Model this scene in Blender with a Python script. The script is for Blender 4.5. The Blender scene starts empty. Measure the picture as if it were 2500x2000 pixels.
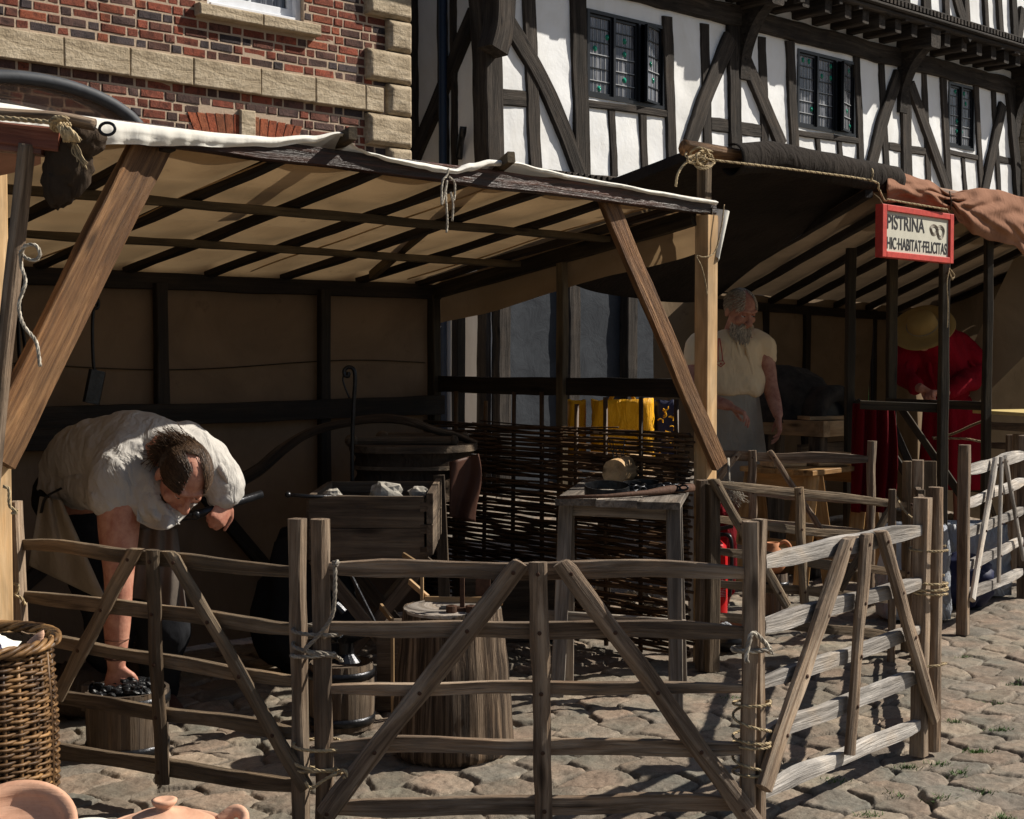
import bpy, math, random
import numpy as np
from mathutils import Vector, Matrix, noise as mn
V = Vector
S = bpy.context.scene
COL = S.collection
# ---------------------------------------------------------------- camera, sky, sun, exposure
CH = 1.35
PITCH = math.atan(135 / 3472)
FPX = 3472.0
cd = bpy.data.cameras.new('camera'); cd.lens = 50; cd.sensor_width = 36; cd.clip_end = 2000; cd.clip_start = .05
cam = bpy.data.objects.new('camera', cd); COL.objects.link(cam)
cam.location = (0, 0, CH); cam.rotation_euler = (math.pi / 2 - PITCH, 0, 0)
S.camera = cam
SUN_AZ, SUN_EL = math.radians(13), math.radians(41)      # azimuth from +X towards +Y
w = bpy.data.worlds.new('World'); S.world = w; w.use_nodes = True
sky = w.node_tree.nodes.new('ShaderNodeTexSky'); sky.sky_type = 'NISHITA'; sky.sun_disc = False
sky.sun_elevation = SUN_EL; sky.sun_rotation = math.pi / 2 - SUN_AZ
bg = w.node_tree.nodes['Background']; bg.inputs[1].default_value = .05
w.node_tree.links.new(sky.outputs[0], bg.inputs[0])
ld = bpy.data.lights.new('sun', 'SUN'); ld.energy = 5.0; ld.angle = math.radians(.53); ld.color = (1, .93, .82)
sun = bpy.data.objects.new('sun', ld); COL.objects.link(sun)
SD = V((math.cos(SUN_EL) * math.cos(SUN_AZ), math.cos(SUN_EL) * math.sin(SUN_AZ), math.sin(SUN_EL)))
sun.location = SD * 60; sun.rotation_euler = SD.to_track_quat('Z', 'Y').to_euler()
S.view_settings.view_transform = 'Standard'; S.view_settings.look = 'None'
S.view_settings.exposure = 0.40; S.view_settings.gamma = 1
S.render.resolution_x = 1024; S.render.resolution_y = 819

# ---------------------------------------------------------------- surveying helpers (photo point -> place in the world)
CP, SP = math.cos(PITCH), math.sin(PITCH)
def ray(x, y):
    dx, dy = (x - 1250) / FPX, (y - 1000) / FPX
    return V((dx, CP - dy * SP, -SP - dy * CP))
def P(x, y, Y):
    r = ray(x, y); return V((0, 0, CH)) + r * (Y / r.y)
def G(x, y, z=0):
    r = ray(x, y); return V((0, 0, CH)) + r * ((z - CH) / r.z)
def PL(x, y, A, d, off=0):
    """point seen at x,y on the upright plane through A along d (2D), moved off metres towards the viewer"""
    A = V((A[0], A[1])); d = V((d[0], d[1])).normalized(); n = V((d.y, -d.x)); A = A + n * off
    r = ray(x, y); k = (A.x * n.x + A.y * n.y) / (r.x * n.x + r.y * n.y)
    return V((0, 0, CH)) + r * k
R = random.Random(7)
def lerp(a, b, t): return a + (b - a) * t

# ---------------------------------------------------------------- scene helpers
WL = {}
def tag(o, label=None, cat=None, group=None, kind=None):
    if label: o['label'] = label
    if cat: o['category'] = cat
    if group: o['group'] = group
    if kind: o['kind'] = kind
    return o
def thing(name, label, cat, loc, group=None):
    o = bpy.data.objects.new(name, None); COL.objects.link(o); o.empty_display_size = .1
    loc = V(loc); o.location = loc; WL[o.name] = loc
    return tag(o, label, cat, group)
class MB:
    def __init__(s): s.v = []; s.f = []; s.g = []; s.r = []; s.c = []; s.hasc = False
    def add(s, vs, fs, gs=None, rnd=.5, col=None):
        b = len(s.v); s.v += [tuple(v) for v in vs]; s.f += [tuple(b + i for i in f) for f in fs]
        s.g += [tuple(g) for g in gs] if gs else [tuple(v) for v in vs]
        s.r += [rnd] * len(vs)
        s.c += [col or (1, 1, 1, 1)] * len(vs)
        if col: s.hasc = True
    def build(s, name, mat, parent=None, smooth=False, sub=0, remesh=0, smooth_it=0, solid=0, label=None, bevel=0, base=False):
        xs = np.array(s.v, dtype=float)
        lo, hi = xs.min(0), xs.max(0); c = (lo + hi) / 2
        if base: c[2] = lo[2]
        me = bpy.data.meshes.new(name); me.from_pydata([tuple(p) for p in (xs - c)], [], s.f)
        a = me.attributes.new('gc', 'FLOAT_VECTOR', 'POINT'); a.data.foreach_set('vector', np.array(s.g, dtype=np.float32).ravel())
        a = me.attributes.new('rnd', 'FLOAT', 'POINT'); a.data.foreach_set('value', np.array(s.r, dtype=np.float32))
        if s.hasc:
            a = me.attributes.new('col', 'FLOAT_COLOR', 'POINT'); a.data.foreach_set('color', np.array(s.c, dtype=np.float32).ravel())
        me.materials.append(mat)
        if smooth: me.polygons.foreach_set('use_smooth', [True] * len(me.polygons))
        me.update()
        o = bpy.data.objects.new(name, me); COL.objects.link(o)
        if bevel:
            m = o.modifiers.new('b', 'BEVEL'); m.width = bevel; m.segments = 2
        if remesh:
            m = o.modifiers.new('r', 'REMESH'); m.mode = 'VOXEL'; m.voxel_size = remesh; m.use_smooth_shade = True
        if smooth_it:
            m = o.modifiers.new('s', 'SMOOTH'); m.iterations = smooth_it; m.factor = .5
        if sub:
            m = o.modifiers.new('u', 'SUBSURF'); m.levels = m.render_levels = sub
        if solid:
            m = o.modifiers.new('t', 'SOLIDIFY'); m.thickness = solid; m.offset = 0
        c = V(c); WL[o.name] = c
        if parent is not None:
            o.parent = parent; o.location = c - WL[parent.name]
        else: o.location = c
        if label: o['label'] = label
        return o
    def top(s, name, mat, label, cat, group=None, **k):
        return tag(s.build(name, mat, None, base=True, **k), label, cat, group)
def part(name, mat, parent, fn, *a, **k):
    kw = {q: k.pop(q) for q in list(k) if q in ('smooth', 'sub', 'label', 'solid', 'bevel')}
    m = MB(); fn(m, *a, **k); return m.build(name, mat, parent, **kw)

def frame(x, up=V((0, 0, 1))):
    x = x.normalized(); v = up - x * up.dot(x)
    if v.length < .02: v = V((0, 1, 0)) - x * x.y
    v.normalize(); return x, v, x.cross(v)
def beam(mb, p0, p1, w, t, up=V((0, 0, 1)), rough=.0, tap=(1, 1), ch=.09, seg=None, bow=0, col=None, rnd=None):
    """squared timber: w along up, t across; rough makes it cleft and wavy"""
    p0, p1, up = V(p0), V(p1), V(up); x, v, n = frame(p1 - p0, up); L = (p1 - p0).length
    seg = seg or (max(1, int(L / .07)) if rough else 1)
    c = min(w, t) * ch
    cs = [(-w / 2 + c, -t / 2), (w / 2 - c, -t / 2), (w / 2, -t / 2 + c), (w / 2, t / 2 - c), (w / 2 - c, t / 2), (-w / 2 + c, t / 2), (-w / 2, t / 2 - c), (-w / 2, -t / 2 + c)]
    o = [R.uniform(0, 50) for _ in range(3)]; vs = []; gs = []; fs = []
    ks = [R.uniform(0, 90) for _ in range(6)]
    for i in range(seg + 1):
        u = i / seg; s = u * L; k = lerp(tap[0], tap[1], u)
        if rough:
            a1 = mn.noise((s * 2.2, ks[0], 0)) * rough * 1.4; a2 = mn.noise((s * 2.2, ks[1], 0)) * rough * 1.2
            e1 = 1 + mn.noise((s * 4, ks[2], 0)) * rough / w * 2.2; e2 = 1 + mn.noise((s * 4, ks[3], 0)) * rough / t * 1.5
        else: a1 = a2 = 0; e1 = e2 = 1
        b = bow * math.sin(math.pi * u)
        for q, (a, d) in enumerate(cs):
            j = mn.noise((s * 14, q * 3.1, ks[4])) * rough * .28 if rough else 0
            vs.append(p0 + x * s + v * (a * k * e1 + a1 + b + j) + n * (d * (k if t > .02 else 1) * e2 + a2 + j))
            gs.append((s + o[0], a + o[1], d + o[2]))
        if i:
            for q in range(8):
                q2 = (q + 1) % 8; fs.append((8 * i - 8 + q, 8 * i - 8 + q2, 8 * i + q2, 8 * i + q))
    fs.append(tuple(range(8))[::-1]); fs.append(tuple(8 * seg + q for q in range(8)))
    mb.add(vs, fs, gs, R.random() if rnd is None else rnd, col)
def box(mb, c, sx, sy, sz, d=(1, 0), col=None, rnd=None, ch=.03):
    """block centred at c, sx along d, sy across, sz high"""
    d = V((d[0], d[1], 0)).normalized(); c = V(c)
    beam(mb, c - d * sx / 2, c + d * sx / 2, sz, sy, ch=ch, col=col, rnd=rnd)
def spath(pts, n=8):
    pts = [V(p) for p in pts]
    if len(pts) < 3: return [pts[0].lerp(pts[1], i / n) for i in range(n + 1)]
    q = [pts[0] * 2 - pts[1]] + pts + [pts[-1] * 2 - pts[-2]]; out = []
    for i in range(1, len(q) - 2):
        for k in range(n):
            t = k / n; a, b, c, d = q[i - 1], q[i], q[i + 1], q[i + 2]
            out.append(.5 * ((2 * b) + (c - a) * t + (2 * a - 5 * b + 4 * c - d) * t * t + (3 * b - a - 3 * c + d) * t ** 3))
    out.append(pts[-1]); return out
def tube(mb, pts, r, sides=8, rough=0, caps=True, flat=1, up=None, col=None, closed=False):
    """round bar or pole along pts; r number or list"""
    pts = [V(p) for p in pts]; n = len(pts); o = [R.uniform(0, 50) for _ in range(3)]; k0 = R.uniform(0, 99)
    vs = []; gs = []; fs = []; s = 0; nrm = None
    for i, p in enumerate(pts):
        a = pts[max(i - 1, 0)]; b = pts[min(i + 1, n - 1)]
        if closed: a = pts[(i - 1) % n]; b = pts[(i + 1) % n]
        x = (b - a).normalized()
        if nrm is None: _, nrm, _ = frame(x, up or V((0, 0, 1)))
        nrm = (nrm - x * nrm.dot(x)); nrm.normalize(); m = x.cross(nrm)
        if i: s += (p - pts[i - 1]).length
        rr = r[i] if isinstance(r, (list, tuple)) else r
        for q in range(sides):
            th = 2 * math.pi * q / sides
            e = rr * (1 + rough * mn.noise((s * 6, math.cos(th) * 1.5, k0 + math.sin(th) * 1.5))) if rough else rr
            vs.append(p + nrm * e * math.cos(th) * flat + m * e * math.sin(th))
            gs.append((s + o[0], e * math.cos(th) + o[1], e * math.sin(th) + o[2]))
    for i in range(1, n + (1 if closed else 0)):
        i2 = i % n
        for q in range(sides):
            q2 = (q + 1) % sides; fs.append((sides * (i - 1) + q, sides * (i - 1) + q2, sides * i2 + q2, sides * i2 + q))
    if caps and not closed:
        fs.append(tuple(range(sides))[::-1]); fs.append(tuple(sides * (n - 1) + q for q in range(sides)))
    mb.add(vs, fs, gs, R.random(), col)
def ropegeo(mb, pts, r, n=6, pitch=None):
    """three strands laid round each other along the path"""
    path = spath(pts, n); pitch = pitch or r * 9; L = 0; acc = [0]
    for a, b in zip(path, path[1:]): L += (b - a).length; acc.append(L)
    m = max(8, int(L / (pitch / 6))); m = min(m, 400)
    pp = []; j = 0
    for i in range(m + 1):
        s = L * i / m
        while j < len(acc) - 2 and acc[j + 1] < s: j += 1
        t = (s - acc[j]) / max(1e-9, acc[j + 1] - acc[j]); pp.append(path[j].lerp(path[j + 1], min(1, max(0, t))))
    nr = None; st = [[], [], []]
    for i, p in enumerate(pp):
        x = (pp[min(i + 1, m)] - pp[max(i - 1, 0)]).normalized()
        if nr is None: _, nr, _ = frame(x)
        nr = nr - x * nr.dot(x); nr.normalize(); b = x.cross(nr); a = 2 * math.pi * (L * i / m) / pitch
        for k in range(3):
            th = a + k * 2.094; st[k].append(p + (nr * math.cos(th) + b * math.sin(th)) * r * .55)
    for k in range(3): tube(mb, st[k], r * .58, 5)
def rope(label, pts, r, mat=None, group=None, extra=None, name='rope', cat='rope'):
    m = MB(); ropegeo(m, pts, r)
    for e in (extra or []):
        ropegeo(m, e, r)
    return m.top(name, mat or M['rope'], label, cat, group, smooth=True)
def sphere(mb, c, rx, ry=None, rz=None, n=12, ax=None, rough=0, col=None, k=3.):
    ry = ry or rx; rz = rz or rx; c = V(c); ax = ax or (V((1, 0, 0)), V((0, 1, 0)), V((0, 0, 1)))
    vs = []; fs = []; s0 = R.uniform(0, 50)
    for i in range(n + 1):
        ph = math.pi * i / n
        for j in range(2 * n):
            th = math.pi * j / n
            d = V((math.sin(ph) * math.cos(th), math.sin(ph) * math.sin(th), math.cos(ph)))
            e = 1 + rough * mn.noise(d * k + V((s0, 0, 0))) if rough else 1
            vs.append(c + ax[0] * d.x * rx * e + ax[1] * d.y * ry * e + ax[2] * d.z * rz * e)
    for i in range(n):
        for j in range(2 * n):
            j2 = (j + 1) % (2 * n); fs.append((i * 2 * n + j, (i + 1) * 2 * n + j, (i + 1) * 2 * n + j2, i * 2 * n + j2))
    mb.add(vs, fs, None, R.random(), col)
def lathe(mb, c, prof, n=32, ax=None, rough=0, wob=0):
    """prof list of (r,z); ax optional frame"""
    c = V(c); ax = ax or (V((1, 0, 0)), V((0, 1, 0)), V((0, 0, 1))); vs = []; fs = []; gs = []; k0 = R.uniform(0, 40)
    for i, (r, z) in enumerate(prof):
        for j in range(n):
            th = 2 * math.pi * j / n; e = r * (1 + wob * mn.noise((math.cos(th) * 1.2, math.sin(th) * 1.2, z * 3 + k0))) + rough * mn.noise((math.cos(th) * 6, math.sin(th) * 6, z * 9 + k0))
            vs.append(c + ax[0] * e * math.cos(th) + ax[1] * e * math.sin(th) + ax[2] * z); gs.append((z + k0, th * max(r, .02), 0))
    for i in range(len(prof) - 1):
        for j in range(n):
            j2 = (j + 1) % n; fs.append((i * n + j, i * n + j2, (i + 1) * n + j2, (i + 1) * n + j))
    mb.add(vs, fs, gs, R.random())
def sheet(mb, fn, nu, nv, col=None):
    """cloth: fn(u,v) -> point"""
    vs = []; gs = []; fs = []
    for i in range(nu + 1):
        for j in range(nv + 1):
            u, v = i / nu, j / nv; vs.append(fn(u, v)); gs.append((u, v, 0))
    for i in range(nu):
        for j in range(nv): a = i * (nv + 1) + j; fs.append((a, a + nv + 1, a + nv + 2, a + 1))
    gs = [tuple(v) for v in vs]
    mb.add(vs, fs, gs, .5, col)
def loft(mb, secs, n=28, fold=None, caps=True):
    """secs: (centre, half-axis vector a, half-axis vector b)"""
    vs = []; fs = []
    for i, (c, a, b) in enumerate(secs):
        c, a, b = V(c), V(a), V(b)
        for j in range(n):
            th = 2 * math.pi * j / n; e = 1 + (fold(i / (len(secs) - 1), th) if fold else 0)
            vs.append(c + (a * math.cos(th) + b * math.sin(th)) * e)
    for i in range(len(secs) - 1):
        for j in range(n):
            j2 = (j + 1) % n; fs.append((i * n + j, i * n + j2, (i + 1) * n + j2, (i + 1) * n + j))
    if caps: fs.append(tuple(range(n))[::-1]); fs.append(tuple((len(secs) - 1) * n + j for j in range(n)))
    mb.add(vs, fs)
def resec(secs, n):
    """smooth the loft sections into n times as many"""
    cs = spath([s[0] for s in secs], n); a = spath([s[1] for s in secs], n); b = spath([s[2] for s in secs], n)
    return list(zip(cs, a, b))

# ---------------------------------------------------------------- materials
M = {}
def newmat(name):
    m = bpy.data.materials.new(name); m.use_nodes = True; nt = m.node_tree; b = nt.nodes['Principled BSDF']
    b.inputs['Specular IOR Level'].default_value = .3; M[name] = m; return m, nt, b
def N(nt, typ, **k):
    n = nt.nodes.new(typ)
    for a, v in k.items(): setattr(n, a, v)
    return n
def ramp(nt, src, stops):
    r = N(nt, 'ShaderNodeValToRGB'); e = r.color_ramp.elements
    while len(e) < len(stops): e.new(.5)
    for q, (p, c) in zip(e, stops): q.position = p; q.color = (*c, 1) if len(c) == 3 else c
    nt.links.new(src, r.inputs[0]); return r.outputs[0]
def noise(nt, vec, scale, detail=5, rough=.6, dist=0, sc3=None):
    n = N(nt, 'ShaderNodeTexNoise'); n.inputs['Scale'].default_value = scale; n.inputs['Detail'].default_value = detail
    n.inputs['Roughness'].default_value = rough; n.inputs['Distortion'].default_value = dist
    if sc3:
        mp = N(nt, 'ShaderNodeMapping'); mp.inputs['Scale'].default_value = sc3; nt.links.new(vec, mp.inputs[0]); vec = mp.outputs[0]
    nt.links.new(vec, n.inputs['Vector']); return n.outputs[0]
def mix(nt, a, b, f, mode='MIX'):
    m = N(nt, 'ShaderNodeMix', data_type='RGBA', blend_type=mode)
    for s, i in ((f, 0), (a, 6), (b, 7)):
        if hasattr(s, 'node'): nt.links.new(s, m.inputs[i])
        elif i == 0: m.inputs[0].default_value = s
        else: m.inputs[i].default_value = (*s, 1)
    return m.outputs[2]
def math_(nt, op, a, b=0.):
    m = N(nt, 'ShaderNodeMath', operation=op)
    for s, i in ((a, 0), (b, 1)):
        if hasattr(s, 'node'): nt.links.new(s, m.inputs[i])
        else: m.inputs[i].default_value = s
    return m.outputs[0]
def bump(nt, b, h, st, dist=.01):
    u = N(nt, 'ShaderNodeBump'); u.inputs['Strength'].default_value = st; u.inputs['Distance'].default_value = dist
    nt.links.new(h, u.inputs['Height']); nt.links.new(u.outputs[0], b.inputs['Normal'])
def attr(nt, name): return N(nt, 'ShaderNodeAttribute', attribute_name=name)
def wood(name, dark, mid, light, st=.5, rough=.85, knots=True, crack=.5, gs=1.0):
    m, nt, b = newmat(name); g = attr(nt, 'gc').outputs['Vector']; rd = attr(nt, 'rnd').outputs['Fac']
    n1 = noise(nt, g, 1, 7, .65, .8, (2.2 * gs, 38 * gs, 38 * gs)); n2 = noise(nt, g, 1, 3, .5, .3, (1.5 * gs, 7 * gs, 7 * gs)); n3 = noise(nt, g, 1, 4, .7, .2, (5 * gs, 150 * gs, 150 * gs))
    c = ramp(nt, n1, [(.28, dark), (.47, mid), (.68, light)])
    c = mix(nt, c, ramp(nt, n2, [(.35, (.45, .43, .42)), (.6, (1.1, 1.1, 1.1))]), .75, 'MULTIPLY')
    ck = ramp(nt, n3, [(.3, (.25, .22, .2)), (.42, (1, 1, 1))]); c = mix(nt, c, ck, crack, 'MULTIPLY')
    c = mix(nt, c, ramp(nt, noise(nt, g, 1, 3, .6, .6, (4, 9, 9)), [(.36, (.62, .64, .67)), (.55, (1, 1, 1)), (.72, (1.18, 1.06, .92))]), .7, 'MULTIPLY')
    c = mix(nt, c, ramp(nt, rd, [(0, (.72, .70, .68)), (1, (1.22, 1.2, 1.18))]), 1, 'MULTIPLY')
    h = math_(nt, 'ADD', n1, math_(nt, 'MULTIPLY', n3, .8))
    if knots:
        vo = N(nt, 'ShaderNodeTexVoronoi'); mp = N(nt, 'ShaderNodeMapping'); mp.inputs['Scale'].default_value = (3.1, 11, 11)
        nt.links.new(g, mp.inputs[0]); nt.links.new(mp.outputs[0], vo.inputs['Vector']); vo.inputs['Scale'].default_value = 1
        kn = ramp(nt, vo.outputs['Distance'], [(.07, (.12, .09, .07)), (.2, (1, 1, 1))]); c = mix(nt, c, kn, .8, 'MULTIPLY')
    nt.links.new(c, b.inputs['Base Color']); b.inputs['Roughness'].default_value = rough; bump(nt, b, h, st, .012); return m
wood('grey_cleft', (.070, .048, .032), (.245, .177, .122), (.45, .36, .27), .8, crack=.7)
wood('silver_cleft', (.17, .155, .14), (.40, .375, .345), (.62, .59, .55), .7, knots=False)
wood('brown_cleft', (.06, .042, .027), (.175, .128, .082), (.30, .23, .155), .8, crack=.6)
wood('dark_post', (.035, .027, .020), (.085, .064, .045), (.15, .115, .08), .6)
wood('pine', (.42, .26, .12), (.56, .37, .19), (.66, .47, .27), .15, .6, crack=.12)
wood('stained', (.035, .016, .008), (.17, .085, .036), (.36, .20, .09), .7, .6, crack=.5)
wood('red_beam', (.008, .004, .003), (.028, .010, .007), (.13, .05, .03), .6, .4)
wood('black_beam', (.008, .006, .005), (.018, .013, .010), (.035, .026, .018), .4, .7)
wood('rafter', (.016, .012, .008), (.04, .03, .018), (.075, .058, .033), .3, .8)
wood('purlin', (.05, .036, .02), (.10, .075, .043), (.15, .115, .068), .3, .8)
wood('oak', (.014, .011, .009), (.036, .029, .024), (.075, .063, .053), .9, .9, gs=.5)
wood('crate', (.05, .036, .026), (.115, .085, .06), (.2, .155, .11), .6)
wood('bark', (.010, .006, .004), (.075, .050, .032), (.36, .27, .19), 1.0, .95, gs=.55, crack=.9)
wood('orange_pine', (.34, .17, .055), (.50, .28, .10), (.60, .38, .17), .2, .65, crack=.15)
wood('mahog', (.12, .035, .02), (.24, .08, .05), (.4, .19, .14), .3, .45)
wood('table_grey', (.10, .085, .07), (.22, .19, .16), (.40, .36, .31), .7, gs=.8)
wood('endgrain', (.12, .10, .08), (.24, .21, .18), (.36, .33, .3), .6, gs=.5)
wood('tub', (.07, .05, .038), (.15, .11, .08), (.24, .19, .15), .5)
def cloth(name, c, c2=None, transl=0, rough=.95, stain=.5, st=.25, fold=0, ss=1., sheen=0, weave=700):
    m, nt, b = newmat(name); g = N(nt, 'ShaderNodeTexCoord').outputs['Object']
    c2 = c2 or tuple(x * .7 for x in c)
    n1 = noise(nt, g, 2.2 * ss, 6, .6, .5); n2 = noise(nt, g, 9 * ss, 4, .7); n3 = noise(nt, g, weave, 2, .5)
    cc = mix(nt, c, c2, ramp(nt, n1, [(.38, (0, 0, 0)), (.68, (1, 1, 1))]))
    if stain: cc = mix(nt, cc, tuple(x * .45 for x in c2), ramp(nt, n2, [(.62, (0, 0, 0)), (.75, (stain,) * 3)]))
    nt.links.new(cc, b.inputs['Base Color']); b.inputs['Roughness'].default_value = rough; b.inputs['Specular IOR Level'].default_value = .1
    if sheen: b.inputs['Sheen Weight'].default_value = sheen
    h = math_(nt, 'ADD', math_(nt, 'MULTIPLY', n3, .12), math_(nt, 'MULTIPLY', noise(nt, g, 14 * ss, 3, .5, 1.2, (1, 1, .45)), 1 + fold)); bump(nt, b, h, st, .02 + fold * .02)
    if transl:
        t = N(nt, 'ShaderNodeBsdfTranslucent'); nt.links.new(cc, t.inputs[0]); mx = N(nt, 'ShaderNodeMixShader'); mx.inputs[0].default_value = transl
        nt.links.new(b.outputs[0], mx.inputs[1]); nt.links.new(t.outputs[0], mx.inputs[2]); nt.links.new(mx.outputs[0], nt.nodes['Material Output'].inputs[0])
    return m
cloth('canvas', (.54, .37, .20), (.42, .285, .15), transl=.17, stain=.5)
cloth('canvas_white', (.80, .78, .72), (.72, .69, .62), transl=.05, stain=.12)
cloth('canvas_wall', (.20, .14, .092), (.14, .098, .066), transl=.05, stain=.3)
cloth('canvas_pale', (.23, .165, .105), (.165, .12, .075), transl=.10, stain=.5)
cloth('canvas_flap', (.34, .23, .125), (.25, .165, .09), transl=.30, stain=.3)
cloth('canvas_black', (.030, .024, .020), (.017, .014, .012), stain=.2, st=.5, fold=.5, ss=1.4)
cloth('canvas_brown', (.30, .155, .10), (.20, .10, .062), transl=.04, stain=.45, st=.3, fold=.2, ss=1.6)
cloth('linen', (.52, .495, .46), (.44, .42, .39), stain=.2, st=.45, fold=1.0, weave=420)
cloth('linen_cream', (.86, .67, .43), (.76, .58, .37), stain=.1, st=.35, fold=.5)
cloth('linen_grey', (.40, .35, .28), (.29, .25, .20), stain=.2, st=.4, fold=.8)
cloth('red_wool', (.25, .005, .015), (.16, .003, .009), stain=0, st=.3, fold=.6)
cloth('red_dark', (.13, .004, .008), (.08, .003, .005), stain=0, st=.3, fold=.6)
cloth('dark_trousers', (.018, .019, .022), (.012, .012, .014), stain=0, st=.4)
cloth('leather_apron', (.16, .13, .11), (.07, .06, .05), stain=.4, rough=.5, st=.4)
cloth('leather_brown', (.10, .050, .036), (.04, .020, .015), rough=.45, stain=.3, st=.25, ss=.5)
cloth('sack_dark', (.07, .05, .035), (.035, .025, .018), stain=.4, st=.6, fold=1)
cloth('yellow_bag', (.85, .44, .02), (.75, .34, .01), rough=.35, stain=0, st=.5, fold=1)
cloth('plastic', (.55, .58, .62), (.35, .38, .45), rough=.3, stain=.3, st=.7, fold=2, transl=.2)
cloth('straw', (.36, .24, .09), (.28, .18, .065), rough=.7, stain=.1, st=.3)
def plain(name, c, rough=.6, metal=0, var=.25, st=.1, sc=20., c2=None):
    m, nt, b = newmat(name); g = N(nt, 'ShaderNodeTexCoord').outputs['Object']; n = noise(nt, g, sc, 5, .65, .2)
    c2 = c2 or tuple(x * (1 - var) for x in c)
    nt.links.new(mix(nt, c, c2, ramp(nt, n, [(.35, (0, 0, 0)), (.65, (1, 1, 1))])), b.inputs['Base Color'])
    b.inputs['Roughness'].default_value = rough; b.inputs['Metallic'].default_value = metal; bump(nt, b, n, st, .006)
    if name in ('wicker', 'osier', 'rope', 'rope_grey', 'hair_brown', 'hair_grey'):
        l = b.inputs['Base Color'].links[0].from_socket; nt.links.new(mix(nt, l, ramp(nt, attr(nt, 'rnd').outputs['Fac'], [(0, (.45, .42, .40)), (1, (1.5, 1.5, 1.45))]), 1, 'MULTIPLY'), b.inputs['Base Color'])
    return m
plain('iron', (.035, .036, .04), .28, .7, .4, .4, 45.)
plain('rust', (.10, .05, .03), .8, .2, .5, .5, 60.)
plain('coal', (.012, .013, .015), .35, 0, .5, .8, 40.)
plain('rock', (.42, .39, .34), .9, 0, .4, .6, 25.)
def terra():
    m, nt, b = newmat('terracotta'); g = N(nt, 'ShaderNodeTexCoord').outputs['Object']; n = noise(nt, g, 7, 7, .7, .5); r = noise(nt, g, 1, 3, .6, .3, (3, 3, 90)); d = noise(nt, g, 45, 4, .75)
    c = ramp(nt, n, [(.3, (.42, .215, .135)), (.5, (.60, .345, .23)), (.7, (.66, .42, .30))]); c = mix(nt, c, ramp(nt, d, [(.27, (.25, .17, .13)), (.36, (1, 1, 1))]), .6, 'MULTIPLY')
    nt.links.new(c, b.inputs['Base Color']); b.inputs['Roughness'].default_value = .75; bump(nt, b, math_(nt, 'ADD', r, math_(nt, 'MULTIPLY', d, .3)), .35, .006)
terra()
plain('terracotta_dark', (.48, .20, .09), .75, 0, .2, .2, 14.)
plain('clay_oven', (.055, .045, .036), .95, 0, .65, 1., 9., c2=(.017, .014, .012))
plain('red_paint', (.55, .055, .04), .55, 0, .3, .25, 30.)
plain('red_gloss', (.52, .012, .015), .22, 0, .1, .02, 5.)
plain('black_plastic', (.012, .012, .014), .35, 0, .2, .05)
plain('white_paint', (.72, .74, .78), .5, 0, .12, .1, 14.)
cloth('canvas_dusk', (.032, .035, .040), (.020, .022, .026), stain=.2)
plain('navy', (.012, .016, .055), .6, 0, .2, .2)
plain('ink', (.02, .02, .025), .8, 0, .2, .05)
plain('sketch', (.24, .19, .15), .8, 0, .2, .05)
plain('signboard', (.56, .54, .45), .75, 0, .12, .15, 16.)
plain('rope', (.47, .37, .23), .95, 0, .35, .4, 120.)
plain('rope_grey', (.46, .42, .36), .95, 0, .35, .4, 120.)
plain('skin', (.54, .275, .19), .5, 0, .22, .5, 22., c2=(.36, .14, .095))
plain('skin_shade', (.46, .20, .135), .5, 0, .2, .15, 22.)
plain('hair_brown', (.040, .022, .013), .5, 0, .6, .4, 90., c2=(.085, .05, .028))
plain('hair_grey', (.66, .58, .48), .6, 0, .4, .4, 90.)
plain('wicker', (.26, .145, .060), .5, 0, .75, .4, 17., c2=(.05, .026, .013))
plain('osier', (.11, .062, .032), .55, 0, .6, .4, 9., c2=(.05, .03, .018))
plain('lead', (.55, .56, .57), .5, .1, .3, .2)
plain('window_black', (.012, .014, .018), .35, 0, .2, .1)
plain('green_glass', (.02, .30, .20), .08, 0, .3, .05)
plain('blue_pipe', (.02, .035, .07), .5, 0, .2, .1)
plain('rim_grey', (.055, .06, .07), .6, 0, .3, .1)
plain('grass', (.07, .16, .025), .7, 0, .5, .1, 8.)
plain('green_print', (.05, .42, .12), .5, 0, .8, .1, 30., c2=(.5, .62, .2))
plain('yellow_top', (.62, .48, .20), .6, 0, .1, .1)
# plaster, stone, brick, cobbles
def surf(name, fn, rough=.9):
    m, nt, b = newmat(name); g = N(nt, 'ShaderNodeTexCoord').outputs['Object']; c, h, st, d = fn(nt, g)
    nt.links.new(c, b.inputs['Base Color']); b.inputs['Roughness'].default_value = rough; bump(nt, b, h, st, d); return m
def _plaster(nt, g):
    n = noise(nt, g, 3.5, 6, .6, .4); f = noise(nt, g, 22, 4, .6, .6)
    c = mix(nt, (.88, .89, .90), (.76, .75, .72), ramp(nt, noise(nt, g, 1.6, 6, .7, .6, (1, 1, .5)), [(.42, (0, 0, 0)), (.72, (1, 1, 1))])); c = mix(nt, c, (.50, .47, .42), ramp(nt, noise(nt, g, 7, 6, .75, .5), [(.66, (0, 0, 0)), (.78, (.55, .55, .55))]))
    return c, math_(nt, 'ADD', n, math_(nt, 'MULTIPLY', f, .35)), .22, .03
surf('plaster', _plaster)
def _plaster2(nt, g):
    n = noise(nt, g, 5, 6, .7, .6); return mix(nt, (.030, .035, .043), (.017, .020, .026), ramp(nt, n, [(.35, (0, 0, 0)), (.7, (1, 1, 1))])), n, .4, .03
surf('old_plaster', _plaster2)
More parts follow.
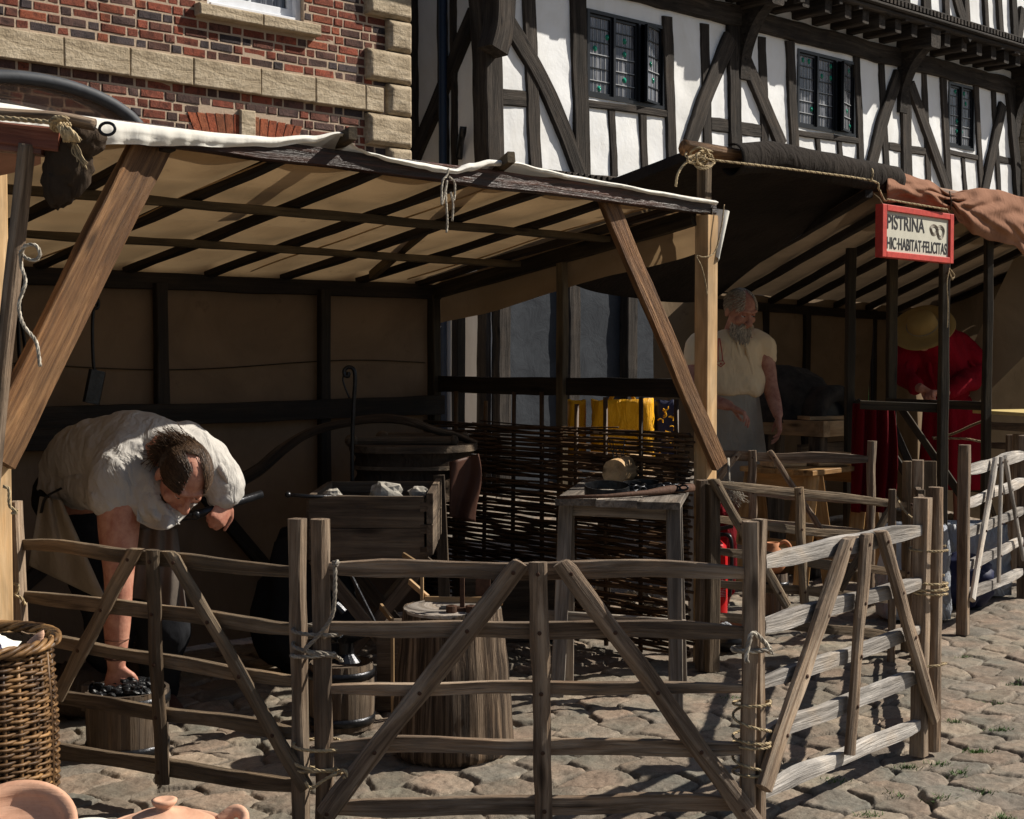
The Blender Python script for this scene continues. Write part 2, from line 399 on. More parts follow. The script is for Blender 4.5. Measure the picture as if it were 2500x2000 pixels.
def _stone(nt, g):
    n = noise(nt, g, 3.2, 7, .62, .8, (.6, .6, 3.)); f = noise(nt, g, 38, 4, .7)
    c = ramp(nt, n, [(.3, (.20, .155, .10)), (.45, (.37, .295, .20)), (.62, (.50, .415, .30))])
    return mix(nt, c, ramp(nt, f, [(.3, (.6, .6, .6)), (.55, (1, 1, 1))]), .7, 'MULTIPLY'), math_(nt, 'ADD', n, math_(nt, 'MULTIPLY', f, .4)), .8, .03
surf('sandstone', _stone)
def _brick(nt, g):
    c = attr(nt, 'col').outputs['Color']; n = noise(nt, g, 16, 5, .7, .4); f = noise(nt, g, 110, 3, .7)
    c = mix(nt, c, ramp(nt, noise(nt, g, .9, 5, .65, .8, (1, 1, .45)), [(.36, (.55, .52, .50)), (.58, (1.08, 1.05, 1.03))]), 1, 'MULTIPLY')
    c = mix(nt, c, ramp(nt, n, [(.32, (.28, .24, .26)), (.5, (1, 1, 1)), (.72, (1.35, 1.15, 1.05))]), .85, 'MULTIPLY')
    return mix(nt, c, ramp(nt, f, [(.35, (.6, .6, .6)), (.55, (1.1, 1.1, 1.1))]), .7, 'MULTIPLY'), math_(nt, 'ADD', n, f), .8, .012
surf('brick', _brick)
def _mortar(nt, g):
    n = noise(nt, g, 60, 4, .7); return mix(nt, (.50, .385, .285), (.36, .275, .20), n), n, .6, .01
surf('mortar', _mortar)
def _cob(nt, g):
    c = attr(nt, 'col').outputs['Color']; n = noise(nt, g, 11, 8, .68, .5); f = noise(nt, g, 130, 4, .75); q = noise(nt, g, 45, 5, .7)
    c = mix(nt, c, (.90, .85, .79), 1, 'MULTIPLY'); c = mix(nt, c, ramp(nt, n, [(.3, (.55, .53, .51)), (.5, (1, 1, 1)), (.7, (1.25, 1.2, 1.15))]), .9, 'MULTIPLY')
    c = mix(nt, c, ramp(nt, f, [(.3, (.5, .5, .5)), (.5, (1, 1, 1)), (.72, (1.35, 1.35, 1.35))]), .65, 'MULTIPLY')
    return c, math_(nt, 'ADD', math_(nt, 'MULTIPLY', q, 1.2), f), .55, .006
surf('cobble', _cob, .8)
def _glass():
    m, nt, b = newmat('window_glass'); g = N(nt, 'ShaderNodeTexCoord').outputs['Object']
    n = noise(nt, g, 2.5, 3, .5, .3, (9, 9, .7))
    nt.links.new(mix(nt, (.05, .053, .065), (.26, .265, .29), ramp(nt, n, [(.48, (0, 0, 0)), (.66, (1, 1, 1))])), b.inputs['Base Color'])
    b.inputs['Roughness'].default_value = .12; b.inputs['Specular IOR Level'].default_value = .5; bump(nt, b, noise(nt, g, 8, 2), .15, .02)
_glass()
def _tint():
    m, nt, b = newmat('tinted_glass'); b.inputs['Base Color'].default_value = (.52, .46, .42, 1); b.inputs['Transmission Weight'].default_value = .92
    b.inputs['Roughness'].default_value = .08; b.inputs['IOR'].default_value = 1.05
_tint()
# ================================================================ THE GROUND: worn setts, one sheet to the horizon
def hash2(a, b, k):
    x = np.sin(a * 127.1 + b * 311.7 + k * 74.7) * 43758.5453; return x - np.floor(x)
def vnoise(x, y, k=0):
    xi, yi = np.floor(x), np.floor(y); fx, fy = x - xi, y - yi; fx = fx * fx * (3 - 2 * fx); fy = fy * fy * (3 - 2 * fy)
    a = hash2(xi, yi, k); b = hash2(xi + 1, yi, k); c = hash2(xi, yi + 1, k); d = hash2(xi + 1, yi + 1, k)
    return a + (b - a) * fx + (c - a) * fy + (a - b - c + d) * fx * fy
def fbm(x, y, k=0, o=4):
    s = 0; a = .5
    for i in range(o): s = s + a * vnoise(x, y, k + i * 7); x = x * 2.03; y = y * 2.03; a *= .5
    return s
ANG = math.radians(40)
def setts(X, Y):
    """height and colour of the paving at X,Y"""
    wx = X + .030 * (fbm(X * 7, Y * 7, 3) - .5) + .008 * (fbm(X * 24, Y * 24, 13, 3) - .5) + .09 * (fbm(X * 1.3, Y * 1.3, 9) - .5); wy = Y + .030 * (fbm(X * 7, Y * 7, 5) - .5) + .008 * (fbm(X * 24, Y * 24, 15, 3) - .5) + .09 * (fbm(X * 1.3, Y * 1.3, 8) - .5)
    LU, LV = .205, .150
    u = (wx * math.cos(ANG) + wy * math.sin(ANG)) / LU; v = (-wx * math.sin(ANG) + wy * math.cos(ANG)) / LV
    j0 = np.floor(v); d1 = np.full(X.shape, 9.); d2 = d1.copy(); ca = np.zeros(X.shape); cb = ca.copy()
    pu = ca.copy(); pv = ca.copy()
    for dj in (-1, 0, 1):
        j = j0 + dj; sh = .5 * np.mod(j, 2) + .25 * hash2(j, j * 0, 4); i0 = np.floor(u - sh)
        for di in (-1, 0, 1):
            i = i0 + di; cu = i + sh + .5 + .34 * (hash2(i, j, 1) - .5); cv = j + .5 + .30 * (hash2(i, j, 2) - .5)
            du = (u - cu) * LU; dv = (v - cv) * LV
            d = (np.abs(du) ** 2.6 * .55 + np.abs(dv * 1.25) ** 2.6) ** (1 / 2.6) * (1 + .22 * (hash2(i, j, 6) - .5))
            new = d < d1; d2 = np.where(new, d1, np.minimum(d2, d)); d1 = np.where(new, d, d1)
            ca = np.where(new, i, ca); cb = np.where(new, j, cb); pu = np.where(new, du, pu); pv = np.where(new, dv, pv)
    e = (d2 - d1)                                  # 0 on the joint
    e = e + .006 * (fbm(X * 40, Y * 40, 11) - .5)
    e0 = .010 + .008 * hash2(ca, cb, 17)
    t = np.clip((e - e0 * .5) / .021, 0, 1); top = 1 - (1 - t) ** 2.8
    ha, hb, hc = hash2(ca, cb, 21), hash2(ca, cb, 22), hash2(ca, cb, 23)
    z = .024 * top - .024 + (ha - .5) * .012 + pu * (hb - .5) * .12 + pv * (hc - .5) * .15
    z = z + .014 * (fbm(X * 12, Y * 12, 31) - .5) * top + .007 * (fbm(X * 55, Y * 55, 33, 3) - .5)
    jl = 1 - top
    gravel = fbm(X * 62, Y * 62, 41, 2)
    z = z + .015 * jl * (fbm(X * 6, Y * 6, 43) * 1.7 + (gravel - .5) * .8)
    z = z + .035 * (fbm(X * .9, Y * .9, 51, 3) - .5)
    pal = np.array([(.240, .208, .172), (.225, .198, .166), (.245, .202, .164), (.205, .188, .164), (.270, .236, .192), (.215, .182, .150)])
    idx = (hash2(ca, cb, 61) * 6).astype(int) % 6; col = pal[idx] * (.86 + .28 * hash2(ca, cb, 62))[..., None]
    patch = (fbm(X * 8, Y * 8, 71) - .5)[..., None]; col = col * (1 + patch * np.array([.7, .4, .3]))
    crud = np.array((.335, .295, .245)) * (.55 + .9 * gravel)[..., None]
    dark = np.clip(fbm(X * 5, Y * 5, 73) * 2.4 - .8, 0, 1)[..., None]; crud = crud * (.35 + .65 * dark)
    k = np.clip(jl * 1.5 - .35, 0, 1)[..., None]
    return z, col * (1 - k) + crud * k
def ground():
    uu = np.concatenate([np.linspace(-1.6, -.44, 30)[:-1], np.linspace(-.44, .44, 760), np.linspace(.44, 1.6, 30)[1:]])
    yy = [.4]
    while yy[-1] < 3.0: yy.append(yy[-1] + .05)
    while yy[-1] < 7.5: yy.append(yy[-1] * 1.0015)
    while yy[-1] < 12: yy.append(yy[-1] * 1.003)
    while yy[-1] < 30: yy.append(yy[-1] * 1.02)
    yy += [40, 70, 150, 400, 1200]
    yy = np.array([-600., -100, -20, -5, 0] + yy)
    U, Yg = np.meshgrid(uu, yy); X = U * np.maximum(np.abs(Yg), 2.5); Z = np.zeros(X.shape); C = np.zeros(X.shape + (3,))
    z, c = setts(X, Yg); Z[:] = z; C[:] = c
    far = np.abs(Yg) > 35; Z[far] = 0
    nr, nc = X.shape; co = np.stack([X, Yg, Z], -1).reshape(-1, 3).astype(np.float32)
    a = (np.arange(nr - 1)[:, None] * nc + np.arange(nc - 1)[None, :]).ravel()
    F = np.stack([a, a + 1, a + nc + 1, a + nc], 1)
    me = bpy.data.meshes.new('ground'); me.vertices.add(len(co)); me.vertices.foreach_set('co', co.ravel())
    me.loops.add(F.size); me.loops.foreach_set('vertex_index', F.ravel().astype(np.int32)); me.polygons.add(len(F))
    me.polygons.foreach_set('loop_start', np.arange(0, F.size, 4, dtype=np.int32)); me.polygons.foreach_set('loop_total', np.full(len(F), 4, dtype=np.int32))
    at = me.attributes.new('col', 'FLOAT_COLOR', 'POINT'); at.data.foreach_set('color', np.concatenate([C.reshape(-1, 3), np.ones((len(co), 1))], 1).astype(np.float32).ravel())
    me.polygons.foreach_set('use_smooth', np.ones(len(F), dtype=bool)); me.update(); me.validate()
    me.materials.append(M['cobble']); o = bpy.data.objects.new('ground', me); COL.objects.link(o); tag(o, kind='structure')
ground()
def gz(x, y):
    z, _ = setts(np.array([float(x)]), np.array([float(y)])); return float(z[0])
m = MB()
tufts = [(2290, 1862, 30), (2215, 1868, 26), (2345, 1885, 26), (2440, 1780, 24), (2330, 1760, 22), (2260, 1720, 14), (2480, 1660, 20), (2290, 1950, 22), (2400, 1930, 20), (2385, 1830, 46), (2430, 1712, 18), (2040, 1905, 14), (2450, 1990, 24), (1800, 1932, 12), (2120, 1990, 18), (1790, 1700, 10), (2360, 1600, 16), (2240, 1585, 14), (2190, 1940, 14)]
for x, y, n in tufts:
    c = G(x, y)
    for k in range(n * 3):
        p = c + V((R.gauss(0, .022), R.gauss(0, .012), 0)); p.z = gz(p.x, p.y) - .003; h = R.uniform(.006, .018); d = V((R.gauss(0, .010), R.gauss(0, .010), h)); s = V((R.uniform(-1, 1), R.uniform(-1, 1), 0)).normalized() * .0022
        m.add([p - s, p + s, p + d * .6 + s * .7, p + d], [(0, 1, 2), (0, 2, 3)])
o = m.build('grass', M['grass']); tag(o, kind='stuff')

# ================================================================ BRICK BUILDING
BC = V((-.94, 13.05)); BD = V((-.734, -.679)).normalized(); BN = V((.679, -.734)).normalized()
def bp(s, z, off=0):
    q = BC + BD * s + BN * off; return V((q.x, q.y, z))
def uvof(p):
    q = V((p.x, p.y)) - BC; return q.dot(BD), p.z
brick_house = thing('brick_building', 'red and dark brick house with sandstone quoins and a stone string course', 'building', bp(2.5, 0))
def wallbox(m, s0, s1, z0, z1, o0, o1, jit=0, col=None, bev=0, pf=bp):
    """block on a facade between s0..s1, z0..z1, depth o0..o1; front face bevelled"""
    j = lambda: R.uniform(-jit, jit)
    b = bev
    f = [pf(s0 + b + j(), z0 + b + j(), o1 + j()), pf(s1 - b + j(), z0 + b + j(), o1 + j()), pf(s1 - b + j(), z1 - b + j(), o1 + j()), pf(s0 + b + j(), z1 - b + j(), o1 + j())]
    g = [pf(s0, z0, o1 - b), pf(s1, z0, o1 - b), pf(s1, z1, o1 - b), pf(s0, z1, o1 - b)] if b else []
    k = [pf(s0, z0, o0), pf(s1, z0, o0), pf(s1, z1, o0), pf(s0, z1, o0)]
    vs = f + g + k; fs = [(0, 1, 2, 3)]; n = 0
    for lay in range(2 if b else 1):
        for q in range(4):
            q2 = (q + 1) % 4; fs.append((4 * lay + q, 4 * lay + 4 + q, 4 * lay + 4 + q2, 4 * lay + q2))
    m.add(vs, fs, None, R.random(), col)
hole = [(1.14, 2.08, 4.17, 6), (1.05, 2.18, 4.07, 4.17), (-.6, .05, 0, 9), (1.28, 2.16, 3.12, 3.34), (1.35, 2.1, 1.2, 3.12)]
m = MB()
BW = 7.5
row = 0; z = .0
cols = [(.25, .070, .042), (.19, .058, .036), (.28, .085, .046), (.11, .058, .048), (.065, .052, .056), (.21, .064, .040), (.16, .066, .048), (.09, .056, .050)]
while z < 5.9:
    s = -.06 - (.16 if row % 2 else 0) - R.uniform(0, .02); k = row % 2; z1 = z + .0625
    if not (3.5 < z < 3.73):
        while s < BW:
            L = (.215 if k % 2 == 0 else .1025) * R.uniform(.96, 1.04); k += 1
            a, b = s, s + L - .0145; s += L
            segs = [(a, b)]
            for (h0, h1, g0, g1) in hole:
                if z1 > g0 + .01 and z < g1 - .01:
                    ns = []
                    for (p, q) in segs:
                        if q <= h0 or p >= h1: ns.append((p, q)); continue
                        if p < h0 - .03: ns.append((p, h0 - .005))
                        if q > h1 + .03: ns.append((h1 + .005, q))
                    segs = ns
            low = z < 3.5
            c = R.choice(cols[3:] if (low and R.random() < .55) else cols); f = R.uniform(.75, 1.2); c = (c[0] * f, c[1] * f, c[2] * f, 1)
            for p, q in segs: wallbox(m, p, q, z, z1, -.03, R.uniform(-.002, .004), .0034, c, .006)
    z += .0765; row += 1
m.build('brickwork', M['brick'], brick_house)
m = MB()   # mortar bed, left open at the windows
for (a, b, c, d) in [(0.03, 1.14, 0, 6), (2.08, BW, 0, 6), (1.14, 2.08, 3.12, 4.17), (1.14, 1.35, 0, 3.12), (1.35, 2.08, 0, 1.2)]: wallbox(m, a, b, c, d, -.3, -.004)
wallbox(m, .012, .03, 0, 6, -5, -.02)
m.build('wall', M['mortar'], brick_house)
s = -.02; k = 0
while s < BW:
    L = R.uniform(.52, .66); m = MB(); wallbox(m, max(s, .32), s + L - .006, 3.505, 3.725, -.02, .05 + R.uniform(-.003, .003), .004, None, .008)
    if s + L > .4: m.build('string_course_block', M['sandstone'], brick_house, bevel=.004)
    s += L
for i in range(-9, 10):
    z0 = 3.21 + .285 * i; big = i % 2 == 0
    if z0 < 0: continue
    m = MB(); wd = .50 if big else .27
    wallbox(m, .0, wd + .0, z0 + .004, z0 + .281, -.25, .075, .006, None, .034)
    m.build('quoin', M['sandstone'], brick_house, bevel=.012)
for a, b in ((1.02, 1.60), (1.606, 2.20)):
    m = MB(); wallbox(m, a, b, 4.07, 4.168, -.12, .09, .004, None, .010); m.build('window_sill', M['sandstone'], brick_house, bevel=.004)
# flat arch with keystone
for side in (-1, 1):
    m = MB()
    for k in range(6):
        a = 1.72 + side * (.085 + k * .072); sl = side * k * .016
        vs = []
        for (ds, zz) in ((-.033, 3.12), (.033, 3.12), (.036, 3.325 - k * .006), (-.036, 3.325 - k * .006)):
            t = (zz - 3.12) / .2; vs.append(bp(a + ds + sl * t, zz, .006)); 
        vs += [v - V((BN.x, BN.y, 0)) * .05 for v in vs]
        m.add(vs, [(0, 1, 2, 3), (0, 4, 5, 1), (1, 5, 6, 2), (2, 6, 7, 3), (3, 7, 4, 0)], None, .5, (.36 * R.uniform(.75, 1.1), .105, .05, 1))
    m.build('arch_bricks', M['brick'], brick_house)
m = MB(); wallbox(m, 1.645, 1.795, 3.12, 3.37, -.02, .03, .003, None, .01); m.build('keystone', M['sandstone'], brick_house)
def sash(parent, s0, s1, z0, z1, pf, rev):
    w = MB(); t = .055
    def bar(a, b, c, d, o0, o1): wallbox(w, a, b, c, d, o0, o1, 0, None, .004, pf)
    bar(s0, s0 + t, z0, z1, -rev - .08, -rev + .05); bar(s1 - t, s1, z0, z1, -rev - .08, -rev + .05); bar(s0 + t, s1 - t, z0, z0 + .05, -rev - .08, -rev + .06)
    bar(s0 + t, s1 - t, z0 + .05, z0 + .13, -rev - .05, -rev + .0); bar(s0 + t, s0 + t + .045, z0 + .13, z1, -rev - .05, -rev); bar(s1 - t - .045, s1 - t, z0 + .13, z1, -rev - .05, -rev)
    mid = (s0 + s1) / 2; bar(mid - .012, mid + .012, z0 + .13, z1, -rev - .045, -rev - .01)
    for k in range(1, 4): bar(s0 + t + .045, s1 - t - .045, z0 + .13 + k * .42, z0 + .155 + k * .42, -rev - .045, -rev - .012)
    f = w.build('window', M['white_paint'], parent)
    g = MB(); wallbox(g, s0 + t, s1 - t, z0 + .1, z1, -rev - .034, -rev - .03, pf=pf); g.build('pane', M['window_glass'], f)
    c = MB()
    for (a, b) in ((s0 + .1, s0 + .40), (s1 - .42, s1 - .1)):
        def cf(u, v): return pf(lerp(a, b, u) + .015 * math.sin(v * 3), lerp(z0 + .1, z1, v), -rev - .12 + .02 * math.sin(u * 34 + v))
        sheet(c, cf, 40, 4)
    c.build('curtain', M['plaster'], f, smooth=True)
sash(brick_house, 1.14, 2.08, 4.17, 5.9, bp, .1)
m = MB(); wallbox(m, 1.35, 2.1, 1.2, 3.12, -.14, -.12); m.build('lower_window', M['window_glass'], brick_house)

# ================================================================ TIMBER-FRAMED HOUSE
TA = V((-.196, 13.63)); TD = V((.734, .679)).normalized(); TN = V((.679, -.734)).normalized()
def tp(s, z, off=0):
    q = TA + TD * s + TN * off; return V((q.x, q.y, z))
def tsz(x, y, off=0):
    p = PL(x, y, TA, TD, off); q = V((p.x, p.y)) - TA; return q.dot(TD), p.z
house = thing('timber_framed_house', 'black and white timber-framed house with a jettied upper storey and leaded casements', 'building', tp(5, 0))
def tbeam(name, pts, wpx, off=.03, t=.10, mat='oak', pw=None):
    """timber lying on the facade; pts in photo px, wpx face width in px"""
    P3 = []
    for (x, y) in pts:
        s, z = tsz(x, y, off); P3.append(tp(s, z, off - t / 2))
    s0, z0 = tsz(pts[0][0], pts[0][1], off)
    d = V((pts[-1][0] - pts[0][0], pts[-1][1] - pts[0][1])).normalized(); nrm = V((-d.y, d.x)) * wpx / 2
    a = PL(pts[0][0] + nrm.x, pts[0][1] + nrm.y, TA, TD, off); b = PL(pts[0][0] - nrm.x, pts[0][1] - nrm.y, TA, TD, off)
    ax = (P3[-1] - P3[0]).normalized(); wv = (a - b); wv = wv - ax * wv.dot(ax); wd = wv.length
    m = MB()
    if len(P3) == 2: beam(m, P3[0], P3[1], wd, t, up=wv, rough=.006, ch=.12)
    else:
        path = spath(P3, 8); vs = []; gs = []; fs = []; nn = V((TN.x, TN.y, 0)); k0 = R.uniform(0, 50); s = 0
        for i, p in enumerate(path):
            x = (path[min(i + 1, len(path) - 1)] - path[max(i - 1, 0)]).normalized(); v = nn.cross(x)
            if i: s += (p - path[i - 1]).length
            e = 1 + .13 * mn.noise((s * 3, k0, 0)); e2 = 1 + .13 * mn.noise((s * 3, k0 + 9, 0))
            for (a, d) in ((-e, -1), (-e, .85), (-e * .9, 1), (e2 * .9, 1), (e2, .85), (e2, -1)):
                vs.append(p + v * a * wd / 2 + nn * d * t / 2); gs.append((s + k0, a * wd / 2 + k0, d * t / 2))
            if i:
                for q in range(6): q2 = (q + 1) % 6; fs.append((6 * i - 6 + q, 6 * i - 6 + q2, 6 * i + q2, 6 * i + q))
        fs.append((0, 1, 2, 3, 4, 5)[::-1]); n = 6 * len(path) - 6; fs.append(tuple(n + q for q in range(6)))
        m.add(vs, fs, gs, R.random())
    return m.build(name, M[mat], house)
# plaster infill with gaps for the windows
PL0 = tsz(1642, 46)[1]
wins = [((1432, 26), (1622, 60), (1436, 240), (1628, 266), 3), ((1946, 122), (2088, 150), (1954, 314), (2092, 334), 3), ((2315, 198), (2379, 215), (2320, 357), (2383, 373), 2)]
ZT, ZS = 5.02, 3.95
wr = []
for (a, b, c, d, n) in wins:
    s0 = tsz(*a)[0]; s1 = tsz(*b)[0]; zt = (tsz(*a)[1] + tsz(*b)[1]) / 2; zb = (tsz(*c)[1] + tsz(*d)[1]) / 2; wr.append((s0, s1, zb, zt, n))
m = MB(); SE = tsz(2487, 300)[0]
def plast(m, s0, s1, z0, z1, off=0, pf=tp):
    def fn(u, v):
        s, z = lerp(s0, s1, u), lerp(z0, z1, v); return pf(s, z, off + .012 * mn.noise((s * 3, z * 3, 5)) + .006 * mn.noise((s * 11, z * 11, 5)))
    nu, nv = max(1, int((s1 - s0) / .06)), max(1, int((z1 - z0) / .06)); vs = []; fs = []
    for i in range(nu + 1):
        for j in range(nv + 1): vs.append(fn(i / nu, j / nv))
    for i in range(nu):
        for j in range(nv): a = i * (nv + 1) + j; fs.append((a, a + nv + 1, a + nv + 2, a + 1))
    m.add(vs, fs)
e = 0
prev = .0
for (s0, s1, zb, zt, n) in wr:
    plast(m, prev, s0, 3.0, 5.35); plast(m, s0, s1, 3.0, zb); plast(m, s0, s1, zt, 5.35); prev = s1
plast(m, prev, SE, 3.0, 5.35)
m.build('plaster_infill', M['plaster'], house, smooth=True)
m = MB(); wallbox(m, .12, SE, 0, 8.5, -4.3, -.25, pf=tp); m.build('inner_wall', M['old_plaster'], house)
# main posts and studs
def stud(name, xt, yt, xb, yb, w, **k): tbeam(name, [(xt, yt), (xb, yb)], w, **k)
tbeam('corner_post', [(1196, -60), (1206, 120), (1214, 420)], 42, .05, .2)
stud('stud', 1292, -60, 1311, 425, 31); stud('post', 1412, -60, 1426, 435, 38); stud('post', 1632, 40, 1645, 425, 24)
stud('stud', 1722, 58, 1731, 380, 22, off=.02); stud('post', 1793, 60, 1800, 380, 29, off=.04); stud('stud', 1862, 90, 1870, 375, 20, off=.02)
stud('post', 1931, 100, 1944, 400, 21); stud('post', 2094, 135, 2106, 430, 15); stud('stud', 2153, 140, 2168, 450, 15, off=.02)
stud('post', 2212, 150, 2218, 450, 23, off=.04); stud('stud', 2257, 165, 2270, 460, 13, off=.02); stud('post', 2304, 175, 2320, 480, 14)
stud('post', 2384, 195, 2399, 470, 12); stud('stud', 2426, 205, 2441, 475, 11, off=.02); stud('corner_post', 2470, 215, 2492, 490, 16, off=.06)
for x, y0, y1, w_ in ((1498, 262, 430, 18), (1573, 270, 437, 18), (1999, 330, 400, 12), (2053, 340, 410, 12), (2355, 385, 470, 10)): stud('stud', x - 2, y0, x + 4, y1, w_, off=.02)
tbeam('sill_rail', [(1434, 252), (1632, 278)], 18); tbeam('sill_rail', [(1950, 324), (2096, 345)], 15); tbeam('sill_rail', [(2318, 370), (2388, 386)], 12)
tbeam('rail', [(1222, 236), (1294, 242)], 42, off=.018); tbeam('rail', [(1738, 303), (1860, 320)], 34, off=.018); tbeam('rail', [(2172, 356), (2260, 371)], 20, off=.018); tbeam('rail', [(2440, 388), (2478, 396)], 18, off=.018)
tbeam('brace', [(1243, 50), (1318, 180), (1374, 300), (1425, 440)], 34, .045)
tbeam('brace', [(1788, 90), (1734, 218), (1688, 350)], 32, .05); tbeam('brace', [(1820, 135), (1864, 240), (1912, 355)], 27, .05)
tbeam('brace', [(2198, 180), (2158, 300), (2122, 440)], 24, .05); tbeam('brace', [(2226, 205), (2270, 328), (2322, 478)], 19, .05); tbeam('brace', [(2452, 255), (2430, 355), (2404, 480)], 18, .05)
m = MB(); beam(m, tp(-.1, 5.135, .0), tp(SE, 5.135, .0), .23, .12, rough=.01); m.build('wall_plate', M['oak'], house)
m = MB(); beam(m, tp(-.1, 5.32, -.05), tp(SE, 5.32, -.05), .1, .08, rough=.0); m.build('soffit_board', M['plaster'], house)
tbeam('corner_bracket', [(1240, -60), (1236, 60), (1222, 122)], 46, .24, .2)
ls = tsz(1340, 438)[0]
m = MB(); beam(m, tp(0, 3.09, .03), tp(SE, 3.09, .03), .14, .2, rough=.006)
for k in range(120): wallbox(m, .1 + k * .085, .14 + k * .085, 3.10, 3.15, .13, .155, pf=tp)
m.build('bressummer', M['oak'], house)
# jetty joists, fascia moulding, brackets
jx = [(1912, 19), (1967, 29), (2021, 41), (2070, 55), (2113, 66), (2153, 76), (2192, 87), (2231, 94), (2312, 112), (2353, 124), (2390, 133), (2425, 143), (2456, 151), (2484, 160)]
js = [tsz(x, y, .46)[0] for x, y in jx]
d0 = (js[7] - js[0]) / 7; s = js[0] - d0
while s > -.1: js.append(s); s -= d0
for s in js:
    m = MB(); beam(m, tp(s, 5.36, -.1), tp(s, 5.36, .465), .17, .13, rough=.006); m.build('joist', M['oak'], house)
bs = tsz(2263, 110, .3)[0]
for sx in (tsz(1812, 60)[0], bs - .12, tsz(2478, 215)[0]):
    m = MB(); beam(m, tp(sx, 5.33, -.1), tp(sx, 5.33, .50), .25, .22, rough=.006)
    path = [tp(sx, 4.45, .05), tp(sx, 4.75, .08), tp(sx, 5.05, .22), tp(sx, 5.25, .42)]
    vs = []; fs = []; hw = .085; dv = V((TD.x, TD.y, 0)) * hw
    for i, p in enumerate(spath(path, 5)):
        q = V((TA.x, TA.y, 0)) + V((TD.x, TD.y, 0)) * sx; q.z = p.z; vs += [p - dv, p + dv, q + dv, q - dv]
        if i: b = 4 * i; fs += [(b - 4, b - 3, b + 1, b), (b - 3, b - 2, b + 2, b + 1), (b - 2, b - 1, b + 3, b + 2), (b - 1, b - 4, b, b + 3)]
    fs += [(3, 2, 1, 0)]; m.add(vs, fs, None, .1); m.build('bracket', M['oak'], house)
m = MB()
beam(m, tp(-.35, 5.47, .495), tp(SE + .3, 5.47, .495), .055, .10, ch=.3); beam(m, tp(-.35, 5.523, .51), tp(SE + .3, 5.523, .51), .045, .15, ch=.35); beam(m, tp(-.35, 5.60, .49), tp(SE + .3, 5.60, .49), .11, .09, ch=.1)
for k in range(150):
    s = -.3 + k * .082
    if s < SE + .2: wallbox(m, s, s + .048, 5.565, 5.63, .53, .565, pf=tp)
m.build('fascia_moulding', M['oak'], house)
m = MB(); wallbox(m, -.35, SE + .3, 5.44, 5.66, -.02, .445, pf=tp); m.build('jetty_floor', M['oak'], house)
m = MB(); plast(m, -.35, SE + .3, 5.655, 8.0, .49); m.build('upper_plaster', M['plaster'], house, smooth=True)
for pts, w_ in (([(2052, -30), (2054, 10)], 9), ([(2098, -30), (2103, 22)], 11), ([(2170, -60), (2160, 30)], 30), ([(2213, -60), (2219, 52)], 16), ([(2262, -60), (2268, 66)], 20), ([(2309, -60), (2316, 80)], 14), ([(2330, -40), (2352, 40), (2374, 95)], 18), ([(2360, -60), (2366, 85)], 13), ([(2404, -60), (2414, 105)], 11), ([(2438, -60), (2450, 120)], 12), ([(2474, -60), (2484, 130)], 14), ([(2500, 20), (2492, 80), (2484, 130)], 15), ([(1955, -60), (1960, 5)], 14)):
    tbeam('stud' if len(pts) == 2 else 'brace', pts, w_, .53)
# leaded casements
def casement(par, s0, s1, z0, z1, ang, rows=6, cn=5):
    """a casement hinged at s1, opened by ang"""
    ca, sa = math.cos(ang), math.sin(ang)
    def pf(s, z, off): ds = s1 - s; return tp(s1 - ds * ca, z, -.03 + ds * sa + off)
    f = MB(); t = .024
    for (a, b, c, d) in ((s0, s0 + t, z0, z1), (s1 - t, s1, z0, z1), (s0 + t, s1 - t, z0, z0 + t), (s0 + t, s1 - t, z1 - t, z1)): wallbox(f, a, b, c, d, -.02, .02, pf=pf)
    for k in range(1, rows): z = lerp(z0, z1, k / rows); wallbox(f, s0 + t, s1 - t, z - .005, z + .005, .004, .013, pf=pf)
    fo = f.build('casement', M['window_black'], par)
    g = MB(); wallbox(g, s0 + t, s1 - t, z0 + t, z1 - t, -.006, 0, pf=pf); g.build('pane', M['window_glass'], fo)
    l = MB()
    for k in range(1, cn):
        s = lerp(s0 + t, s1 - t, k / cn)
        for r in range(rows):
            a, b = lerp(z0, z1, r / rows) + .006, lerp(z0, z1, (r + 1) / rows) - .006; jj = R.uniform(-.005, .005)
            if R.random() < .9: wallbox(l, s - .0025 + jj, s + .0025 + jj, max(a, z0 + t), min(b, z1 - t), .001, .004, pf=pf)
    for k in range(1, rows):
        if k < rows * .6 and R.random() < .8: z = lerp(z0, z1, k / rows) + .006; wallbox(l, s0 + t, s1 - t, z, z + .006, .002, .010, pf=pf)
    l.build('lead_cames', M['lead'], fo)
    for k in range(3):
        r_ = MB(); c = R.randrange(cn); s = lerp(s0 + t, s1 - t, (c + .5) / cn); z = lerp(z0, z1, (R.randrange(rows) + .5) / rows); n = pf(0, 0, 1) - pf(0, 0, 0); u = (pf(1, 0, 0) - pf(0, 0, 0)).normalized()
        lathe(r_, pf(s, z, .002), [(.030, 0), (.029, .004), (.016, .006), (.014, .012), (.004, .014), (0, .013)], 14, (u, V((0, 0, 1)), n))
        r_.build('bullseye_glass', M['green_glass'], fo, smooth=True)
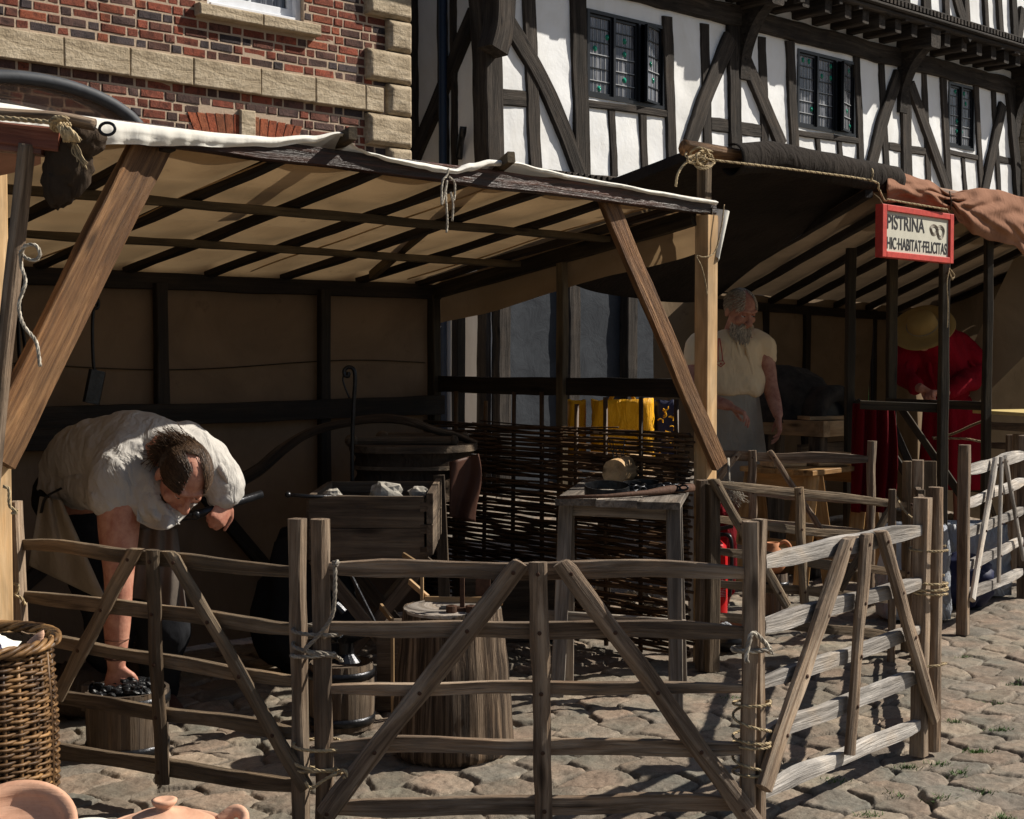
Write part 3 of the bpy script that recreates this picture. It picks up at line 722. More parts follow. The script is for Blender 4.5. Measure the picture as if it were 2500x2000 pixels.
for (s0, s1, zb, zt, n) in wr:
    f = MB(); t = .035
    for (a, b, c, d) in ((s0, s0 + t, zb, zt), (s1 - t, s1, zb, zt), (s0 + t, s1 - t, zb, zb + t), (s0 + t, s1 - t, zt - t, zt)): wallbox(f, a, b, c, d, -.12, .015, pf=tp)
    wd = (s1 - s0 - 2 * t - .03 * (n - 1)) / n
    for k in range(1, n): a = s0 + t + k * wd + (k - 1) * .03; wallbox(f, a, a + .03, zb + t, zt - t, -.12, .015, pf=tp)
    wo = f.build('window', M['window_black'], house)
    bk = MB(); wallbox(bk, s0, s1, zb, zt, -.2, -.13, pf=tp); bk.build('window_backing', M['window_black'], wo)
    for k in range(n):
        a = s0 + t + k * (wd + .03); casement(wo, a + .004, a + wd - .004, zb + t + .004, zt - t - .004, math.radians(17) if (n == 3 and k == 2) else 0, 6 if k < 2 else 5)
# the return wall in the alley
RD = V((-TN.x * -1, 0)); 
def rp(s, z, off=0):
    q = TA - TN * s - TD * off; return V((q.x, q.y, z))
def rsz(x, y):
    p = PL(x, y, TA, -TN, 0); q = V((p.x, p.y)) - TA; return q.dot(-TN), p.z
m = MB(); plast(m, 0, 4.4, 0, 7.5, 0, rp); m.build('side_plaster', M['plaster'], house, smooth=True)
m = MB(); beam(m, rp(.07, 0, .03), rp(.07, 7.5, .03), .14, .07, up=V((-TN.x, -TN.y, 0)), rough=.008); m.build('corner_post', M['oak'], house)
for a, b, w_ in (((1010, -80), (1014, 420), .13), ((1083, -80), (1090, 420), .10), ((1112, -80), (1116, 420), .05), ((960, -80), (962, 420), .12)):
    s, z = rsz(*a); s2, z2 = rsz(*b); m = MB(); beam(m, rp(s, z, .02), rp(s2, z2, .02), w_, .08, up=V((-TN.x, -TN.y, 0)), rough=.006); m.build('stud', M['oak'], house)
a, b = rsz(1165, 30), rsz(1018, 385); m = MB(); beam(m, rp(a[0], a[1], .03), rp(b[0], b[1], .03), .16, .07, up=V((0, 0, 1)), rough=.006); m.build('brace', M['oak'], house)
s, _ = rsz(1098, 100); m = MB(); tube(m, [rp(s, z, .09) for z in (0.1, 2, 4, 6, 7.5)], .04, 10); m.build('downpipe', M['blue_pipe'], house, smooth=True)
a = rsz(1160, 345); m = MB(); tube(m, spath([rp(a[0] + .18, a[1] - .15, .05), rp(a[0] + .1, a[1] - .02, .10), rp(a[0], a[1] + .05, .16), rp(a[0] - .02, a[1] + .12, .17)], 4), .035, 8, .2); m.build('spout', M['iron'], house, smooth=True)
# ground floor of the house
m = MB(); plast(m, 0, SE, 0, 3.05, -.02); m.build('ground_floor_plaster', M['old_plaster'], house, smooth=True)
for s in (.1, 1.05, 1.9, 2.7, 3.6, 4.6, 5.6, 6.7, 7.8, 8.8):
    m = MB(); beam(m, tp(s, 0, .03), tp(s, 3.02, .03), .16, .12, up=V((TD.x, TD.y, 0)), rough=.01); m.build('post', M['oak'], house)
# neighbouring stone house at the right edge, with its wrought bracket
sh = thing('stone_house', 'brown sandstone house front at the right edge beyond the timber-framed house', 'building', tp(SE + 2, 0))
k = 0; z = 0
m = MB()
while z < 8:
    s = SE + .02 - (k % 2) * .2
    while s < SE + 4: L = R.uniform(.4, .6); wallbox(m, max(s, SE + .02), s + L - .008, z, z + .25, -.3, .10 + R.uniform(0, .01), .003, None, .008, tp); s += L
    z += .258; k += 1
m.build('wall', M['sandstone'], sh)
m = MB(); q = tsz(2470, 378, .1); c0 = tp(SE - .05, q[1], .12)
tube(m, [c0, c0 + V((TN.x, TN.y, 0)) * .10 + V((TD.x, TD.y, 0)) * .6], .012, 6)
tube(m, [c0 + V((TD.x, TD.y, 0)) * (.3 + .12 * math.cos(a)) + V((0, 0, .13 + .12 * math.sin(a))) for a in np.linspace(0, 5.2, 22)], .01, 6)
m.build('wrought_bracket', M['iron'], sh, smooth=True)
# tinted arched porch canopy in front of the brick house
can = thing('porch_canopy', 'arched tinted canopy with a dark blue rim rising behind the forge stall roof', 'canopy', bp(3.9, 0, .5))
cc = PL(20, 345, BC + BN * .6, BD); s0 = (V((cc.x, cc.y)) - BC).dot(BD)
def arc(a, r, off, dz=0): return bp(s0 + math.cos(a) * r * .90, cc.z + math.sin(a) * r * .40 + dz, off)
m = MB(); tube(m, [arc(a, .93, 1.0) for a in np.linspace(0, math.pi, 40)], .045, 10); tube(m, [arc(a, .93, .05) for a in np.linspace(0, math.pi, 40)], .04, 8); m.build('rim', M['rim_grey'], can, smooth=True)
m = MB(); sheet(m, lambda u, v: arc(math.pi * u, .92 - .0 * v, lerp(1.0, .05, v)), 40, 3); m.build('hood', M['tinted_glass'], can, smooth=True, solid=.006)
m = MB()
vs = [bp(s0, cc.z, .96)] + [arc(a, .90, .96) for a in np.linspace(0, math.pi, 40)]; m.add(vs, [(0, i, i + 1) for i in range(1, 40)]); m.build('tinted_panel', M['tinted_glass'], can, solid=.006)
# ================================================================ FORGE STALL
FL, FR = V((-1.427, 3.995)), V((.807, 6.156)); SU = (FR - FL).normalized(); SB = V((-SU.y, SU.x)); SL = (FR - FL).length; SDp = 1.758
UP = V((0, 0, 1))
def sp(t, d, z):
    q = FL + SU * t + SB * d; return V((q.x, q.y, z))
def spx(x, y, off=0): return PL(x, y, FL, SU, off)
def zr(d, o=0): return 2.0 - .268 * d / SDp + o             # roof height
stall = thing('market_stall', 'timber forge stall with a white-edged canvas lean-to roof and brown canvas back', 'stall', sp(SL / 2, SDp / 2, 0))
U3 = V((SU.x, SU.y, 0)); B3 = V((SB.x, SB.y, 0))
def sbeam(name, a, b, w_, t_, mat, up=UP, rough=.004, **k):
    m = MB(); beam(m, a, b, w_, t_, up=up, rough=rough, **k); return m.build(name, M[mat], stall)
sbeam('front_beam', sp(-.25, 0, 2.016), sp(SL + .09, 0, 1.985), .062, .045, 'red_beam')
sbeam('back_beam', sp(-.1, SDp, zr(SDp, -.06)), sp(SL + .04, SDp, zr(SDp, -.06)), .075, .045, 'black_beam')
sbeam('side_beam', sp(SL, .03, zr(0, -.06)), sp(SL, SDp - .03, zr(SDp, -.06)), .07, .04, 'rafter'); sbeam('side_beam', sp(0, .03, zr(0, -.06)), sp(0, SDp - .03, zr(SDp, -.06)), .07, .04, 'rafter')
sbeam('post', sp(SL + .05, 0, 0), sp(SL + .05, 0, 1.95), .072, .072, 'pine', up=U3, rough=.0, ch=.04); sbeam('post', sp(-.02, .03, 0), sp(-.02, .03, 1.92), .072, .072, 'pine', up=U3, rough=0, ch=.04)
sbeam('post', sp(SL, SDp, 0), sp(SL, SDp, 1.66), .075, .05, 'rafter', up=B3); sbeam('post', sp(0, SDp, 0), sp(0, SDp, 1.66), .075, .05, 'rafter', up=B3)
sbeam('post', sp(SL, .82, 0), sp(SL, .82, 1.82), .045, .04, 'purlin', up=B3); pass
for k in (.72, 1.607, 2.5): sbeam('back_post', sp(SL - k, SDp - .03, 0), sp(SL - k, SDp - .03, zr(SDp, -.07)), .06, .04, 'black_beam', up=U3)
for d in (.52, 1.10): sbeam('purlin', sp(-.1, d, zr(d, -.045)), sp(SL - .02, d, zr(d, -.045)), .03, .045, 'purlin')
for i in range(8):
    t = .12 + i * .415; sbeam('rafter', sp(t, .01, zr(.03, -.008)), sp(t + R.uniform(-.02, .02), SDp, zr(SDp, -.02)), .028, .045, 'black_beam')
# two pale poles poking through over the front beam
for (x, y, x2, y2) in ((862, 325, 640, 470), (1248, 383, 908, 672)):
    a = spx(x, y, .10); b0 = sp(0, 0, 0); q = PL(x2, y2, FL + SB * 1.2, SU); q.z = zr(1.2, -.09) if x2 > 800 else zr(1.2, -.03); q = PL(x2, y2, FL + SB * (1.62 if x2 > 800 else .9), SU)
    sbeam('roof_pole', a, q, .042, .03, 'rafter' if 0 else 'purlin')
sbeam('front_brace', spx(374, 340, -.05), spx(-14, 1120, .03), .125, .04, 'stained', rough=.004)
sbeam('front_brace', spx(1474, 468, -.045), spx(1756, 1138, .07), .078, .035, 'stained', rough=.004)
sbeam('back_plank', sp(-.1, SDp - .06, 1.085), sp(SL + .02, SDp - .06, 1.085), .095, .03, 'black_beam'); sbeam('back_plank', sp(-.1, SDp - .09, 1.0), sp(1.55, SDp - .09, 1.0), .09, .03, 'black_beam')
sbeam('side_plank', sp(SL + .02, .06, 1.2), sp(SL + .02, SDp + .05, 1.193), .085, .03, 'black_beam'); 
sbeam('back_brace', sp(.35, SDp - .05, .05), sp(1.15, SDp - .05, .62), .06, .03, 'black_beam'); sbeam('back_brace', sp(2.3, SDp - .05, .05), sp(1.7, SDp - .05, .72), .06, .03, 'black_beam')
def nz(a, b, c=0, s=1.): return mn.noise((a * s, b * s, c))
m = MB()
def roof(u, v):
    t = lerp(-.3, SL + .06, u); d = lerp(-.02, SDp + .06, v); sag = 0
    for k in range(8): pass
    edge = max(0, (v - .955) / .045); ph = ((t - .12) / .415) % 1; sag = .028 * math.sin(math.pi * ph) * math.sin(math.pi * min(1, max(0, (d % .49) / .49))) ** .6
    return sp(t, d, zr(d, .022) - .10 * edge ** 2 - sag + .014 * nz(t, d, 3, 1.6) + .006 * nz(t, d, 1, 7) + .004 * abs(nz(t + d * .6, d - t * .5, 8, 5)))
sheet(m, roof, 150, 70); m.build('roof_canvas', M['canvas'], stall, smooth=True)
# front edge of the canvas, turned down over the beam: depth follows the photograph
vt = [(-60, 240, 345), (0, 246, 350), (150, 272, 352), (350, 300, 354), (500, 319, 358), (650, 333, 359), (760, 330, 350), (830, 322, 331), (872, 362, 366), (905, 372, 380), (960, 385, 397), (1030, 396, 412), (1062, 402, 420), (1110, 412, 425), (1150, 397, 418), (1200, 389, 405), (1260, 394, 405), (1320, 410, 422), (1400, 428, 440), (1500, 446, 456), (1600, 465, 476), (1700, 482, 493), (1768, 493, 503)]
tb = []
for x, y0, y1 in vt:
    a = spx(x, y0, .035); b = spx(x, y1, .035); tb.append(((V((a.x, a.y)) - FL).dot(SU), a.z, b.z))
def vint(t):
    for (t0, a0, b0), (t1, a1, b1) in zip(tb, tb[1:]):
        if t <= t1: k = max(0, min(1, (t - t0) / (t1 - t0))); k = k * k * (3 - 2 * k); return lerp(a0, a1, k), lerp(b0, b1, k)
    return tb[-1][1], tb[-1][2]
m = MB()
def front(u, v):
    t = lerp(tb[0][0], SL + .075, u); a, b = vint(t)
    if v < .3: k = v / .3; return sp(t, lerp(.16, -.01, k), lerp(zr(.16, .02), a, k) + .004 * nz(t, v, 2, 9))
    k = (v - .3) / .7; return sp(t, -.032 - .012 * math.sin(k * math.pi) + .010 * nz(t, k, 6, 7) * k + .005 * math.sin(t * 90 + 4 * nz(t, 0, 0, 3)) * k * (1 if b < a - .05 else .4), lerp(a, b, k))
sheet(m, front, 260, 12); m.build('front_valance', M['canvas_white'], stall, smooth=True)
m = MB()
def flap(u, v):
    d = lerp(0, SDp + .05, u); drop = lerp(.19, .225, u) * (1 + .04 * math.sin(u * 11)); top = zr(d, -.0)
    return sp(SL + .055 + .012 * math.sin(u * 17) * v + .02 * v + .008 * nz(u * 5, v * 3, 2, 2), d, top - drop * v - .035 * math.sin(v * math.pi) * 0)
sheet(m, flap, 90, 14); m.build('side_valance', M['canvas_flap'], stall, smooth=True)
m = MB()
cr = spx(1768, 497, .03); 
def corner(u, v):
    a = lerp(0, .075, u); zl = lerp(1.99, 1.80 - .03 * u, v); return sp(SL + .055 + .035 * (1 - v) * u * 1.4 + .0 * v, -.03 + .02 * math.sin(u * 6), zl) + U3 * (.06 * u * (1 - v * .55)) + V((0, 0, -.02 * u))
sheet(m, corner, 10, 14); m.build('corner_flap', M['canvas_white'], stall, smooth=True)
m = MB()
def bw(u, v):
    t = lerp(-.15, SL - .02, u); z = lerp(.02, zr(SDp, -.04), v); return sp(t, SDp + .02 + .02 * nz(t * 2.2, z * .7, 7) + .012 * math.sin(t * 15 + z) * .5, z)
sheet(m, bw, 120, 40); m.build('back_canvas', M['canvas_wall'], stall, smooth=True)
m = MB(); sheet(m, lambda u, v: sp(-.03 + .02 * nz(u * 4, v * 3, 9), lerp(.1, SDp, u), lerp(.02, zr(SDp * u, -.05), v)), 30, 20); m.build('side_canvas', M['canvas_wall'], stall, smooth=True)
# loose end of the back canvas, hanging at the corner
m = MB(); sheet(m, lambda u, v: sp(SL + .03 + .10 * u * (1 - v) * (1.2 - v), SDp + .04 + .06 * u, lerp(1.50, 1.14, v) - .04 * u * v), 8, 14); m.build('canvas_end', M['canvas_white'], stall, smooth=True)
for tt_ in (.93, 1.96, 2.9):
    m = MB(); tube(m, [sp(tt_, d_, zr(d_, .006) - .012 + .014 * nz(tt_, d_, 3, 1.6)) for d_ in np.linspace(.05, SDp - .05, 20)], .0035, 5); m.build('seam', M['canvas'], stall, smooth=True)
m = MB(); tube(m, [sp(t_, SDp - .0, 1.30 + .02 * math.sin(t_ * 3)) for t_ in np.linspace(0, SL - .05, 30)], .003, 5); m.build('slack_line', M['rafter'], stall)
# cords
def cord(label, pts, r=.0035, mat='rope_grey', cat='cord', **k): return rope(label, pts, r, M[mat], name='tie_cord', cat=cat, **k)
q = lambda x, y, o=.06: spx(x, y, o)
cord('white knotted cord hanging from the gathered canvas on the stall front beam', [q(1096, 412), q(1090, 430), q(1080, 445), q(1078, 500), q(1084, 480), q(1092, 440), q(1088, 470), q(1092, 540), q(1090, 568)], .0042,
     extra=[[q(1096, 432), q(1110, 448), q(1108, 490), q(1100, 470), q(1106, 500), q(1104, 540)]])
cord('thin cord tying the canvas corner to the right front post of the forge stall', [q(1768, 500), q(1760, 560, .06), q(1745, 615, .05), q(1720, 628, .06), q(1700, 625, .05), q(1712, 650), q(1722, 690), q(1726, 720)], .003, 'rope')
cord('dark drawn cord looped round the back corner post beside the loose canvas', [PL(1052, 792, FR, SB, .05), PL(1050, 850, FR, SB, .05), PL(1044, 905, FR, SB, .05), PL(1060, 912, FR, SB, .05)], .002, 'sack_dark', extra=[[PL(1056, 792, FR, SB, .05), PL(1072, 830, FR, SB, .05), PL(1066, 880, FR, SB, .05)]])
# tools hung on the back
def bk(x, y, o=.12): return PL(x, y, FL + SB * SDp, SU, o)
ld_ = thing('fire_shovel', 'long-handled iron fire shovel hanging against the brown back canvas', 'shovel', bk(232, 980)); m = MB()
tube(m, spath([bk(232, 745), bk(238, 730), bk(241, 742), bk(238, 752), bk(228, 760), bk(226, 830), bk(229, 895), bk(234, 905)], 5), .0075, 7); m.build('handle', M['iron'], ld_, smooth=True)
m = MB(); a, b = bk(238, 905), bk(222, 985); beam(m, a, b, .075, .02, up=U3, ch=.3); m.build('blade', M['iron'], ld_)
m = MB(); tube(m, spath([bk(55, 700), bk(44, 760), bk(46, 850), bk(50, 895)], 5), .013, 7, flat=.5); tube(m, spath([bk(48, 700), bk(52, 780), bk(62, 860), bk(58, 890)], 5), .012, 7, flat=.5); sphere(m, bk(52, 892), .03, .012, .02)
m.top('tongs', M['iron'], 'black iron tongs hanging at the far left of the back canvas', 'tongs', smooth=True)
# ================================================================ NEAR STALL, cut by the left edge
near = thing('market_stall', 'corner of the nearest stall, dark red beam roped to a pole, at the top left', 'stall', P(-60, 2400, 2.9))
YN = 2.9
m = MB(); beam(m, P(-240, 300, YN), P(150, 345, YN), .045, .04, rough=.003); m.build('red_beam', M['mahog'], near)
m = MB(); beam(m, P(-240, 332, YN + .01), P(110, 368, YN + .01), .022, .05, rough=.0); m.build('lower_beam', M['mahog'], near)
m = MB(); tube(m, spath([P(-240, 262, YN - .02), P(0, 280, YN - .03), P(140, 288, YN - .04), P(232, 305, YN - .04)], 10), .0125, 9, .3); m.build('pole', M['bark'], near, smooth=True)
m = MB(); tube(m, spath([P(66, 352, YN - .01), P(48, 520, YN), P(22, 760, YN), P(-8, 1050, YN), P(-60, 1700, YN), P(-70, 2500, YN)], 8), .0175, 12, .1); m.build('pole', M['grey_cleft'], near, smooth=True)
m = MB(); sheet(m, lambda u, v: P(lerp(-240, 100, u), lerp(345, 395 + 40 * math.sin(u * 3), v), YN + .05 + .3 * v), 20, 8); m.build('awning', M['canvas_brown'], near, smooth=True)
m = MB(); sphere(m, P(168, 400, YN + .02), .052, .035, .065, 16, rough=.35, k=4.); sphere(m, P(145, 448, YN + .02), .036, .03, .05, 14, rough=.4, k=5.); sphere(m, P(205, 345, YN + .01), .045, .03, .034, 14, rough=.4, k=5.)
m.build('rolled_flap', M['sack_dark'], near, smooth=True, sub=1)
m = MB(); tube(m, [P(262 + 19 * math.cos(a), 315 - 15 * math.sin(a), YN - .03) for a in np.linspace(0, 2 * math.pi, 22)][:-1], .0032, 7, closed=True); m.build('iron_ring', M['iron'], near, smooth=True)
ex = [[P(140 + R.uniform(-8, 8), 300, YN - .06), P(150 + i * 4, 320, YN - .07), P(160 + i * 6, 345, YN - .06)] for i in range(7)]
fr = [[P(178 + R.uniform(-6, 6), 345, YN - .05), P(186 + R.uniform(-10, 14), 375, YN - .05), P(196 + R.uniform(-8, 20), 400 + R.uniform(-8, 14), YN - .05)] for i in range(12)]
rope('frayed hemp rope lashed round the red beam and pole at the top left', [P(-220, 270, YN - .05), P(0, 288, YN - .06), P(100, 297, YN - .06), P(140, 300, YN - .07)], .005, M['rope'], extra=ex + [[P(140 + 26 * math.cos(a) * .6 + i * 7, 303 + 16 * math.sin(a), YN - .06 + .02 * math.sin(a)) for a in np.linspace(0, 5.6, 9)] for i in range(3)])
m = MB()
for f in fr: tube(m, spath(f, 4), .0012, 4)
m.top('frayed_end', M['rope'], 'loose frayed strands at the end of the hemp lashing', 'rope', smooth=True)
rope('pale twisted cord looping from the leaning grey pole at the left edge', [P(48, 625, YN - .03), P(62, 600, YN - .04), P(88, 600, YN - .04), P(98, 622, YN - .04), P(84, 636, YN - .04), P(60, 628, YN - .03), P(50, 612, YN - .03), P(52, 650, YN - .03), P(62, 690, YN - .03), P(46, 745, YN - .03), P(58, 795, YN - .03), P(88, 835, YN - .03), P(98, 895, YN - .03)], .0038, M['rope_grey'])
# ================================================================ BAKERY STALL
B0 = V((.862, 6.42))
def kp(t, d, z): q = B0 + SU * t + SB * d; return V((q.x, q.y, z))
def kx(x, y, off=0, d=0): return PL(x, y, B0 + SB * d, SU, off)
def kt(x, y=600, d=0): p = kx(x, y, 0, d); return (V((p.x, p.y)) - B0).dot(SU)
bak = thing('market_stall', 'bakery stall with a black canvas front roll, brown gathered cloth and beige canvas roof', 'stall', kp(1.6, 1.2, 0))
def kbeam(name, a, b, w_, t_, mat, up=UP, rough=.003, **k):
    m = MB(); beam(m, a, b, w_, t_, up=up, rough=rough, **k); return m.build(name, M[mat], bak)
kbeam('post', kp(0, 0, 0), kp(0, 0, 2.21), .05, .05, 'brown_cleft', up=U3)
m = MB(); tube(m, [kp(-.14, 0, 2.262), kp(.5, 0, 2.262), kp(3.6, 0, 2.20)], .035, 12, .15); m.build('front_pole', M['stained'], bak, smooth=True)
def zk(t, d): return 2.27 - .02 * t - .20 * d
m = MB()
tA, tB = .16, kt(2172, 440)
def roll(u, v):
    t = lerp(tA, tB, u); a = lerp(-2.6, 1.9, v); rr = .062 + .006 * nz(t, v, 4, 5)
    sh = .03 * math.exp(-((t - .16) / .2) ** 2)
    return kp(t, -.03 - rr * math.cos(a) * 1.0, 2.285 - .018 * t + sh * 0 + rr * math.sin(a) * 1.15 + (.0 if t > .45 else -.05 * (.45 - t) / .3))
sheet(m, roll, 50, 18); m.build('canvas_roll', M['canvas_black'], bak, smooth=True, solid=.006)
m = MB()
def droof(u, v):
    t = lerp(.02, tB + .45 * v, u); d = lerp(-.02, 1.45, v) if 1 else 0
    return kp(t, d, zk(t, d) + .0 - .16 * math.sin(math.pi * u) ** .8 * v ** 1.5 - .22 * v ** 2.2 * u + .02 * nz(t, d, 5, 2))
sheet(m, droof, 50, 40); m.build('black_canvas', M['canvas_black'], bak, smooth=True, solid=.005)
m = MB(); sheet(m, lambda u, v: kp(-.02 - .02 * v, lerp(-.02, 1.6, u), zk(0, lerp(0, 1.6, u)) + .02 - (.05 + .05 * u) * v), 20, 5); m.build('side_canvas', M['canvas_black'], bak, smooth=True, solid=.004)
# brown cloth over the front
lo = [(2166, 497), (2200, 492), (2250, 500), (2322, 512), (2345, 545), (2380, 573), (2420, 588), (2470, 598), (2520, 640), (2700, 690)]
hi = [(2166, 418), (2200, 424), (2260, 440), (2322, 474), (2350, 466), (2390, 460), (2430, 464), (2500, 482), (2560, 498), (2700, 530)]
def itp(tab, x):
    for (a, b), (c, d) in zip(tab, tab[1:]):
        if x <= c: k = max(0, (x - a) / (c - a)); k = k * k * (3 - 2 * k); return lerp(b, d, k)
    return tab[-1][1]
m = MB()
def brown(u, v):
    x = lerp(2166, 2690, u); pinch = math.exp(-((x - 2322) / 38) ** 2); y = lerp(itp(hi, x), itp(lo, x), v)
    o = .05 + .05 * math.sin(v * math.pi) * (1 - .6 * pinch) + .028 * math.sin(u * 46 + 5 * v + 6 * nz(u, v, 1, 3)) * (.35 + pinch) * math.sin(v * math.pi) + .022 * nz(u * 6, v * 2, 3, 2.2)
    return kx(x, y, o)
sheet(m, brown, 170, 36); m.build('brown_cloth', M['canvas_brown'], bak, smooth=True, solid=.006)
m = MB(); sheet(m, lambda u, v: kx(lerp(2166, 2690, u), lerp(itp(hi, lerp(2166, 2690, u)), itp(hi, lerp(2166, 2690, u)) + 26, v), .05 - .5 * v), 60, 6); m.build('brown_cloth_back', M['canvas_brown'], bak, smooth=True, solid=.005)
# beige roof: rafters run from the back beam up to the front
bq = lambda x, y: PL(x, y, (2.43, 11.4), SU)
back = [(1700, 712), (1790, 719), (1880, 727), (1950, 732), (2038, 738), (2117, 744), (2187, 750), (2265, 757), (2345, 763)]
frt = [2110, 2200, 2290, 2370, 2467, 2540, 2620, 2700, 2780]
BA = [bq(*p) for p in back]; FA = [V((kx(x, 500).x, kx(x, 500).y, 2.19)) for x in frt]
for a, b in zip(BA, FA): kbeam('rafter', a - V((0, 0, .03)), b - V((0, 0, .03)) + (b - a) * .02, .045, .04, 'black_beam')
m = MB(); bs_ = spath(BA, 4); fs_ = spath(FA, 4); nn_ = len(bs_) - 1
def beige(u, v):
    i = min(int(u * nn_), nn_ - 1); k = u * nn_ - i; a = bs_[i].lerp(bs_[i + 1], k); b = fs_[i].lerp(fs_[i + 1], k); p = a.lerp(b, v); ph = (u * nn_ / 4) % 1
    p.z += .01 - .035 * math.sin(math.pi * ph) * math.sin(math.pi * v) ** .5 + .02 * nz(p.x, p.y, 1, 3); return p
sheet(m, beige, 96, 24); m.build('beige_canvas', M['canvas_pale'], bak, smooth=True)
kbeam('back_beam', BA[0] - V((0, 0, .08)), BA[-1] - V((0, 0, .08)), .07, .05, 'black_beam')
for x in (1866, 1968, 2133): a = bq(x, 740); kbeam('back_post', V((a.x, a.y, 0)), V((a.x, a.y, 1.72)), .075 if x < 2000 else .05, .05, 'black_beam', up=U3)
for x, Y, z1, w_ in ((2075, 8.75, 2.0, .055), (2176, 8.95, 2.02, .06), (2303, 7.87, 2.05, .05), (2410, 8.32, 2.10, .045)):
    a = P(x, 900, Y); kbeam('post', V((a.x, a.y, 0)), V((a.x, a.y, z1)), w_, .045, 'rafter', up=V((1, .25, 0)))
kbeam('rail', P(2100, 988, 7.95), P(2306, 996, 7.92), .05, .03, 'rafter'); kbeam('rail', P(2165, 982, 8.9), P(2415, 992, 8.34), .05, .03, 'rafter')
kbeam('brace', P(2090, 978, 8.72), P(2250, 1215, 8.55), .045, .03, 'rafter'); kbeam('brace', P(2188, 980, 8.9), P(2350, 1215, 8.75), .045, .03, 'rafter'); kbeam('brace', P(2160, 990, 9.0), P(2260, 1230, 9.0), .045, .03, 'black_beam')
m = MB()
def wl(p0, p1, zt0, zt1, nu=40, fold=.02, s0=0, s1=0):
    def fn(u, v):
        a = p0.lerp(p1, u); z = lerp(.02, lerp(zt0, zt1, u), v); n = V((-(p1 - p0).y, (p1 - p0).x, 0)).normalized()
        return V((a.x, a.y, z)) + n * fold * (math.sin(u * 30 + 3 * nz(u, v, 2, 2)) * .5 + nz(u * 5, v * 2, 5, 1.5)) + (p1 - p0).normalized() * lerp(s0, s1, u) * (1 - v)
    return fn
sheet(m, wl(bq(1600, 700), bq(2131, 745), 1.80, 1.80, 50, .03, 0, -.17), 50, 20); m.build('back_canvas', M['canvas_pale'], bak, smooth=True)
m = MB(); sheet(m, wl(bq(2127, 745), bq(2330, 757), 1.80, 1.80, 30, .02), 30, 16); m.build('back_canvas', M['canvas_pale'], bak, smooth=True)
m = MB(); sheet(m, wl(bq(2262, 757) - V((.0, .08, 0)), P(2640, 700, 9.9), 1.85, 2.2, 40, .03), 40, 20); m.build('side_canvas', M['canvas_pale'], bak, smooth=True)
m = MB(); sheet(m, lambda u, v: P(lerp(2490, 2345, u) + 160 * v * (1 - u), lerp(600, 905, u) + 120 * v, 10.1 - .15 * math.sin(u * 3) - .1 * v), 20, 8); m.build('loose_canvas', M['canvas_pale'], bak, smooth=True)
kbeam('side_post', kp(.0, 1.65, 0), kp(.0, 1.65, 1.95), .06, .05, 'black_beam', up=U3)
# cords, rope and the hanging sign
rope('straw-coloured rope stretched along the front of the black canvas roll', [kx(1712, 388, .06), kx(1800, 398, .11), kx(1950, 416, .11), kx(2126, 441, .11), kx(2145, 462, .10), kx(2158, 488, .09), kx(2165, 490, .10)], .0055, M['rope'],
     extra=[[kx(2165, 487, .12), kx(2240, 500, .13), kx(2312, 512, .13)], [kx(2128, 412, .12), kx(2131, 425, .13), kx(2126, 441, .12)]])
ex = [[kx(1712 + 24 * math.cos(a) + dx, 378 + 20 * math.sin(a) * (1 if i % 2 else .5) + i * 3, .05 + .045 * math.cos(a * (1 if i % 2 else .7) + i)) for a in np.linspace(0, 6.0, 9)] for i, dx in enumerate((-14, -4, 4, 12, -10, 6))]
rope('hemp lashing knotted round the pole end above the right post, with a loose tail', [kx(1690, 392, .07), kx(1672, 400, .07), kx(1655, 425, .07), kx(1650, 455, .07)], .0055, M['rope'], extra=ex)
rope('thin cord tied in a bow below the sign on the slim front post', [kx(2318, 655, .05), kx(2330, 672, .05), kx(2324, 680, .05), kx(2316, 660, .05), kx(2326, 684, .05)], .003, M['rope'], extra=[[kx(2318, 655, .05), kx(2312, 690, .05), kx(2314, 740, .05), kx(2313, 800, .05)]])
rope('dark cord gathering the brown cloth into a pinch', [kx(2318, 468, .09), kx(2322, 490, .125), kx(2320, 512, .10)], .004, M['sack_dark'])
SA = kx(2150, 560, .13); SBp = kx(2324, 585, .10)
sd = V((SBp.x - SA.x, SBp.y - SA.y)).normalized()
def sgn(x, y, off=0): return PL(x, y, (SA.x, SA.y), sd, off)
zt, zb = (sgn(2150, 497).z + sgn(2322, 524).z) / 2, (sgn(2148, 630).z + sgn(2324, 642).z) / 2
SW = ((SBp.x - SA.x) ** 2 + (SBp.y - SA.y) ** 2) ** .5
S3 = V((sd.x, sd.y, 0)); SN = V((sd.y, -sd.x, 0)); so = V((SA.x, SA.y, 0))
def sg(s, z, off=0): return so + S3 * s + UP * z + SN * off
sign = thing('hanging_sign', 'red-framed white board lettered PISTRINA and HIC HABITAT FELICITAS with two loaves drawn on it', 'sign', sg(SW / 2, zb))
m = MB(); wallbox(m, .02, SW - .02, zb + .02, zt - .02, -.012, -.002, pf=sg); m.build('board', M['signboard'], sign)
m = MB(); fw = .032
for a, b, c, d in ((0, fw * 1.4, zb, zt), (SW - fw * 1.3, SW, zb, zt), (fw * 1.4, SW - fw * 1.3, zb, zb + fw), (fw * 1.4, SW - fw * 1.3, zt - fw, zt)): wallbox(m, a, b, c, d, -.03, .012, .0, None, .003, sg)
m.build('frame', M['red_paint'], sign)
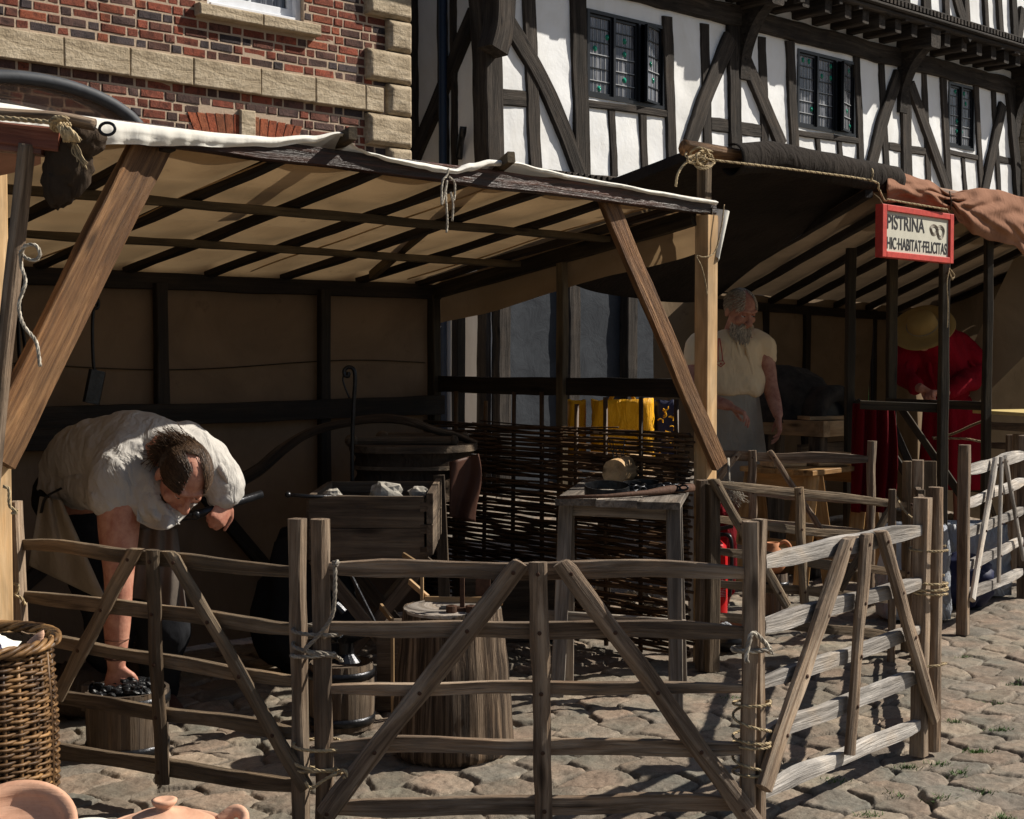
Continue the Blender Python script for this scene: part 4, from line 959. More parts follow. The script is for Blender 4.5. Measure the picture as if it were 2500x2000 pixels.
def text(body, s0, s1, z0, z1, name, parent, mat, shear=0):
    cu = bpy.data.curves.new(name, 'FONT'); cu.body = body; cu.size = 1; cu.extrude = 0; cu.offset = .012; o = bpy.data.objects.new('t', cu); COL.objects.link(o)
    bpy.context.view_layer.update(); me = bpy.data.meshes.new_from_object(o.evaluated_get(bpy.context.evaluated_depsgraph_get())); bpy.data.objects.remove(o)
    xs = [v.co.x for v in me.vertices]; ys = [v.co.y for v in me.vertices]; x0, x1, y0, y1 = min(xs), max(xs), min(ys), max(ys); m = MB()
    vs = [sg(lerp(s0, s1, (v.co.x - x0) / (x1 - x0)), lerp(z0, z1, (v.co.y - y0) / (y1 - y0)), -.0005) for v in me.vertices]
    m.add(vs, [tuple(p.vertices) for p in me.polygons]); bpy.data.meshes.remove(me); return m.build(name, M[mat], parent, solid=.001)
H = zt - zb
text('PISTRINA', .066, SW * .60, zb + H * .55, zb + H * .82, 'lettering', sign, 'ink')
text('HIC·HABITAT·FELICITAS', .066, SW * .925, zb + H * .17, zb + H * .40, 'lettering', sign, 'ink')
m = MB()
for cx, cz, rx, rz in ((.735, .64, .044, .11), (.83, .61, .044, .14)):
    for k in (1, .8, .55):
        tube(m, [sg(SW * cx + rx * k * math.cos(a) * (1 + .1 * math.sin(3 * a)), zb + H * (cz + rz * k * math.sin(a) * 1.0), -.0005) for a in np.linspace(0, 2 * math.pi, 26)][:-1], .0016, 4, closed=True)
m.build('loaf_drawing', M['sketch'], sign)
m = MB()
for s in (.02, SW - .03): tube(m, [sg(s, zt, .0), sg(s + .004, zt + .03, -.02), sg(s, zt + .055, -.05)], .0025, 5)
m.build('hanging_cord', M['rope'], sign)
# things far inside
m = MB(); beam(m, P(2098, 925, 12.6), P(2140, 925, 12.6), .4, .02); m.top('banner', M['green_print'], 'bright green printed banner glimpsed through the gap in the back canvas', 'banner')
m = MB(); sheet(m, lambda u, v: P(lerp(2092, 2192, u), 0, 8.35) * 1.0 + V((.02 * math.sin(v * 3) * u, .03 * math.sin(u * 22 + 2 * v) - .0, -P(0, 0, 8.35).z + lerp(1.06, .42, v))), 40, 16)
m.top('hanging_cloth', M['red_dark'], 'red cloth draped over the rail beside the bread oven', 'cloth', smooth=True, solid=.005)
tt = thing('stall_table', 'pale yellow table top cut by the right edge of the picture', 'table', P(2520, 1400, 8.6))
m = MB(); a = P(2442, 1010, 8.2); box(m, a + V((.4, .2, 0)), .8, .5, .02, (.9, .3)); m.build('table_top', M['yellow_top'], tt)
m = MB(); 
m.v = []; beam(m, a + V((.5, .25, -.02)), V((a.x + .5, a.y + .25, 0)), .05, .05, up=V((1, 0, 0))); m.build('leg', M['rafter'], tt)
# ================================================================ HURDLES
def hurdle(label, A, B, rails, ups, posts, mats=('grey_cleft', 'grey_cleft', 'grey_cleft'), off=.036, t=.029, rough=.008, group='cleft wood hurdles penning the stalls', upoff=None):
    """rails (z at A, z at B, height); ups ((s,z),(s,z),width); posts (s, z0, height, width, depth, kind, lean)"""
    A, B = V(A), V(B); d = (B - A).normalized(); L = (B - A).length; n = V((d.y, -d.x))
    def f(s, z, o=0): q = A + d * s + n * o; return V((q.x, q.y, z))
    th = thing('hurdle', label, 'hurdle', f(L / 2, 0), group); D3 = V((d.x, d.y, 0)); N3 = V((n.x, n.y, 0))
    for (z0, z1, h) in rails:
        m = MB(); k = R.uniform(-.01, .01)
        ks = R.uniform(0, 99); seg = 22; p0, p1 = f(.01, z0), f(L - .01, z1); x = (p1 - p0).normalized(); v = (UP - x * x.z).normalized(); vs = []; gs = []; fs = []; Lr = (p1 - p0).length; o = R.uniform(0, 60)
        for i in range(seg + 1):
            u = i / seg; e = min(1, .55 + 3.2 * min(u, 1 - u)); e = e ** .7; mid = mn.noise((u * 3.2, ks, 0)) * .012; hh = h * e * (1 + .22 * mn.noise((u * 4, ks, 5))); tt = t * (.8 + .3 * mn.noise((u * 4, ks, 9)))
            for (a, b) in ((-.5, -.45), (-.42, .5), (.0, .56), (.46, .5), (.5, .42), (.5, -.42), (.46, -.5), (-.42, -.5)):
                j = .0018 * mn.noise((u * 26, a * 5 + b * 9, ks))
                vs.append(p0 + x * (u * Lr) + v * (a * hh + mid + j) + N3 * (b * tt + j + .006 * mn.noise((u * 3, ks, 3)))); gs.append((u * Lr + o, a * hh + o, b * tt))
            if i:
                for q in range(8): q2 = (q + 1) % 8; fs.append((8 * i - 8 + q, 8 * i - 8 + q2, 8 * i + q2, 8 * i + q))
        fs += [tuple(range(8))[::-1], tuple(8 * seg + q for q in range(8))]
        m.add(vs, fs, gs, R.random()); m.build('rail', M[mats[0]], th, smooth=False)
    nm = MB()
    for i, (a, b, w_) in enumerate(ups):
        m = MB(); oo = off if upoff is None else upoff[i]
        pts = [f(lerp(a[0], b[0], k / 7), lerp(a[1], b[1], k / 7), oo) for k in range(8)]
        ks = R.uniform(0, 99)
        pts = [p + D3 * .009 * mn.noise((k * .45, ks, 0)) for k, p in enumerate(pts)]
        tube(m, spath(pts, 4), [w_ / 2 * (1 + .14 * mn.noise((k * .25, ks, 2))) for k in range(29)], 10, .18, up=N3, flat=.62); zc = rails[0][0] + rails[0][2] * .5 + .004; m.v = [(q_[0], q_[1], min(q_[2], zc + R.uniform(-.0008, .0008))) for q_ in m.v]; m.build('brace' if abs(a[0] - b[0]) > .06 else 'upright', M[mats[1]], th)
        for (z0_, z1_, h_) in rails:
            zz = (z0_ + z1_) / 2; k = (zz - a[1]) / (b[1] - a[1])
            if 0 <= k <= 1:
                s_ = lerp(a[0], b[0], k); zz = lerp(z0_, z1_, s_ / L); k = (zz - a[1]) / (b[1] - a[1]); s_ = lerp(a[0], b[0], k)
                m = MB(); lathe(m, f(s_, zz + R.uniform(-.004, .004), oo + w_ * .31 * (1 if oo > 0 else -1)), [(.006, -.006), (.0062, .0012), (.004, .0026), (0, .003)], 8, (D3, UP, N3)); m.build('nail', M['rust'], th)
    for (s, z0, h, w_, dp, kind, lean) in posts:
        m = MB(); a, b = f(s, z0), f(s + lean, h)
        if kind == 'r': tube(m, [a.lerp(b, k / 14) + D3 * .004 * mn.noise((k * .4, s * 9, 1)) for k in range(15)], w_ / 2, 14, .16, up=D3, flat=1)
        else: beam(m, a, b, w_, dp, up=D3, rough=.005, ch=.12)
        m.build('post', M[mats[2]], th)
    return th, f, L
def onp(A, B):
    A = V(A); d = (V(B) - A).normalized()
    def g(x, y, off=.034):
        p = PL(x, y, A, d, off); q = V((p.x, p.y)) - A; return (q.dot(d), p.z)
    return g
def rls(g, tab): return [(g(*a, 0)[1], g(*b, 0)[1], h) for a, b, h in tab]
# middle
A, B = (-.530, 3.905), (.650, 3.905); g = onp(A, B)
hurdle('grey cleft hurdle standing square across the front, before the chopping stump', A, B,
       rls(g, [((790, 1388), (1835, 1396), .050), ((790, 1532), (1835, 1542), .050), ((790, 1683), (1835, 1680), .036), ((790, 1822), (1835, 1824), .046), ((790, 1970), (1835, 1962), .056)]),
       [(g(1272, 1372), g(792, 1990), .058), (g(1374, 1370), g(1840, 2010), .056), (g(1312, 1372), g(1330, 2010), .052)],
       [(.012, 0, .896, .052, .05, 'r', -.012), (1.186, 0, .890, .040, .045, 's', .0)])
# left
A, B = (-1.575, 4.46), (-.575, 3.93); g = onp(A, B)
hurdle('brown cleft hurdle on the left, before the bending smith and his coal tub', A, B,
       rls(g, [((20, 1328), (742, 1398), .044), ((50, 1455), (742, 1537), .048), ((60, 1558), (742, 1667), .040), ((60, 1690), (742, 1795), .044), ((60, 1822), (742, 1925), .050)]),
       [(g(341, 1325), g(140, 1700), .050), (g(404, 1325), g(748, 1925), .046), (g(372, 1326), g(397, 1912), .050)],
       [(1.118, 0, .893, .040, .04, 's', -.012)], ('brown_cleft', 'brown_cleft', 'grey_cleft'))
p = P(8, 1225, 4.42); m = MB(); beam(m, V((p.x + .04, 4.42, 0)), P(22, 1225, 4.42), .075, .06, up=V((1, 0, 0)), rough=.003)
m.top('fence_post', M['grey_cleft'], 'square grey post roped to the left hurdle at the edge of the picture', 'post')
# right, running away from the camera
A, B = (.690, 3.93), (1.372, 4.745); g = onp(A, B)
hurdle('silvery sunlit hurdle running back from the corner post at the right', A, B,
       rls(g, [((1880, 1374), (2268, 1285), .058), ((1880, 1523), (2268, 1418), .054), ((1880, 1665), (2268, 1527), .044), ((1880, 1788), (2268, 1640), .054), ((1880, 1922), (2268, 1752), .052)]),
       [(g(2080, 1284), g(1862, 1925), .064), (g(2144, 1276), g(2280, 1755), .056), (g(2114, 1295), g(2073, 1842), .052)],
       [(-.005, 0, .893, .036, .032, 's', .0), (1.06, 0, .870, .05, .05, 's', .01)], ('silver_cleft', 'grey_cleft', 'grey_cleft'))
# seen end-on behind the far posts
hurdle('hurdle seen almost end-on, closing the side of the pen beyond the right corner', (1.435, 4.80), (1.815, 6.36),
       [(z, z + .005, .045) for z in (.11, .26, .42, .58, .74)], [((.15, .12), (.75, .80), .04), ((1.5, .12), (.9, .80), .04), ((.82, .1), (.82, .84), .04)],
       [(0, 0, .90, .05, .05, 'r', 0), (1.56, 0, .88, .05, .05, 's', 0)], off=-.03)
# dark inner hurdles
A, B = (.850, 6.02), (1.805, 6.44); g = onp(A, B)
hurdle('dark weathered hurdle inside the pen, just beyond the grey trestle table', A, B,
       rls(g, [((1745, 1181), (2195, 1232), .040), ((1745, 1268), (2195, 1322), .040), ((1745, 1345), (2195, 1402), .040), ((1745, 1425), (2195, 1470), .040), ((1745, 1505), (2195, 1560), .044)]),
       [(g(1737, 1165), g(1922, 1480), .046), (g(2190, 1218), g(2050, 1440), .040), (g(1948, 1190), g(1962, 1472), .046)],
       [(.0, 0, .80, .055, .05, 's', 0), (1.035, 0, .865, .052, .05, 'r', .0)], ('brown_cleft', 'brown_cleft', 'brown_cleft'))
A, B = (1.03, 7.60), (1.925, 7.62); g = onp(A, B)
hurdle('grey hurdle further back, before the orange trestle table', A, B,
       rls(g, [((1730, 1112), (2110, 1122), .055), ((1730, 1192), (2110, 1225), .042), ((1730, 1262), (2110, 1300), .040), ((1730, 1335), (2110, 1362), .040)]),
       [(g(1805, 1104), g(1745, 1180), .035), (g(1878, 1100), g(2020, 1320), .036), (g(1836, 1100), g(1838, 1300), .048)],
       [(.0, 0, .885, .052, .05, 'r', 0), (.90, 0, .885, .048, .045, 'r', .0)])
# far right
A, B = (2.165, 6.80), (2.86, 7.90); g = onp(A, B)
hurdle('grey hurdle at the far right with its rails catching the sun', A, B,
       rls(g, [((2375, 1142), (2490, 1113), .062), ((2375, 1225), (2490, 1178), .055), ((2375, 1300), (2490, 1246), .052), ((2375, 1378), (2490, 1322), .05), ((2375, 1445), (2490, 1398), .05)]),
       [(g(2430, 1118), g(2372, 1465), .050), (g(2452, 1116), g(2498, 1365), .035), (g(2443, 1116), g(2438, 1422), .035)],
       [(.02, 0, .915, .058, .05, 's', 0), (1.27, 0, .90, .10, .05, 's', .0)], ('silver_cleft', 'silver_cleft', 'grey_cleft'))
A, B = (3.02, 10.3), (3.75, 9.1); g = onp(A, B)
hurdle('rough pole hurdle behind, before the figure in red', (3.10, 10.35), (3.18 + .62, 9.72),
       [(.84, .84, .055), (.70, .70, .045), (.55, .55, .045), (.38, .38, .04)], [((.5, .1), (.2, .82), .035), ((.45, .1), (.75, .8), .035)],
       [(0, 0, .97, .07, .05, 's', 0), (.88, 0, .97, .09, .05, 's', .0)], ('brown_cleft', 'brown_cleft', 'grey_cleft'))
for lab, x, y, Y, w_, dp, mt in (('narrow grey post in the cluster between the right hurdles, lowest of them', 2180, 1195, 6.2, .03, .03, 'grey_cleft'), ('wide flat-topped grey board post, tallest in the cluster between the right hurdles', 2268, 1126, 7.0, .075, .03, 'brown_cleft'),
                       ('short split stake with a cut top behind the far end of the right hurdle', 2248, 1196, 6.0, .035, .03, 'brown_cleft'), ('grey board post at the right edge behind the far right hurdle', 2490, 1060, 8.6, .09, .04, 'grey_cleft'),
                       ('grey post with a pale sawn top left of the right-edge board post', 2468, 1062, 8.9, .06, .04, 'grey_cleft')):
    p = P(x, y, Y); m = MB(); beam(m, V((p.x, p.y, 0)), p, w_, dp, up=V((1, 0, 0)), rough=.004, ch=.14); m.top('fence_post', M[mt], lab, 'post')
def loops(c, rx, ry, zs, d=(1, 0), tail=None, seg=9):
    d = V((d[0], d[1], 0)); n = V((-d.y, d.x, 0)); pts = []
    for i, z in enumerate(zs[:-1]):
        for k in range(seg):
            a = 2 * math.pi * k / seg; pts.append(V((c[0], c[1], 0)) + d * rx * math.cos(a) + n * ry * math.sin(a) + UP * lerp(z, zs[i + 1], k / seg))
    pts.append(pts[-1] + UP * (zs[-1] - zs[-2]) / seg)
    if tail: pts += [V(q) for q in tail]
    return pts
HP = lambda x, y, Y=3.86: P(x, y, Y)
rope('grey rope tying the left and middle hurdle posts near the second rail', loops((-.542, 3.915), .066, .045, [.60, .575, .52], (1, 0), [HP(745, 1590), HP(770, 1560), HP(812, 1500, 3.85), HP(818, 1400, 3.85), HP(816, 1374, 3.86)]), .0058, M['rope_grey'], extra=[loops((-.542, 3.915), .07, .045, [.50, .53], (1, 0)), [HP(812, 1375), HP(826, 1372, 3.85), HP(818, 1382, 3.84)]])
rope('straw-coloured rope lashing the two hurdle posts low down at the left of the middle hurdle', loops((-.542, 3.915), .066, .043, [.275, .255, .19], (1, 0), [HP(840, 1880), HP(850, 1900), HP(838, 1896)]), .0048, M['rope'], extra=[loops((-.538, 3.915), .068, .043, [.18, .21], (1, 0)), [HP(822, 1888), HP(790, 1905), HP(760, 1925), HP(745, 1910)]])
rope('rope with a long knotted tail on the corner post of the middle and right hurdles', loops((.668, 3.925), .055, .048, [.52, .54], (1, 0), [HP(1840, 1545, 3.86), HP(1828, 1570, 3.85), HP(1822, 1600, 3.85), HP(1824, 1618, 3.84)]), .0070, M['rope_grey'])
rope('thin straw rope wound down the corner post of the middle and right hurdles', loops((.668, 3.925), .052, .048, [.372, .385, .30, .27, .262, .19, .185], (1, 0)), .0040, M['rope'])
rope('coils of rope binding the far pair of posts of the right hurdle', loops((1.405, 4.77), .062, .045, [.60, .575, .555, .565, .54], (1, .5)), .0045, M['rope'], extra=[loops((1.405, 4.77), .064, .045, [.70, .69], (1, .4)), loops((1.405, 4.77), .063, .045, [.30, .31], (1, .4))])
rope('short rope end tied to the square post at the left edge below the hurdle rail', [P(-10, 1440, 4.37), P(40, 1425, 4.36), P(38, 1450, 4.37), P(10, 1450, 4.36), P(-10, 1440, 4.36)], .005, M['rope'], extra=[[P(36, 1455, 4.36), P(52, 1460, 4.36), P(62, 1478, 4.36)]])
rope('rope end hanging beside the pine post at the left edge', [P(8, 1188, 3.93), P(22, 1195, 3.93), P(24, 1235, 3.93), P(44, 1250, 3.93), P(28, 1254, 3.93)], .005, M['rope'])
rope('slack rope hanging from the dark inner hurdle to the cluster of posts', [P(2190, 1215, 6.3), P(2200, 1235, 6.2), P(2215, 1255, 6.1), P(2232, 1268, 6.0)], .005, M['rope'])
rope('rope sloping down along the rough pole hurdle below its top pole', [P(2276, 1068, 9.9), P(2320, 1070, 9.8), P(2360, 1072, 9.7), P(2410, 1082, 9.6)], .008, M['rope'])
rope('rope strung from the rough pole hurdle up to the slim stall post', [P(2280, 1072, 9.6), P(2330, 1058, 9.3), P(2370, 1040, 8.9), P(2405, 1026, 8.5)], .008, M['rope'])
# ================================================================ WOVEN SCREEN along the right side of the forge stall
ws = thing('wicker_screen', 'dark woven willow hurdle screen along the right side of the forge stall', 'screen', sp(SL - .02, .9, 0))
m = MB(); ND = 9
for i in range(ND):
    d = .09 + i * .208; h = 1.14 + R.uniform(-.03, .06); tube(m, [sp(SL - .03, d, 0.01), sp(SL - .02 + R.uniform(-.01, .01), d + R.uniform(-.02, .02), h)], .011, 7, .2)
m.build('stakes', M['osier'], ws, smooth=True)
m = MB(); nz_ = 84
for r in range(nz_):
    z = .04 + r * .0116 + R.uniform(-.004, .004); d = .05 - R.uniform(0, .05); ph = r % 2
    if R.random() < .05: continue
    ks = R.uniform(0, 99); pts = []; d1 = 1.80 + R.uniform(0, .06)
    while d < d1:
        a = math.pi * (d - .07) / .212 + math.pi * ph; pts.append(sp(SL - .03 + .016 * math.cos(a), d, z + .012 * mn.noise((d * 1.6, ks, 0)))); d += .035
    tube(m, pts, R.uniform(.0058, .0088), 5, .25)
m.build('weave', M['osier'], ws, smooth=True)
m = MB()
for i in range(5):
    z = R.uniform(.96, 1.04); d = R.uniform(0, 1.2); tube(m, spath([sp(SL - .03, d, z), sp(SL - .06 + R.uniform(-.02, .06), d + R.uniform(.1, .3), z + R.uniform(-.02, .03)), sp(SL + R.uniform(-.05, .03), d + R.uniform(.4, .6), z + R.uniform(-.04, .02))], 5), .0035, 5)
m.build('loose_rods', M['osier'], ws, smooth=True)
# ================================================================ GREY TRESTLE TABLE with shackles
def trestle(name, label, NL, Nn, Rr, z, th, mt, legs, board=3, over=.0):
    NL, Nn, Rr = V(NL), V(Nn), V(Rr); w_ = (NL - Nn); l_ = (Rr - Nn); c = Nn + w_ / 2 + l_ / 2
    t = thing(name, label, 'table', (c.x, c.y, 0)); lu = l_.normalized(); wu = w_.normalized(); wl = w_.length
    f = lambda a, b, zz: V(((Nn + wu * a + lu * b).x, (Nn + wu * a + lu * b).y, zz))
    m = MB()
    for k in range(board): bw_ = wl / board; a = (k + .5) * bw_; beam(m, f(a, -R.uniform(0, .015), z - th / 2 + R.uniform(-.001, .001)), f(a, l_.length + R.uniform(0, .02), z - th / 2), th, bw_ - .004, rough=.0, ch=.12)
    m.build('table_top', M[mt], t); return t, f, wl, l_.length
t, f, TW, TLn = trestle('trestle_table', 'weathered grey trestle table with iron shackles on it, beside the right stall post', (.175, 5.60), (.640, 5.40), (.925, 6.98), .785, .028, 'table_grey', 0)
for b in (.10, TLn - .12):
    m = MB(); beam(m, f(.02, b, .735), f(TW - .02, b, .735), .06, .035, rough=.002); m.build('cross_bar', M['table_grey'], t)
    m = MB(); beam(m, f(-.02, b - .05, .30), f(TW + .04, b - .05, .30), .05, .022, rough=.002); m.build('stretcher', M['table_grey'], t)
    for a in (.03, TW - .03):
        for s in (-1, 1):
            m = MB(); beam(m, f(a + (.02 if a > .2 else -.02), b + s * .14, 0), f(a, b + s * .022, .76), .055, .03, up=V((1, 0, 0)), rough=.002); m.build('leg', M['table_grey'], t)
ZT2 = .787
def onT(x, y): return G(x, y, ZT2)
lg = thing('log', 'sawn half log of pale wood standing nails, on the grey trestle table', 'log', onT(1530, 1178)); lg['label'] = 'pale sawn log stuck with nails, on the grey trestle table'
c0 = onT(1500, 1178) + V((0, 0, .045)); c1 = onT(1572, 1160) + V((0, .05, .05))
m = MB(); tube(m, [c0.lerp(c1, k / 6) for k in range(7)], [.056, .058, .060, .061, .062, .060, .056], 18, .14); m.build('wood', M['pine'], lg)
for v in m.v: pass
for i in range(9):
    m = MB(); b = c0.lerp(c1, R.uniform(.1, .9)) + V((R.uniform(-.03, .02), 0, .050)); tpv = b + V((R.uniform(-.03, .01), R.uniform(-.01, .01), R.uniform(.04, .10))); tube(m, spath([b - V((0, 0, .01)), b.lerp(tpv, .6) + V((R.uniform(-.006, .006), 0, 0)), tpv], 3), .0022, 5)
    tube(m, [tpv, tpv + V((0, 0, .003))], .006, 6); m.build('nail', M['iron'], lg)
def shackle(label, c, ang, n_links, rad=.055, tilt=.2):
    t = thing('shackle', label, 'shackle', c, 'iron shackles and chains on the grey table'); ca, sa = math.cos(ang), math.sin(ang); ux, uy = V((ca, sa, 0)), V((-sa, ca, tilt)).normalized()
    m = MB(); pts = [c + ux * rad * 1.25 * math.cos(a) + uy * rad * math.sin(a) + V((0, 0, .022)) for a in np.linspace(.3, 2 * math.pi - .3, 26)]
    vs = []; fs = []
    for i, p in enumerate(pts):
        o = (p - c); o.z = 0; o.normalize(); vs += [p + UP * .02, p - UP * .016, p - UP * .016 + o * .006, p + UP * .02 + o * .006]
        if i: b = 4 * i; fs += [(b - 4, b - 3, b + 1, b), (b - 3, b - 2, b + 2, b + 1), (b - 2, b - 1, b + 3, b + 2), (b - 1, b - 4, b, b + 3)]
    m.add(vs, fs); m.build('cuff', M['iron'], t, smooth=False)
    m = MB(); p = c + ux * (rad * 1.3) + V((0, 0, .014)); d = ux.copy()
    for i in range(n_links):
        d = (d + V((R.uniform(-.6, .6), R.uniform(-.6, .6), 0))).normalized(); p = p + d * .017; p.z = c.z + .008 + (.008 if i % 2 else 0) + R.uniform(0, .012); n = d.cross(UP) if i % 2 else UP
        n = (n + V((0, 0, R.uniform(-.3, .3)))).normalized(); tube(m, [p + d * .019 * math.cos(a) + n.cross(d).normalized() * .010 * math.sin(a) for a in np.linspace(0, 2 * math.pi, 11)][:-1], .0045, 6, closed=True)
    m.build('chain', M['iron'], t, smooth=True)
shackle('polished iron shackle nearest the front edge of the grey table', onT(1482, 1210), .05, 12, .068)
shackle('open iron shackle with a heap of chain between the log and the wooden bar', onT(1548, 1205), .6, 10, .036)
shackle('iron shackle and chain lying right of the log on the grey table', onT(1575, 1202), .1, 7, .045)
shackle('iron shackle standing up behind the log at the far end of the grey table', onT(1592, 1168) + V((0, 0, .004)), -.25, 9, .055, .9)
m = MB(); tube(m, [onT(1372, 1222) + V((-.02, 0, .012)), onT(1480, 1219) + V((0, 0, .012)), onT(1580, 1212) + V((0, 0, .014)), onT(1625, 1207) + V((0, 0, .016)), onT(1690, 1200) + V((0, 0, .016))], [.006, .008, .012, .018, .017], 9, .2); m.top('wooden_bar', M['rust'], 'long dark tapering bar laid along the front edge of the grey table', 'bar', smooth=True)
# ================================================================ STUMP
p = P(1720, 1172, 6.05); m = MB(); beam(m, V((p.x, p.y, 0)), p, .062, .05, up=V((1, .3, 0)), rough=.004); m.top('fence_post', M['grey_cleft'], 'grey plank post standing against the right front post of the forge stall', 'post')
st = thing('chopping_stump', 'thick barkless stump with dark vertical streaks, used as an anvil block', 'stump', (-.205, 4.78, 0))
m = MB(); prof = [(.185, 0), (.205, .01), (.203, .06), (.198, .15), (.188, .28), (.176, .40), (.168, .485), (.163, .497)]
vs = []; gs = []; fs = []; nn2 = 72
for i in range(25):
    u = i / 24; z = u * .497; r0 = itp([(0, .188), (.03, .205), (.12, .203), (.3, .198), (.56, .188), (.8, .176), (1, .165)], u)
    for j in range(nn2):
        th = 2 * math.pi * j / nn2; r1 = r0 * (1 + .05 * mn.noise((math.cos(th) * 1.5, math.sin(th) * 1.5, z * .8 + 4)) + .018 * mn.noise((math.cos(th) * 9, math.sin(th) * 9, z * 1.5)) + .01 * mn.noise((th * 30, z * 4, 2)))
        vs.append(V((-.205 + r1 * math.cos(th), 4.78 + r1 * math.sin(th), max(0, z + (.006 * mn.noise((th * 4, 0, 1)) if i == 24 else 0))))); gs.append((z * .7, th * .42, r1))
    if i:
        for j in range(nn2): j2 = (j + 1) % nn2; fs.append((nn2 * (i - 1) + j, nn2 * (i - 1) + j2, nn2 * i + j2, nn2 * i + j))
m.add(vs, fs, gs, .7); m.build('trunk', M['bark'], st, smooth=True)
m = MB(); lathe(m, (-.205, 4.78, .497), [(.163, -.012), (.164, -.002), (.12, .002), (.05, .001), (0, .002)], 40, wob=.08, rough=.002); m.build('sawn_top', M['endgrain'], st)
m = MB(); box(m, (-.215, 4.74, .5005), .05, .05, .004); m.build('socket', M['window_black'], st)
# tools on the stump
m = MB(); beam(m, (-.165, 4.69, .50), (-.165, 4.69, .66), .016, .016); box(m, (-.165, 4.69, .505), .05, .04, .014); m.top('stake_anvil', M['rust'], 'upright square iron stake tool standing on the stump', 'tool')
for dx, lb in ((-.035, 'short iron collar on the stump left of the stake tool'), (.03, 'short iron collar on the stump right of the stake tool')):
    m = MB(); lathe(m, (-.165 + dx, 4.665, .499), [(.018, 0), (.018, .022), (.011, .024), (.011, .02)], 14); m.top('iron_collar', M['rust'], lb, 'collar')
m = MB(); beam(m, (-.30, 4.87, .505), (-.10, 4.84, .508), .022, .010, rough=.002); m.top('wood_slat', M['pine'], 'thin pale slat lying across the back of the stump', 'slat')
m = MB(); tube(m, [(-.06, 4.84, .50), (-.045, 4.84, .54), (-.04, 4.84, .555)], [.03, .02, .012], 9, .2); m.top('orange_pot', M['orange_pine'], 'orange wooden mallet head at the right back of the stump', 'mallet', smooth=True)
m = MB(); box(m, (-.10, 4.88, .565), .05, .05, .13); m.top('iron_block', M['rust'], 'rusty iron block standing at the right rear of the stump top', 'block')
# ================================================================ FORGE HEARTH BOX
fx0, fx1, fy0, fy1, fz0, fz1 = -.772, -.312, 5.40, 6.02, .565, .812
fb = thing('forge_box', 'dark plank forge box on crossed legs holding rocks and an iron rod', 'forge', ((fx0 + fx1) / 2, (fy0 + fy1) / 2, 0))
def planks(name, mt, p0, p1, zz0, zz1, n, th):
    m = MB(); hh = (zz1 - zz0) / n
    for k in range(n): z = zz0 + (k + .5) * hh; beam(m, (p0[0], p0[1], z), (p1[0], p1[1], z), hh - .003, th, rough=.0015, ch=.05)
    return m.build(name, M[mt], fb)
planks('front_side', 'crate', (fx0, fy0), (fx1 - .022, fy0), fz0, fz1, 2, .024); planks('end_side', 'crate', (fx1, fy0 - .02), (fx1, fy1 + .02), fz0 + .02, fz1 + .012, 2, .024)
planks('back_side', 'crate', (fx0, fy1), (fx1, fy1), fz0, fz1, 2, .024); planks('end_side', 'crate', (fx0, fy0), (fx0, fy1), fz0, fz1, 2, .024)
m = MB(); box(m, ((fx0 + fx1) / 2, (fy0 + fy1) / 2, fz0 + .02), fx1 - fx0 - .03, fy1 - fy0 - .03, .02); m.build('bottom', M['crate'], fb)
for k in range(3): m = MB(); box(m, (fx1 - .022, fy0, fz0 + .035 + k * .085), .03, .03, .035); m.build('dovetail_joint', M['crate'], fb)
m = MB(); box(m, ((fx0 + fx1) / 2, (fy0 + fy1) / 2, fz1 - .07), fx1 - fx0 - .04, fy1 - fy0 - .04, .05); m.build('ash_bed', M['coal'], fb, sub=0)
for y in (fy0 + .06, fy1 - .08):
    for s in (-1, 1):
        m = MB(); cx = (fx0 + fx1) / 2; beam(m, (cx - s * .24, y + s * .013, 0.0), (cx + s * .22, y + s * .013, fz0), .05, .024, up=UP, rough=.002); m.build('crossed_leg', M['crate'], fb)
for (cx, cy, r, lab) in ((-.50, 5.62, .048, 'pale angular rock in the middle of the forge box'), (-.70, 5.55, .026, 'small rock at the left end of the forge box'), (-.37, 5.62, .03, 'reddish stone near the right end of the forge box')):
    m = MB(); sphere(m, (cx, cy, fz1 - .01), r * 1.4, r, r * .9, 7, rough=.35, k=2.2); m.top('rock', M['rock'], lab, 'rock')
m = MB(); tube(m, [P(705, 1208, 5.35), P(760, 1212, 5.38), P(880, 1214, 5.44)], .0075, 8); sphere(m, P(703, 1208, 5.35), .012); m.top('iron_rod', M['iron'], 'iron rod resting over the front edge of the forge box', 'rod', smooth=True)
m = MB(); hx = P(862, 1185, 6.12)
tube(m, spath([V((hx.x, hx.y, .0)), P(860, 1150, 6.12), P(863, 1000, 6.12), P(867, 930, 6.12), P(864, 903, 6.12), P(851, 896, 6.12), P(841, 904, 6.12), P(842, 916, 6.12), P(850, 918, 6.12), P(851, 908, 6.12)], 7), .009, 8)
tube(m, spath([P(842, 912, 6.12), P(837, 925, 6.12), P(842, 945, 6.12), P(853, 972, 6.12)], 5), .004, 6)
m.top('hook_stand', M['iron'], 'tall iron upright with a scrolled hook behind the forge box', 'hook', smooth=True)
m = MB(); tube(m, spath([P(570, 1185, 5.9), P(640, 1140, 6.0), P(700, 1090, 6.1), P(760, 1055, 6.2), P(830, 1035, 6.3), P(900, 1024, 6.35), P(985, 1026, 6.4), P(1060, 1050, 6.45), P(1110, 1062, 6.5), P(1165, 1085, 6.5)], 6), [.026 - .0002 * k for k in range(55)], 10, .3)
m.top('bellows_pole', M['bark'], 'crooked bark-covered branch arching behind the forge box as a bellows pole', 'branch', smooth=True)
be = thing('bellows', 'large leather forge bellows with dark boards behind the forge box', 'bellows', P(1000, 1300, 6.5))
